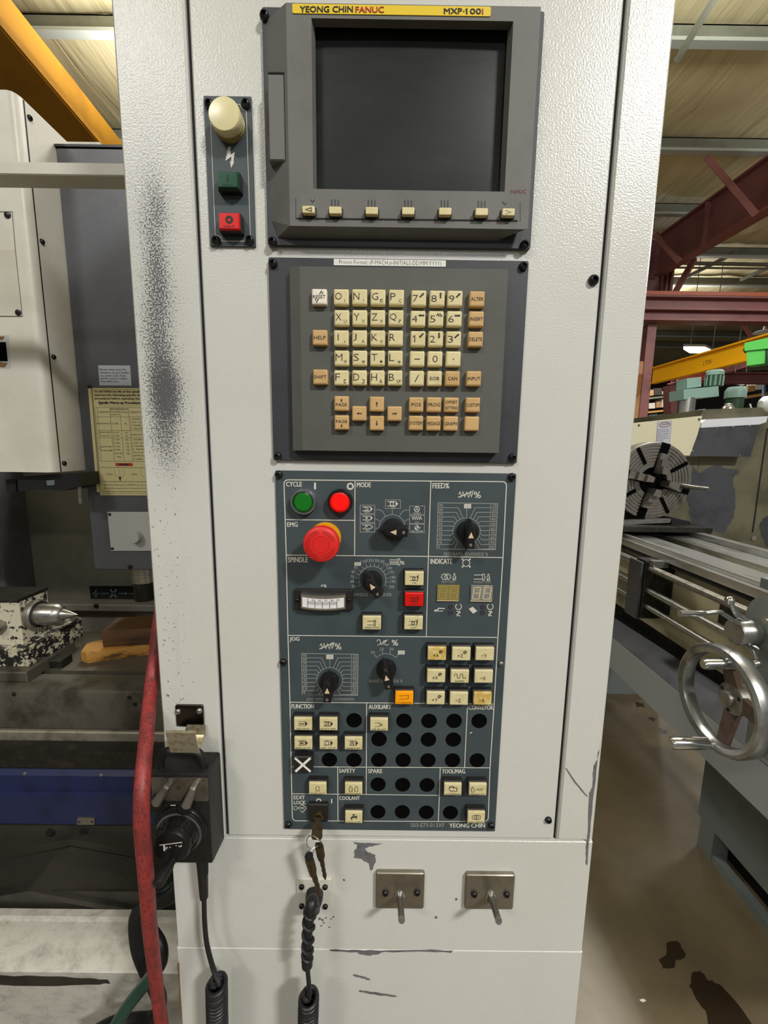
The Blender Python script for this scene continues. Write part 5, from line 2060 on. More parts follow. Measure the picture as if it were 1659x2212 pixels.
for i, s_ in enumerate(('1. Spindle temp. not', '   over temp. 65', '2. Spindle vibration', '3. Spindle noise')):
    sl(s_, 79, 69 + i * 6.8, 46, 4)
sl('2', 6.5, 100, 2, 3.5)
sl('Spindle idled', 10.5, 98, 24, 4)
sl('for over 72 hrs.', 10.5, 105, 24, 4)
sl('(1) 25%', 38.5, 98.5, 14, 4)
sl('(2) 50%', 38.5, 105.5, 14, 4)
sl('10', 66, 98.5, 5, 4)
sl('10', 66, 105.5, 5, 4)
sl('Same as Above', 79, 102, 38, 4)
sl('3', 6.5, 131, 2, 3.5)
sl('Spindle idled', 10.5, 129, 24, 4)
sl('for over 2 weeks', 10.5, 136.5, 25, 4)
for i, (s_, t_) in enumerate((('(1) 20%', '15'), ('(2) 40%', '15'), ('(3) 60%', '*30'), ('(4) 80%', '*30'), ('(5) Max. Spindle', '*60'))):
    sl(s_, 38.5, 114 + i * 7.3, 14 if i < 4 else 19, 4)
    sl(t_, 65, 114 + i * 7.3, 6.5, 4)
sl('Speed', 44, 150.5, 8, 4)
for i, s_ in enumerate(('1. Spindle temp. not', '   over temp. 65', '2. Spindle vibration', '3. Spindle noise', '*Do not proceed until', '  spindle temperature', '  is stable')):
    sl(s_, 79, 113.5 + i * 6.9, 46 if i < 6 else 20, 4)
sl('(1) Do not proceed with the above procedures without removing the tool holder.', 5, 173.5, 140, 3.2)
for i, (s_, wd) in enumerate((('(2) If the temperature of spindle exceeds room temp by 20 C (68 F), please stop', 140), ('lower the spindle speed to 4000RPM. Do not continue to proceed until', 136), ('the spindle temperature is acceptable. If it still, please contact', 130), ('Warning: failure to follow procedures above may shorten the spindle life.', 140))):
    sl(s_, 5 + (4 if i in (1, 2) else 0), 204 + i * 7.2, wd, 3.3)
for u in (36, 92):
    ln([(u, 176), (u, 189), (u + 4, 192), (u + 16, 192), (u + 20, 189), (u + 20, 176)], .0004)
    ln([(u + 10, 176), (u + 10, 192)], .0003)
b.poly([sgp(u, v) for u, v in ((42, 192), (50, 192), (47.5, 195), (47.5, 200), (44.5, 200), (44.5, 195))])
b.build('lettering', 'print_black', sg, smooth=0)
b = MB()
b.poly([sgp(u, v) for u, v in ((39, 162), (76, 162), (76, 168.5), (39, 168.5))])
o = b.build('red_band', 'print_red', sg, smooth=0)
b = MB()
D_ = 1.1567
sl('WARNING', 46, 167.3, 22, 4.2, .03, b)
b.build('band_lettering', 'print_black', o, smooth=0)
D_ = 1.1571
b = MB()
sl('(YES)', 17, 189, 14, 4.5, 0, b)
sl('(NO)', 72, 189, 12, 4.5, 0, b)
b.build('red_lettering', 'print_maroon', sg, smooth=0)

# enclosure liner behind the table
el = thing('enclosure_liner', 'dim beige sheet-metal liner behind the milling table', 'panel', (-1.3, 1.3, .7))
b = MB()
b.box((-3, 1.75 - CAM_D, .6), (.0, 1.78 - CAM_D, 1.55))
b.build('liner_sheet', 'dim_wall', el)
b = MB()
z = at(250, 1303, 1.7).z
b.box((-2.2, 1.68 - CAM_D, z - .03), (0, 1.7499 - CAM_D, z), .004)
b.build('liner_ledge', 'dim_wall', el)
b = MB()
b.lathe(at(208, 1309, 1.68), (0, -1, 0), [(.010, 0), (.009, .004), (.004, .005)], 14)
b.build('screw', 'screw', el)
b = MB()
b.box((at(8, 1150, 1.7).x - .02, 1.66 - CAM_D, .7), (at(22, 1150, 1.7).x, 1.7499 - CAM_D, 1.54), .01)
b.build('liner_post', 'dim_wall', el)
b = MB()
b.box((-3, 1.60 - CAM_D, .7), (at(3, 1150, 1.62).x, 1.7499 - CAM_D, 1.54), .01)
b.build('side_liner', 'grey_column', el)
b = MB()
ext(b, [(193, 1266), (330, 1266), (330, 1298), (196, 1298)], 1.7475, .002)
o = b.build('axis_label', 'screw', el, smooth=0)
b = MB()
D2 = 1.7465
for pl, w in (([(200, 1282), (214, 1282)], .006), ([(207, 1274), (207, 1290)], .006), ([(218, 1282), (235, 1282)], .005), ([(238, 1273), (252, 1291)], .008), ([(252, 1273), (238, 1291)], .008), ([(256, 1282), (272, 1282)], .004), ([(279, 1282), (300, 1282)], .004), ([(306, 1282), (318, 1282)], .006)):
    rib3(b, [at(x, y, D2) for x, y in pl], w)
for pts in (((216, 1282), (222, 1278), (222, 1286)), ((276, 1282), (270, 1278), (270, 1286))):
    b.poly([at(x, y, D2) for x, y in pts])
b.build('axis_print', 'bin_grey', o, smooth=0)

# table
TZ = .87
tb = thing('milling_table', 'oily grey milling table with T-slot and worn front edge', 'machine table', (-1, .7, .6))
tyf = .96 - CAM_D
b = MB()
slotd0 = atz(100, 1456, TZ).y
slotd1 = atz(100, 1448, TZ).y
prof = [(tyf, TZ - .105), (tyf, TZ - .012), (tyf + .004, TZ - .003), (tyf + .012, TZ), (slotd0, TZ), (slotd0, TZ - .02), (slotd1, TZ - .02), (slotd1, TZ), (1.29 - CAM_D, TZ), (1.29 - CAM_D, TZ - .105)]
b.loft([[Vector((-3, y, z)) for y, z in prof], [Vector((XL + .06, y, z)) for y, z in prof]])
b.build('table_top', 'table_iron', tb)
b = MB()
b.box((-3, tyf - .006, at(100, 1627, .95).z), (XL + .05, tyf + .3, at(100, 1583, .95).z), .003)
b.build('table_apron', 'table_front', tb)
b = MB()
b.box((-3, slotd0 + .0005, TZ - .0195), (XL + .05, slotd1 - .0005, TZ - .012))
b.build('slot_shadow', 'slot', tb)
for x, y in ((280, 1507), (292, 1521), (30, 1500), (84, 1483), (140, 1483), (196, 1484)):
    b = MB()
    p = at(x, y, .96) if y > 1490 else atz(x, y, TZ)
    if y > 1490:
        b.lathe(p, (0, -1, 0), [(.006, .0002), (.005, .0006)], 12)
        b.build('bolt_hole', 'slot', tb)
b = MB()
zb1, zb0 = at(100, 1663, .9).z, at(100, 1780, .9).z
prof = [(.9 - CAM_D + .03, zb1 - .001), (.9 - CAM_D + .012, at(100, 1684, .9).z), (.9 - CAM_D + .008, at(100, 1716, .9).z), (.9 - CAM_D, at(100, 1719, .9).z), (.9 - CAM_D, zb0), (.9 - CAM_D + .06, zb0), (.9 - CAM_D + .06, zb1 - .001)]
bz_ = zb1 + .001
b.loft([[Vector((-3, y, z)) for y, z in prof], [Vector((XL + .05, y, z)) for y, z in prof]])
bb = b
bc = thing('blue_cover', 'dark blue painted steel cover running under the milling table', 'machine cover', (-1, .45, zb0))
b.build('blue_sheet', 'blue', bc, smooth=0)
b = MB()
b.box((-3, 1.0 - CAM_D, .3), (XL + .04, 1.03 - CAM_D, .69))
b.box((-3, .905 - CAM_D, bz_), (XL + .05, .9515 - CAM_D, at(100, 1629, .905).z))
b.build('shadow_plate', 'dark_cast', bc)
for x, y in ((55, 1670), (220, 1673)):
    b = MB()
    b.lathe(at(x, y, .916), (0, -1, .2), [(.005, 0), (.0045, .003), (.002, .004)], 14)
    b.build('screw', 'steel', bc)
b = MB()
ext(b, [(167, 1767), (204, 1768), (204, 1782), (166, 1782)], .897, .003)
o = b.build('name_tag', 'steel_plate', bc, smooth=0)
for x in (171, 199):
    b = MB()
    b.lathe(at(x, 1775, .8969), (0, -1, 0), [(.003, 0), (.002, .0015)], 10)
    b.build('screw', 'screw', o)

# folded way covers
wc = thing('way_cover', 'oily dark steel way covers folded like a low roof under the blue cover', 'machine cover', (-.9, .4, .5))


def ridge(b, pk, l, r, h0, d0, d1):
    """roof-shaped plate: pk peak, l/r eaves (photograph points on plane d0), sliding back to d1"""
    L, P, R_ = at(*l, d0), at(*pk, d0), at(*r, d0)
    dn = Vector((0, 0, -h0))
    back = Vector((0, d1 - d0, (d1 - d0) * .08))
    b.loft([[L, P, R_, R_ + dn, P + dn, L + dn], [q + back for q in (L, P, R_, R_ + dn, P + dn, L + dn)]])


b = MB()
ext(b, [(-500, 1783), (420, 1784), (420, 1850), (-500, 1850)], .905, .05)
b.build('apron_plate', 'way_cover', wc, smooth=0)
for x, y in ((110, 1798), (181, 1799)):
    b = MB()
    b.lathe(at(x, y, .9049), (0, -1, 0), [(.0105, 0), (.0105, .003), (.006, .003), (.0055, .006), (.002, .007)], 18)
    b.build('bolt', 'screw', wc)
for i, (pk, l, r, d) in enumerate((((150, 1812), (-420, 1930), (520, 1878), .885), ((78, 1901), (-420, 1985), (560, 1985), .845), ((70, 1913), (-420, 1998), (560, 2000), .83), ((62, 1925), (-420, 2010), (560, 2014), .815))):
    b = MB()
    ridge(b, pk, l, r, .014 if i else .02, d, d + (.07 if i else .08))
    b.build('cover_leaf', 'way_cover', wc, smooth=0)
b = MB()
q = [at(x, y, .88) for x, y in ((150, 1832), (78, 1899), (-420, 1985), (-420, 1945))]
b.loft([q, [p + Vector((0, .004, 0)) for p in q]])
q = [at(x, y, .88) for x, y in ((150, 1832), (520, 1898), (560, 1980), (78, 1899))]
b.loft([q, [p + Vector((0, .004, 0)) for p in q]])
b.build('cover_slope', 'way_cover', wc, smooth=0)

b = MB()
b.box((-3, .822 - CAM_D, .3), (XL - .01, .826 - CAM_D, at(100, 1925, .822).z))
b.build('lower_plate', 'way_cover', wc)

# sill in front
sl_ = thing('enclosure_sill', 'worn dirty white sill of the milling enclosure at lower left', 'sill', (-1, .27, .2))
zs = at(100, 1985, .8).z
b = MB()
ys0 = atz(100, 2090, zs).y + CAM_D
prof = [(.815 - CAM_D, zs + .008), (.80 - CAM_D, zs + .008), (.795 - CAM_D, zs), (ys0 + .012 - CAM_D, zs - .004), (ys0 - CAM_D, zs - .012), (ys0 - CAM_D, zs - .02), (ys0 + .012 - CAM_D, zs - .026), (ys0 + .012 - CAM_D, .0005), (.815 - CAM_D, .0005)]
b.loft([[Vector((-3, y, z)) for y, z in prof], [Vector((pp(386, 2000).x - .001, y, z)) for y, z in prof]])
b.build('sill_sheet', 'sill', sl_, smooth=50)
b = MB()
q = [Vector((at(x, y, ys0 + .011).x, ys0 + .0116 - CAM_D, at(x, y, ys0 + .011).z)) for x, y in jag([(-60, 2108), (60, 2109), (160, 2112), (232, 2118), (238, 2124), (215, 2128), (120, 2130), (-60, 2128)], 1.5, 4, 3)]
b.poly(q)
b.build('dark_streak', 'way_cover', sl_, smooth=0)  # dark band across the sill face below its front edge

# tailstock
ts = thing('tailstock', 'chipped cream and black tailstock with a pointed steel live center', 'tailstock', (-1.1, .6, TZ))
tx = at(38, 1302, 1.04).x
ztop = at(20, 1301, 1.04).z
zmid = at(30, 1432, 1.04).z
b = MB()
b.box((-1.9, 1.04 - CAM_D, zmid), (tx, 1.135 - CAM_D, ztop), .003)
b.build('body', 'chipped', ts)
b = MB()
b.box((-1.9, 1.036 - CAM_D, ztop + .0003), (tx + .002, 1.138 - CAM_D, ztop + .008), .002)
b.build('top_plate', 'dark_cast', ts)
bx_ = at(66, 1400, 1.03).x
zb_ = at(50, 1376, 1.06).z
b = MB()
b.loft([[Vector((-1.9, 1.02 - CAM_D, TZ + .028)), Vector((bx_, 1.02 - CAM_D, TZ + .028)), Vector((bx_, 1.02 - CAM_D, zb_ - .015)), Vector((-1.9, 1.02 - CAM_D, zb_ - .015))],
        [Vector((-1.9, 1.2 - CAM_D, TZ + .028)), Vector((bx_ + .012, 1.2 - CAM_D, TZ + .028)), Vector((bx_ + .012, 1.2 - CAM_D, zb_)), Vector((-1.9, 1.2 - CAM_D, zb_))]])
b.build('base', 'chipped_base', ts)
b = MB()
b.box((-1.9, .99 - CAM_D, TZ + .0004), (at(58, 1470, .99).x, 1.16 - CAM_D, TZ + .0278), .003)
b.build('foot_plate', 'table_iron', ts)
b = MB()
b.box((at(58, 1470, .99).x + .001, 1.06 - CAM_D, TZ + .0004), (at(58, 1470, .99).x + .035, 1.10 - CAM_D, TZ + .022), .002)
b.build('clamp_block', 'dark_cast', ts)
ay = 1.085 - CAM_D
az = at(110, 1327, 1.085).z
X0 = tx
b = MB()
x2, x3, x4, x5 = at(80, 1326, 1.085).x, at(126, 1326, 1.085).x, at(140, 1326, 1.085).x, at(168, 1327, 1.085).x
b.lathe((X0, ay, az), (1, 0, 0), [(.040, 0), (.040, .012), (.036, .016), (.034, x2 - X0 - .002)], 36)
b.build('quill', 'steel_dull', ts)
b = MB()
b.lathe((x2 - .002, ay, az), (1, 0, 0), [(.024, 0), (.0285, .002), (.0285, x3 - x2), (.024, x3 - x2 + .008), (.018, x4 - x2 - .003), (.0165, x4 - x2 - .002)], 36)
b.build('center_body', 'steel', ts)
b = MB()
b.lathe((x4 - .006, ay, az), (1, 0, 0), [(.0155, 0), (.0155, .004), (.0004, x5 - x4 + .006)], 32)
b.build('center_point', 'steel', ts)
b = MB()
b.lathe(at(2, 1352, 1.0399), (0, -1, 0), [(.017, 0), (.017, .012), (.012, .02), (.006, .021)], 24)
b.build('clamp_screw', 'steel_dull', ts)

# wood blocks on the table


def plank(name, mat, p0, p1, th, dep, label, cham=0.0):
    p0, p1 = Vector(p0), Vector(p1)
    U = (p1 - p0).normalized()
    V = Vector((-U.y, U.x, 0))
    L = (p1 - p0).length
    out = [(0, cham), (cham, 0), (L, 0), (L, dep), (cham, dep), (0, dep - cham)] if cham else [(0, 0), (L, 0), (L, dep), (0, dep)]
    e = .002
    r = lambda z, s: [p0 + U * (L / 2 + (u - L / 2) * s) + V * (dep / 2 + (v - dep / 2) * s) + Vector((0, 0, z)) for u, v in out]
    b = MB()
    b.loft([r(0.0004, .985), r(e, 1), r(th - e, 1), r(th, .985)])
    return tag(b.build(name, mat, None), label, 'wood block')


q0, q1 = atz(172, 1436, TZ), atz(326, 1414, TZ)
q1 = q1 + (q1 - q0) * .5
plank('wood_board', 'wood_yellow', q0, q1, .031, .085, 'yellow pine board with a cut corner lying on the milling table', .018)
q0, q1 = atz(223, 1399, TZ + .031), atz(330, 1392, TZ + .031)
q1 = q1 + (q1 - q0) * .4
plank('wood_block', 'wood_brown', q0, q1, .049, .1, 'dark brown oily wood block resting on the yellow board')

# hoses
b = MB()
b.tube(smoothpath([at(352, 1290, .56), at(345, 1335, .54), at(332, 1440, .515), at(325, 1500, .49), at(310, 1661, .415), at(306, 1767, .395), at(315, 1886, .40), at(325, 2015, .425), at(340, 2143, .455), at(353, 2240, .47), at(372, 2380, .49), Vector((-.36, -.0, .35)), Vector((-.37, -.03, .0085))], 10), .0082, 20)
tag(b.build('air_hose', 'red_hose', None), 'dirty red air hose hanging past the left edge of the cabinet', 'hose')
b = MB()
b.tube(smoothpath([at(400, 1893, .70), at(372, 1914, .71), at(345, 1936, .72), at(325, 1960, .735), at(315, 1980, .745)], 8), .006, 14)
tag(b.build('coolant_hose', 'green_hose', None), 'short green hose end showing behind the red hose above the sill', 'hose')
b = MB()
b.tube(smoothpath([at(336, 2098, .585), at(320, 2118, .59), at(290, 2155, .595), at(262, 2195, .60), at(235, 2245, .605), at(215, 2300, .61), Vector((-.62, .10, .0115))], 8), .0105, 16)
tag(b.build('coolant_hose', 'green_hose', None), 'dark green hose crossing the sill front at the bottom of the picture', 'hose')
b = MB()
b.tube(smoothpath([at(398, 1905, .66), at(360, 1940, .665), at(318, 1955, .67), at(294, 1980, .67), at(297, 2040, .665), at(312, 2085, .66), at(330, 2120, .65), at(345, 2165, .645), at(330, 2200, .645), at(285, 2206, .65), at(240, 2214, .65), at(190, 2240, .65)], 8), .0125, 16)
tag(b.build('drain_hose', 'black_rubber', None), 'thick black hose looping over the enclosure sill behind the red hose', 'hose')
b = MB()
b.tube(smoothpath([at(330, 2010, .60), at(346, 2035, .59), at(352, 2060, .585), at(348, 2085, .59), at(330, 2105, .60)], 8), .0085, 14)
tag(b.build('cable_loop', 'black_rubber', None), 'small black cable bulge just right of the red hose at the sill', 'cable')

# ================================================================== the shop


def Zc(h):
    return CAM_H + h


def roof_h(d):
    return 4.29


fl = MB()
fl.box((-14, -9, -.2), (22, 40, 0))
floor = structure(fl.build('floor', 'concrete', None))
for i, (pts) in enumerate((((1440, 2035), (1465, 2033), (1480, 2060), (1478, 2070), (1460, 2072), (1455, 2092), (1432, 2090), (1424, 2072), (1440, 2060)), ((1495, 2100), (1512, 2098), (1530, 2116), (1560, 2130), (1600, 2175), (1640, 2240), (1530, 2240), (1528, 2190), (1505, 2160), (1490, 2130)), ((1372, 1516), (1390, 1520), (1392, 1528), (1376, 1527)), ((1401, 1549), (1416, 1552), (1412, 1557), (1402, 1555)), ((1424, 1574), (1444, 1578), (1440, 1586), (1426, 1583)))):
    b = MB()
    b.poly([atz(x, y, .0006) for x, y in jag(pts, 2.0, 4, i)])
    b.build('oil_stain', 'oil', floor, smooth=0)
b = MB()
b.poly([atz(x, y, .0008) for x, y in ((1381, 2159), (1390, 2157), (1396, 2161), (1391, 2165), (1384, 2163))])
b.build('white_chip', 'paper', floor, smooth=0)

# roof: insulation sagging between purlins
rng = [3.9 - 8 + .4 * i for i in range(95)]
b = MB()
rows = []
for d in rng:
    fr = ((d - 4.9) / 1.53) % 1
    sag = .05 * math.sin(PI * fr)
    row = []
    for i in range(150):
        x = -14 + 36 * i / 149
        cr = .018 * math.sin(x * 5.1) + .02 * abs(math.sin(x * 3.3 + .5)) ** 6 + .014 * math.sin(x * 11.7 + 1)
        row.append(Vector((x, d - CAM_D, Zc(roof_h(d)) + .06 - sag * (1 + .6 * math.sin(x * 2.1)) - cr * (.3 + math.sin(PI * fr)))))
    rows.append(row)
b.loft(rows, False, False, closed=False)
structure(b.build('ceiling', 'roof', None, smooth=80))
ordn = ['first', 'second', 'third', 'fourth', 'fifth', 'sixth', 'seventh', 'eighth', 'ninth', 'tenth', 'eleventh']
for k in range(9):
    d = 4.90 + 1.53 * k
    z = Zc(roof_h(d))
    lbl = 'grey roof purlin with pale lip, %s one counted from the camera' % ordn[k]
    o = thing('roof_purlin', lbl, 'purlin', (4, d - CAM_D, z - .2), 'roof purlins')
    b = MB()
    b.box((-13, d - CAM_D, z - .2), (21, d - CAM_D + .012, z))
    b.box((-13, d - CAM_D, z - .012), (21, d - CAM_D + .07, z))
    b.build('web', 'purlin', o)
    b = MB()
    b.box((-13, d - CAM_D - .085, z - .213), (21, d - CAM_D + .012, z - .2005))
    b.box((-13, d - CAM_D - .085, z - .2), (21, d - CAM_D - .079, z - .18))
    b.build('bottom_lip', 'purlin_bright', o)
# diagonal roof straps
for i, (a, c, lb) in enumerate((((1462, 130), (1560, -30), 'grey diagonal roof strap at the upper right of the cabinet'), ((1480, 600), (1590, 545), 'short grey roof strap beyond the red rafter'), ((1600, 605), (1700, 560), 'grey roof strap at the right edge beyond the rafter'))):
    d = (4.6, 10.2, 10.4)[i]
    b = MB()
    b.tube([at(*a, d), at(*c, d - (.5 if i == 0 else .8))], .035 if i == 0 else .04, 6)
    tag(b.build('roof_strap', 'purlin', None), lb, 'strap')


def ibeam(b, p, q, dep, wid, tf, up=Vector((0, 0, 1))):
    """I-section along p-q (top centre line), dep deep, wid wide"""
    p, q = Vector(p), Vector(q)
    U = (q - p).normalized()
    W = U.cross(up).normalized()
    V = W.cross(U).normalized()
    w, t = wid / 2, tf / 2
    sec = [(-w, 0), (w, 0), (w, -tf), (t, -tf), (t, -dep + tf), (w, -dep + tf), (w, -dep), (-w, -dep), (-w, -dep + tf), (-t, -dep + tf), (-t, -tf), (-w, -tf)]
    b.loft([[c + W * a + V * z for a, z in sec] for c in (p, q)])


# red rafter, its stiffeners and column
XRf = 5.17
rf = thing('steel_rafter', 'brown-red tapered roof rafter rising to the right edge behind the cabinet', 'rafter', (XRf, 4.5, Zc(3.3)))
pa, pb = atx(1430, 510, XRf), atx(1659, 345, XRf)
pc = pb + (pb - pa) * 1.2
b = MB()
ibeam(b, pa, pc, .70, .2, .03)
b.build('rafter_beam', 'steel_red', rf, smooth=0)
for t in (.0, .55, 1.1):
    p = pa.lerp(pb, t)
    b = MB()
    b.box((XRf - .095, p.y - .01, p.z - .68), (XRf - .016, p.y + .01, p.z - .03))
    b.build('stiffener', 'steel_red', rf)
for i, (a, da, c, dc) in enumerate((((1527, 340), 5.9, (1632, 462), 6.0), ((1415, 505), 7.6, (1468, 565), 7.5))):
    b = MB()
    b.tube([at(*a, da), at(*c, dc)], .05, 4)
    b.build('fly_brace', 'steel_red', rf, smooth=0)
b = MB()
b.box((5.07, 8.66 - CAM_D, Zc(2.97)), (5.56, 8.95 - CAM_D, Zc(4.02)))
col = thing('steel_column', 'brown-red steel column end joining rafter and crane runway', 'column', (XRf + .3, 7.4, 0))
b.build('column_head', 'steel_red', col)
for i in range(3):
    b = MB()
    b.box((5.30 + .09 * i, 8.61 - CAM_D, Zc(3.1)), (5.325 + .09 * i, 8.659 - CAM_D, Zc(4.0)))
    b.build('stiffener', 'steel_red', col)
b = MB()
b.tube([at(1500, 560, 8.3), at(1458, 632, 8.3)], .06, 4)
b.build('knee_brace', 'steel_red', col, smooth=0)
b = MB()
b.box((5.03, 8.45 - CAM_D, 0), (5.2, 8.65 - CAM_D, Zc(2.45)))
b.build('column_post', 'steel_red', col)
b = MB()
b.box((4.80, 8.42 - CAM_D, 0), (5.0, 8.6 - CAM_D, Zc(1.75)))
tag(b.build('jib_mast', 'tan_post', None), 'tan painted upright post beside the cabinet right edge', 'post')
# crane runway across the bay
cr = thing('crane_runway', 'red runway beam with an orange rail crossing behind the cabinet right edge', 'beam', (8, 7.5, Zc(2.5)))
b = MB()
ibeam(b, (4.4, 8.4 - CAM_D, Zc(2.90)), (20, 8.4 - CAM_D, Zc(2.90)), .44, .3, .03)
b.build('runway_beam', 'steel_red', cr, smooth=0)
b = MB()
b.box((4.4, 8.24 - CAM_D, Zc(2.901)), (20, 8.36 - CAM_D, Zc(2.965)))
b.build('crane_rail', 'steel_orange', cr)
b = MB()
b.box((4.4, 8.26 - CAM_D, Zc(2.65)), (20, 8.383 - CAM_D, Zc(2.69)))
b.build('conductor_bar', 'steel_red', cr)
# pipes
for i, (y0, y1, d, r, lb) in enumerate(((568, 574, 8.6, .035, 'upper one of two grey pipes running under the far roof'), (578, 582, 8.6, .02, 'lower, thinner one of two grey pipes running under the far roof'))):
    b = MB()
    b.tube([at(1455, y0, d), at(1800, y1, d)], r, 8)
    tag(b.build('service_pipe', 'purlin', None), lb, 'pipe')
# yellow jib with hoist
jb = thing('jib_beam', 'bright yellow jib crane beam at the right edge, reaching toward the camera', 'crane beam', (5.12, 5, Zc(1.25)))
pa, pb = atx(1404, 797, 5.12), atx(1659, 722, 5.12)
pa.y -= .12
pb = pb + (pb - pa) * .15
b = MB()
ibeam(b, pa, pb, .30, .12, .022)
b.build('jib_girder', 'yellow_jib', jb, smooth=0)
b = MB()
c = atx(1518, 790, 5.1085)
e = atx(1536, 785.5, 5.1085)
o_ = Vector((5.1085, c.y, c.z))
text3(b, '2 TON', o_, Vector((0, e.y - c.y, e.z - c.z)), Vector((0, 0, .07)))
b.build('load_lettering', 'print_black', jb, smooth=0)
ho = thing('chain_hoist', 'green two-part chain hoist hanging on the yellow jib beam', 'hoist', at(1630, 790, 5.7))
for i, (x0, y0, x1, y1, dd) in enumerate(((1608, 737, 1665, 757, 5.7), (1613, 759, 1672, 787, 5.7))):
    b = MB()
    q = [at(x0, y0 + (0 if i else 4), dd), at(x1, y0 - 9, dd - .2), at(x1, y1 - 5, dd - .2), at(x0, y1 + (1 if i == 0 else 3), dd)]
    b.loft([q, [p + Vector((.14, .1, 0)) for p in q]])
    b.build('hoist_body', 'hoist_green', ho, smooth=0)
b = MB()
q0, q1 = at(1626, 757, 5.72), at(1626, 763, 5.72)
b.tube([q0, q1], .02, 8)
b.tube([at(1611, 748, 5.72), at(1606, 756, 5.72), at(1610, 762, 5.72), at(1616, 760, 5.72)], .008, 6)
b.build('hoist_hook', 'hoist_dark', ho)
b = MB()
q = [at(1655, 730, 5.55), at(1700, 722, 5.5), at(1700, 785, 5.5), at(1652, 790, 5.55)]
b.loft([q, [p + Vector((.2, .2, 0)) for p in q]])
b.build('hoist_motor', 'hoist_dark', ho, smooth=0)
# second rafter, far
b = MB()
pa, pb = at(1470, 790, 16), at(1659, 715, 11.5)
ibeam(b, pa, pb + (pb - pa) * .5, .8, .2, .04)
tag(b.build('far_rafter', 'steel_red', None, smooth=0), 'dark brown rafter far behind the yellow jib beam', 'rafter')
b = MB()
b.tube([at(1605, 700, 11.4), at(1640, 755, 11.6)], .06, 4)
tag(b.build('far_brace', 'steel_red', None, smooth=0), 'thin dark brace in front of the far rafter', 'brace')
b = MB()
ibeam(b, at(1452, 806, 11), at(1800, 806, 11), .26, .3, .03)
tag(b.build('far_beam', 'steel_red', None, smooth=0), 'dull red crossbeam behind the green drill motor', 'beam')
b = MB()
ext(b, [(1449, 832), (1470, 831), (1472, 1100), (1452, 1100)], 10.9, .3)
tag(b.build('far_column', 'steel_red', None, smooth=0), 'dark red column behind the green drilling machine', 'column')
b = MB()
ext(b, [(1462, 822), (1474, 808), (1528, 807), (1528, 822)], 10.82, .02)  # overlay paints the light falling on this stretch of the beam
tag(b.build('lit_beam_overlay', 'pink', None, smooth=0), 'bright red overlay painting the lit stretch of the far crossbeam under the yellow jib beam', 'sheet')


def tube_light(x0, x1, y0, y1, d, lb):
    o = thing('tube_light', lb, 'lamp', at((x0 + x1) / 2, y1, d))
    b = MB()
    q = [at(x0 + (x1 - x0) * .25, y0, d + .35), at(x1, y0, d + .35), at(x1 - (x1 - x0) * .3, y1, d), at(x0, y1, d)]
    z = q[0].z
    for p in q[2:]:
        pass
    b.loft([[Vector((p.x, p.y, z)) for p in q], [Vector((p.x, p.y, z + .05)) for p in q]])
    o2 = b.build('lamp_tray', 'purlin_bright', o, smooth=0)
    b = MB()
    cx = sum(p.x for p in q) / 4
    cy = sum(p.y for p in q) / 4
    b.loft([[Vector((cx + (p.x - cx) * .96, cy + (p.y - cy) * .96, z - .06)) for p in q], [Vector((cx + (p.x - cx) * .98, cy + (p.y - cy) * .98, z - .001)) for p in q]])
    b.build('lamp_diffuser', 'lamp_emit', o, smooth=0)
    b = MB()
    for p in q[:2]:
        b.tube([Vector((p.x * .96 + cx * .04, p.y, z + .05)), Vector((p.x * .96 + cx * .04, p.y, Zc(roof_h(8)) - .02))], .008, 5)
    b.build('hanger', 'purlin', o)


tube_light(1473, 1541, 757, 773, 9.5, 'lit white fluorescent lamp hanging just above the yellow jib beam')
tube_light(1578, 1610, 826, 833, 11.5, 'small lit fluorescent lamp far right above the storage racks')
# ceiling fan-like white lamp at the edge is too blurred to tell: a white hanging shade
b = MB()
b.lathe(at(1652, 712, 9), (0, 0, -1), [(.02, -.1), (.03, 0), (.16, .03), (.2, .05), (.19, .055)], 20)
tag(b.build('hanging_shade', 'white_sheet', None), 'small white hanging lamp shade at the right edge above the hoist', 'lamp')

# far end wall
b = MB()
b.box((-14, 22, 0), (22, 22.2, 7.2))
structure(b.build('wall_back', 'far_wall', None))
# storage racks
rk = thing('storage_rack', 'storage rack with orange shelf left of the green drilling machine', 'rack', at(1425, 910, 12))
for y, mt in ((888, 'rack_orange'), (858, 'purlin'), (916, 'rack_orange')):
    b = MB()
    ext(b, [(1385, y + 2), (1446, y - 4), (1446, y), (1385, y + 6)], 12, .5)
    b.build('shelf', mt, rk, smooth=0)
for x in (1444, 1396):
    b = MB()
    ext(b, [(x, 835), (x + 3, 835), (x + 3, 1100), (x, 1100)], 11.95, .06)
    b.build('upright', 'purlin', rk, smooth=0)
rk2 = thing('storage_rack', 'storage rack with orange shelf and blue uprights at the far right edge', 'rack', at(1640, 910, 12))
for y, mt in ((858, 'rack_orange'),):
    b = MB()
    ext(b, [(1600, y), (1680, y - 14), (1680, y - 8), (1600, y + 5)], 12, .5)
    b.build('shelf', mt, rk2, smooth=0)
for x, mt in ((1650, 'rack_blue'), (1602, 'purlin')):
    b = MB()
    ext(b, [(x, 830), (x + 4, 830), (x + 3, 1000), (x - 1, 1000)], 11.95, .06)
    b.build('upright', mt, rk2, smooth=0)
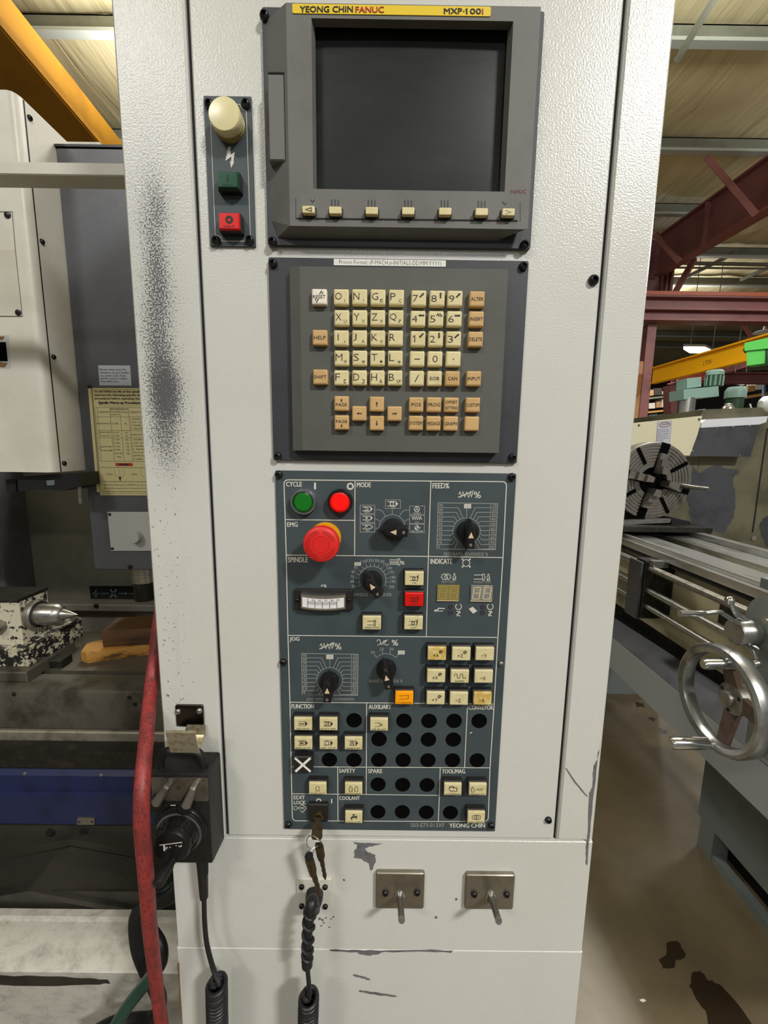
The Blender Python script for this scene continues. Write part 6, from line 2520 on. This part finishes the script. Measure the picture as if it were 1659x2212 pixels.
for i, (x0, y0, x1, y1, mt, lb) in enumerate(((1404, 846, 1412, 858, 'box_brown', 'brown carton at the left end of the upper rack shelf'), (1414, 842, 1430, 857, 'far_wall', 'dark carton in the middle of the upper rack shelf'), (1432, 848, 1440, 855, 'box_white', 'white carton at the right end of the upper rack shelf'), (1402, 874, 1415, 886, 'box_white', 'white carton at the left end of the orange shelf'), (1418, 871, 1428, 884, 'box_brown', 'brown carton in the middle of the orange shelf'), (1430, 865, 1438, 883, 'box_white', 'tall white carton on the orange shelf by the upright'),
                                             (1632, 829, 1648, 845, 'box_white', 'striped white carton stack on the right rack'), (1616, 836, 1630, 849, 'box_brown', 'brown carton beside the white stack on the right rack'))):
    b = MB()
    ext(b, [(x0, y0 - 3), (x1, y0 - 4), (x1, y1 - 4), (x0, y1 - 3.4)], 12.02, .3)
    tag(b.build('storage_carton', mt, None, smooth=0), lb, 'box', 'cartons on the far racks')
for i, (x0, x1, lb) in enumerate(((1401, 1421, 'left one of two grey bins under the orange rack shelf'), (1422, 1440, 'right one of two grey bins under the orange rack shelf'))):
    b = MB()
    ext(b, [(x0, 896), (x1, 893), (x1 - 2, 912), (x0 + 2, 913)], 12.02, .4)
    tag(b.build('storage_bin', 'bin_grey', None, smooth=0), lb, 'bin', 'grey bins')

# green radial drill behind the lathe
gd = thing('drilling_machine', 'green drilling machine with steel column and motor on top, far behind the lathe', 'machine', at(1500, 990, 5))
DD = 5.0
b = MB()
p = at(1495, 930, DD)
q = at(1495, 858, DD)
b.lathe((q.x, p.y + .08, .0005), (0, 0, 1), [(.088, 0), (.088, q.z - .001)], 28)
b.build('drill_column', 'steel', gd)
b = MB()
ext(b, [(1477, 841), (1552, 834), (1553, 856), (1477, 863)], DD, .25)
b.build('drill_arm', 'lathe_green', gd, smooth=0)
b = MB()
ext(b, [(1484, 817), (1515, 814), (1515, 835), (1484, 839)], DD + .05, .18)
b.build('gear_case', 'lathe_green', gd, smooth=0)
b = MB()
c = at(1541, 836, DD + .1)
b.lathe(c, (0, 0, 1), [(.085, 0), (.085, .13)], 24)
mo = b.build('drill_motor', 'hoist_dark', gd)
b = MB()
b.lathe(c + Vector((0, 0, .1305)), (0, 0, 1), [(.09, 0), (.09, .04), (.07, .06)], 24)
b.build('motor_cap', 'lathe_green', mo)
b = MB()
for i in range(12):
    a = 2 * PI * i / 12
    b.box((c.x + .086 * math.cos(a) - .006, c.y + .086 * math.sin(a) - .006, c.z + .01), (c.x + .086 * math.cos(a) + .006, c.y + .086 * math.sin(a) + .006, c.z + .125))
b.build('cooling_rib', 'lathe_green', mo)
b = MB()
ext(b, [(1508, 885), (1524, 883), (1524, 900), (1508, 902)], DD, .1)
b.build('drill_carriage', 'lathe_green', gd, smooth=0)
HZ = at(1560, 885, 2.2).z + .0006          # top of the lathe headstock
pm = thing('coolant_pump', 'green-capped pump motor standing on the lathe headstock', 'pump', (at(1585, 878, 2.5).x, 2.5 - CAM_D, HZ))
c = Vector((at(1585, 878, 2.5).x, 2.5 - CAM_D, HZ))
hm = at(1585, 836, 2.5).z - HZ
b = MB()
b.lathe(c, (0, 0, 1), [(.044, 0), (.044, hm * .6)], 24)
b.build('pump_motor', 'hoist_dark', pm)
b = MB()
b.lathe(c + Vector((0, 0, hm * .605)), (0, 0, 1), [(.052, 0), (.052, hm * .25), (.04, hm * .39)], 24)
b.build('motor_cap', 'lathe_green', pm)
b = MB()
b.tube(smoothpath([c + Vector((-.05, -.05, .02)), c + Vector((-.01, -.07, .015)), c + Vector((.06, -.05, .02)), c + Vector((.075, -.02, .06))], 6), .006, 8)
b.build('pump_hose', 'steel', pm)
c = Vector((at(1558, 880, 2.5).x, 2.45 - CAM_D, HZ))
b = MB()
b.lathe(c, (0, 0, 1), [(.03, 0), (.032, .015), (.029, .04), (.02, .05), (.02, .056), (.014, .06)], 24)
tag(b.build('filter_canister', 'steel', None), 'silver filter canister left of the green-capped pump', 'canister')

# ================================================================== engine lathe (its bed runs straight away from the camera)
la = thing('engine_lathe', 'large cream and grey engine lathe with four-jaw chuck and polished handwheel right of the cabinet', 'lathe', (1.35, 1.1, 0))
CX, CZ, CDp = at(1411, 1039, 2.05).x, at(1411, 1039, 2.05).z, 2.05
CY = CDp - CAM_D
R_ = .189
# headstock
b = MB()
b.box((at(1516, 950, 2.2).x, 2.2 - CAM_D, CAM_H - .62), (2.3, 2.9 - CAM_D, at(1560, 885, 2.2).z), .004)
b.box((CX - .16, 2.2 - CAM_D, CAM_H - .62), (at(1516, 950, 2.2).x - .0005, 2.9 - CAM_D, at(1450, 985, 2.2).z), .004)
hs = b.build('headstock', 'headstock', la)
b = MB()
b.box((2.0, 2.185 - CAM_D, at(1600, 1290, 2.19).z), (2.3, 2.199 - CAM_D, at(1600, 925, 2.19).z), .002)
patch(la, 'bare_patch', [(1497, 1000), (1505, 1018), (1518, 1021), (1525, 1014), (1548, 1004), (1570, 1012), (1597, 1014), (1597, 1024), (1586, 1028), (1583, 1040), (1588, 1060), (1589, 1090), (1584, 1120), (1570, 1140), (1562, 1152), (1548, 1148), (1535, 1142), (1492, 1142), (1490, 1100), (1484, 1080), (1490, 1040)], 'guard_grey', d=2.199, amp=2.2, seed=12)
patch(la, 'bare_patch', [(1650, 1118), (1662, 1112), (1690, 1130), (1690, 1190), (1660, 1186), (1645, 1160), (1640, 1135)], 'guard_grey', d=2.199, amp=2.2, seed=14)
b = MB()
rib3(b, [at(x, y, 2.198) for x, y in ((1658, 925), (1647, 1000), (1626, 1150))], .008)
b.build('cabinet_seam', 'slot', la, smooth=0)
b = MB()
b.lathe(at(1628, 1162, 2.199), (0, -1, 0), [(.014, 0), (.014, .004), (.007, .005), (.006, .001)], 16)
b.build('lock_stud', 'chrome', la)
b = MB()
q = [at(x, y, 2.16) for x, y in ((1519, 907), (1530, 884), (1645, 880), (1660, 893), (1660, 906))]
b.loft([q, [p + Vector((0, .035, 0)) for p in q]])
b.build('top_guard', 'headstock', la, smooth=0)
b = MB()
q = [at(x, y, 2.14) for x, y in ((1516, 913), (1525, 906), (1659, 899), (1655, 912), (1640, 917), (1515, 924))]
b.loft([q, [p + Vector((0, .05, 0)) for p in q]])
b.build('bright_strip', 'white_sheet', la, smooth=0)
b = MB()
q = [at(x, y, 2.13) for x, y in ((1513, 924), (1641, 919), (1621, 987), (1491, 985))]
b.loft([q, [p + Vector((0, .012, 0)) for p in q]])
gs = b.build('grey_guard', 'guard_grey', la, smooth=0)
for x, y in ((1548, 924), (1583, 923), (1619, 920), (1502, 951), (1496, 974), (1598, 984)):
    b = MB()
    b.lathe(at(x, y, 2.1299), (0, -1, 0), [(.006, 0), (.005, .003)], 10)
    b.build('screw', 'steel', gs)
b = MB()
q = [at(x, y, 2.12) for x, y in ((1365, 914), (1517, 898), (1507, 938), (1490, 984), (1440, 984), (1360, 990))]
b.loft([q, [p + Vector((0, .006, 0)) for p in q]])
sgd = b.build('splash_guard', 'guard_cream', la, smooth=0)
for x, y in ((1510, 906), (1380, 919)):
    b = MB()
    b.lathe(at(x, y, 2.1199), (0, -1, 0), [(.006, 0), (.005, .003)], 10)
    b.build('screw', 'brass', sgd)
wl = thing('warning_label', 'violet-edged safety label stuck on the cream splash guard above the chuck', 'label', at(1433, 960, 2.12))
b = MB()
q = [at(x, y, 2.1192) for x, y in ((1420, 911), (1452, 908), (1447, 962), (1416, 962))]
b.loft([[p + Vector((0, .0006, 0)) for p in q], q])
b.build('label_sheet', 'sign_white', wl, smooth=0)
b = MB()
q2 = [at(x, y, 2.1187) for x, y in ((1421, 912), (1451, 909), (1446, 961), (1417, 961))]
rib3(b, q2, .0016, True)
b.build('label_border', 'print_purple', wl, smooth=0)
b = MB()
rib3(b, [at(1436 + 11.5 * math.cos(t * .3), 917.5 - 5 * math.sin(t * .3) - math.cos(t * .3), 2.1185) for t in range(21)], .003, True)
for p_, q_ in ((.4, 0),):
    o_ = at(1428, 919.5, 2.1185)
    text3(b, 'DANGER', o_, at(1444.5, 918, 2.1185) - o_, at(1428.2, 915.5, 2.1185) - o_)
b.build('danger_print', 'print_maroon', wl, smooth=0)
b = MB()
for i, s_ in enumerate(('KEEP CHUCK GUARD', 'CLOSED WHILE THE', 'SPINDLE IS TURNING', 'REMOVE CHUCK KEY', 'BEFORE STARTING', 'WEAR EYE', 'PROTECTION')):
    y = 930 + i * 4.7
    x = 1420 - i * .35
    o_ = at(x, y, 2.1185)
    wd = 25 if i < 5 else 15
    text3(b, s_, o_, at(x + wd, y - 1.2, 2.1185) - o_, at(x + .2, y - 3, 2.1185) - o_)
b.build('lettering', 'print_purple', wl, smooth=0)

# chuck
b = MB()
prof = [(R_ * .55, .15), (R_ * .97, .15), (R_, .14), (R_, .006), (R_ * .985, 0)]
for r in (.9, .82, .74, .66, .58, .5):
    prof += [(R_ * (r + .012), 0), (R_ * (r + .006), .004), (R_ * (r - .006), .004), (R_ * (r - .012), 0)]
prof += [(R_ * .36, 0), (R_ * .34, .03), (R_ * .33, .12)]
b.lathe((CX, CY, CZ), (0, 1, 0), prof, 72)
ck = b.build('chuck', 'chuck', la)
b = MB()
b.lathe((CX, CY, CZ), (0, 1, 0), [(R_ * .335, .02), (R_ * .335, .1)], 32)
b.build('chuck_bore', 'hole', ck)


def radial(b, ang, u0, u1, w0, w1, y0, y1):
    a = math.radians(ang)
    U = Vector((math.cos(a), 0, math.sin(a)))
    V = Vector((-U.z, 0, U.x))
    c = Vector((CX, CY, CZ))
    r = lambda y: [c + U * u + V * v + Vector((0, y, 0)) for u, v in ((u0, -w0), (u1, -w1), (u1, w1), (u0, w0))]
    b.loft([r(y1), r(y0)])


for i in range(4):
    ang = 76 + 90 * i
    b = MB()
    radial(b, ang, R_ * .28, R_ * 1.0, .022, .022, -.0006, .02)
    b.build('jaw_slot', 'hole', ck, smooth=0)
    b = MB()
    radial(b, ang, R_ * .2, R_ * .72, .013, .02, -.022, -.001)
    radial(b, ang, R_ * .2, R_ * .55, .013, .019, -.045, -.0221)
    radial(b, ang, R_ * .2, R_ * .38, .012, .018, -.066, -.0451)
    b.build('jaw', 'chuck', ck, smooth=0)
    b = MB()
    radial(b, ang - 46, R_ * .5, R_ * .97, .0095, .0095, -.0006, .01)
    b.build('t_slot', 'hole', ck, smooth=0)
b = MB()
b.tube([at(1470, 1049, 2.03), at(1500, 1053, 1.98), at(1531, 1056, 1.93)], [.012, .009, .008], 14)
b.build('chuck_screw_rod', 'steel_dull', ck)

# bed
dn0, df0 = .5, 2.25
b = MB()
LB(b, 1.105, 1.28, dn0, df0, .392, .42)
b.build('front_way', 'bed_steel', la)
b = MB()
LB(b, 1.13, 1.15, dn0, df0, .378, .3919)
b.build('way_ridge', 'bed_steel', la)
b = MB()
LB(b, 1.353, 1.541, dn0, df0, .392, .42)
b.build('rear_way', 'bed_steel', la)
b = MB()
LB(b, 1.47, 1.51, dn0, df0, .368, .3919)
b.build('rear_ridge', 'bed_steel', la)
b = MB()
LB(b, 1.2801, 1.3529, dn0, df0, .44, .5)
b.build('bed_gap', 'slot', la)
b = MB()
LB(b, 1.16, 1.279, dn0, df0 - .05, .4201, .739)
LB(b, 1.2795, 1.48, dn0, df0 - .05, .50, .739)
b.build('bed_casting', 'lathe_cream', la)
b = MB()
LB(b, 1.115, 1.1599, dn0, df0, .4201, .44)
b.build('bed_lip', 'slot', la)
# headstock foot between bed and chuck
b = MB()
LB(b, 1.09, 1.55, 1.93, 2.2, .345, .3675)
b.build('gap_block', 'dark_cast', la)
b = MB()
ext(b, [(1345, 1124), (1450, 1121), (1448, 1129), (1345, 1134)], 2.0, .03)
b.build('gap_edge', 'steel', la, smooth=0)
b = MB()
ext(b, [(1452, 1120), (1490, 1126), (1492, 1142), (1536, 1144), (1536, 1162), (1500, 1152), (1450, 1135)], 2.02, .15)
b.build('bed_step', 'slot', la, smooth=0)
# screws and rods
b = MB()
n_ = 185
b.lathe((1.06, dn0 - CAM_D, CAM_H - .451), (0, 1, 0), [((.0135 if i % 2 else .0112), .006 * i) for i in range(n_)], 16)
b.build('lead_screw', 'steel_dull', la, smooth=60)
for X_, p_, r_ in ((1.06, .542, .0125), (1.06, .607, .0115)):
    b = MB()
    b.lathe((X_, dn0 - CAM_D, CAM_H - p_), (0, 1, 0), [(r_, 0), (r_, 1.75)], 18)
    b.build('feed_rod', 'steel', la)
b = MB()
b.lathe((1.06, 1.665 - CAM_D, CAM_H - .451), (0, 1, 0), [(.016, 0), (.016, .55)], 18)
b.build('screw_sleeve', 'steel', la)
b = MB()
LB(b, 1.04, 1.159, 1.60, 1.66, .421, .66, .004)
br = b.build('rod_bracket', 'dark_cast', la)
b = MB()
LB(b, 1.028, 1.0399, 1.61, 1.69, .43, .665, .002)
b.build('bracket_face', 'guard_grey', br)
b = MB()
LB(b, 1.05, 1.11, 1.57, 1.5999, .415, .44)
b.build('bracket_cap', 'steel', br)
b = MB()
LB(b, 1.08, 1.159, 1.78, 2.2, .47, .53, .003)
b.build('gear_case', 'lathe_cream', la)
b = MB()
LB(b, 1.15, 1.1599, 1.3, 1.36, .48, .57)
b.build('side_boss', 'dark_cast', la)
# chip tray and base
b = MB()
TX = 1.02
prof = [(TX, .812), (TX + .004, .812), (TX + .004, .942), (1.5, .942), (1.5, .947), (TX, .947)]
b.loft([[Vector((x, dn0 - CAM_D, CAM_H - p_)) for x, p_ in prof], [Vector((x, 2.5 - CAM_D, CAM_H - p_)) for x, p_ in prof]])
b.build('chip_tray', 'tray_grey', la, smooth=0)
b = MB()
LB(b, 1.17, 1.178, dn0, 2.3, .7395, .9415)
b.build('tray_back', 'dark_cast', la)
b = MB()
q = [Vector((1.03, 1.9, CAM_H - .938)), Vector((1.168, 2.0, CAM_H - .85)), Vector((1.168, .55, CAM_H - .78)), Vector((1.03, .5, CAM_H - .938))]
b.loft([q, [p + Vector((0, 0, .006)) for p in q]])
b.build('chip_slide', 'guard_grey', la, smooth=0)
BX = 1.21
b = MB()
b.loft([[Vector((BX, .2, CAM_H - .9475)), Vector((BX, 0.92, CAM_H - .9475)), Vector((BX, 0.92, CAM_H - 1.35)), Vector((BX, .2, CAM_H - 1.35))],
        [Vector((1.6, .2, CAM_H - .9475)), Vector((1.6, 0.92, CAM_H - .9475)), Vector((1.6, 0.92, CAM_H - 1.35)), Vector((1.6, .2, CAM_H - 1.35))]])
b.build('base_cabinet', 'lathe_grey', la, smooth=0)
b = MB()
b.box((BX, .84, .0005), (BX + .06, .905, CAM_H - 1.3505))
b.box((BX + .002, .2, .0005), (BX + .03, .84, .03))
b.build('base_foot', 'lathe_grey', la)
b = MB()
b.box((BX + .07, .2, .0005), (1.58, .9, CAM_H - 1.3505))
b.build('base_recess', 'slot', la)
b = MB()
b.lathe((BX - .0, .5, CAM_H - 1.06), (-1, 0, 0), [(.03, 0), (.03, .01), (.022, .014), (.012, .02)], 20)
b.build('base_plug', 'dark_cast', la)
b = MB()
b.box((1.3, 1.9, .0005), (1.7, 2.3, CAM_H - .9475))
b.build('headstock_base', 'lathe_grey', la)
# apron with star handle and handwheel
b = MB()
LB(b, 1.0, 1.1, .35, 1.04, .45, .78, .006)
b.build('apron', 'lathe_grey', la)
b = MB()
LB(b, 1.06, 1.55, .35, 1.13, .34, .3675, .004)
b.build('saddle', 'lathe_grey', la)
WX, WD, WP = .87, .985, .618
wy, wz = WD - CAM_D, CAM_H - WP
WR = .136
b = MB()
prof = [(WR - .016, -.020), (WR - .005, -.021), (WR, -.014), (WR + .001, .008), (WR - .002, .017), (WR - .010, .021), (WR - .022, .017), (WR - .026, .006), (WR - .024, -.010)]
b.lathe((WX, wy, wz), (-1, 0, 0), prof + [prof[0]], 72, False, False)
hw = b.build('handwheel', 'wheel', la)
b = MB()
b.lathe((.999, wy, wz), (-1, 0, 0), [(.034, 0), (.034, .075), (.04, .08), (.04, .105), (.036, .108), (.02, .109), (.02, .122), (.017, .124)], 32)
b.build('wheel_hub', 'steel_dull', hw)
b = MB()
for t in (262, 85, 175):
    a = math.radians(t)
    p = Vector((.9, wy + .03 * math.cos(a), wz + .03 * math.sin(a)))
    e = Vector((WX + .004, wy + (WR - .018) * math.cos(a), wz + (WR - .018) * math.sin(a)))
    U = (e - p).normalized()
    V = U.cross(Vector((1, 0, 0))).normalized()
    b = MB()
    b.loft([[p + V * .02 - Vector((.006, 0, 0)), p - V * .02 - Vector((.006, 0, 0)), p - V * .02 + Vector((.008, 0, 0)), p + V * .02 + Vector((.008, 0, 0))], [e + V * .015 - Vector((.005, 0, 0)), e - V * .015 - Vector((.005, 0, 0)), e - V * .015 + Vector((.007, 0, 0)), e + V * .015 + Vector((.007, 0, 0))]])
    b.build('wheel_spoke', 'spoke_brown', hw, smooth=0)
for t in (30, 150, 270):
    a = math.radians(t)
    b = MB()
    b.lathe((.8935, wy + .03 * math.cos(a), wz + .03 * math.sin(a)), (-1, 0, 0), [(.005, 0), (.005, .004), (.003, .005)], 12)
    b.build('hub_screw', 'screw', hw)


def grip(b, p, x1, r):
    p = Vector(p)
    L = p.x - x1
    b.lathe(p, (-1, 0, 0), [(r * .5, 0), (r * .8, .003), (r * .62, .010), (r * .9, .016), (r, L * .5), (r * .98, L - .006), (r * .8, L)], 22)


hp = atx(1541, 1606, WX - .012)
b = MB()
g0 = Vector((WX - .016, wy + .035, wz - WR + .018))
g0 = Vector((WX - .014, atx(1541, 1606, WX - .014).y, atx(1541, 1606, WX - .014).z))
dg = g0.y + CAM_D
x_end = at(1447, 1605, dg).x
grip(b, g0, x_end, .0155)
b.build('wheel_handle', 'chrome', hw)
# star handle hub
HXc = .905
hc_ = at(1585, 1365, 1.02)
hub_x0 = hc_.x
hub = Vector((hub_x0, hc_.y, hc_.z))
b = MB()
b.lathe(hub, (1, 0, 0), [(.031, 0), (.033, .003), (.033, .05), (.028, .056), (.028, 1.0 - hub.x - .0002)], 40)
st_ = b.build('star_hub', 'wheel', la)
dm = hub.y + CAM_D
b = MB()
c = at(1576, 1298, dm)
b.tube([hub + Vector((.03, 0, .028)), hub.lerp(c, .5) + Vector((.012, 0, .006)), c], [.0075, .0078, .0055], 14)
b.lathe(c - Vector((0, 0, .010)), (0, 0, 1), [(.004, 0), (.009, .003), (.0115, .009), (.0105, .015), (.006, .0205), (.002, .022)], 20)
b.build('ball_lever', 'chrome', st_)
b = MB()
p = at(1524, 1325, dm - .02)
e = at(1468, 1325, dm - .02)
b.tube(smoothpath([hub + Vector((.012, -.01, .02)), at(1566, 1329, dm - .015), at(1555, 1322, dm - .02), p], 6), .0055, 12)
b.tube([p, p.lerp(e, .02), p.lerp(e, .5), e], [.0058, .0068, .0078, .0088], 16)
b.build('crank_lever', 'chrome', st_)
b = MB()
c = at(1636, 1433, dm - .05)
e = at(1518, 1435, dm - .05)
b.tube([hub + Vector((.035, 0, -.03)), at(1630, 1412, dm - .03), c], [.007, .0075, .0065], 14)
b.tube([c + Vector((.012, 0, 0)), c + Vector((.004, 0, 0)), c + Vector((-.004, 0, 0)), c + Vector((-.012, 0, 0)), c + Vector((-.016, 0, 0)), c.lerp(e, .3), c.lerp(e, .95), e], [.006, .0105, .0105, .007, .0105, .0125, .0128, .0105], 20)
b.build('long_lever', 'chrome', st_)
b = MB()
c = atx(1662, 1352, .965)
b.lathe((.9999, c.y, c.z), (-1, 0, 0), [(.075, 0), (.075, .03), (.06, .036), (.05, .036)], 40)
b.build('index_dial', 'lathe_grey', la)
b = MB()
c = at(1655, 1340, 1.0)
b.lathe(c, (-1, 0, 0), [(.012, -.05), (.012, 0), (.009, .004)], 20)
b.build('side_knob', 'chrome', la)

# white wrapped bundle on the tank at the right edge
b = MB()
b.lathe((at(1640, 893, 2.4).x, 2.4 - CAM_D, HZ + .052), (1, 0, 0), [(.02, 0), (.045, .02), (.05, .06), (.05, .2), (.04, .25)], 18)
tag(b.build('wrapped_bundle', 'white_sheet', None), 'white wrapped bundle on the lathe headstock at the right edge', 'bundle')

# left overhead crane girder
gy = thing('crane_girder', 'ochre yellow crane girder slanting across the upper left corner', 'beam', (-3.3, 3, Zc(3.4)))
pa, pb = atx(0, 33, -3.2), atx(235, 316, -3.2)
d_ = (pb - pa)
pb = pb + d_ * .3
pa = pa - d_ * 1.0
b = MB()
W_ = .8
b.loft([[pa, pa + Vector((0, 0, -.075)), pa + Vector((-W_, 0, -.075)), pa + Vector((-W_, 0, .3)), pa + Vector((-.05, 0, .3)), pa + Vector((-.05, 0, 0))], [pb, pb + Vector((0, 0, -.075)), pb + Vector((-W_, 0, -.075)), pb + Vector((-W_, 0, .3)), pb + Vector((-.05, 0, .3)), pb + Vector((-.05, 0, 0))]])
b.build('girder', 'yellow_crane', gy, smooth=0)
b = MB()
b.loft([[pa + Vector((-.02, 0, -.0755)), pa + Vector((-.10, 0, -.0755)), pa + Vector((-.10, 0, -.085)), pa + Vector((-.02, 0, -.085))], [pb + Vector((-.02, 0, -.0755)), pb + Vector((-.10, 0, -.0755)), pb + Vector((-.10, 0, -.085)), pb + Vector((-.02, 0, -.085))]])
b.build('girder_lip', 'yellow_crane', gy, smooth=0)
b = MB()
z_ = ctop + .0065
b.box((at(140, 312, 1.22).x, 1.22 - CAM_D, z_), (at(213, 312, 1.22).x, 1.42 - CAM_D, at(180, 304, 1.22).z), .004)
tag(b.build('duct_top', 'white_paint', None, smooth=0), 'pale box top peeping over the dark grey spindle housing', 'box')
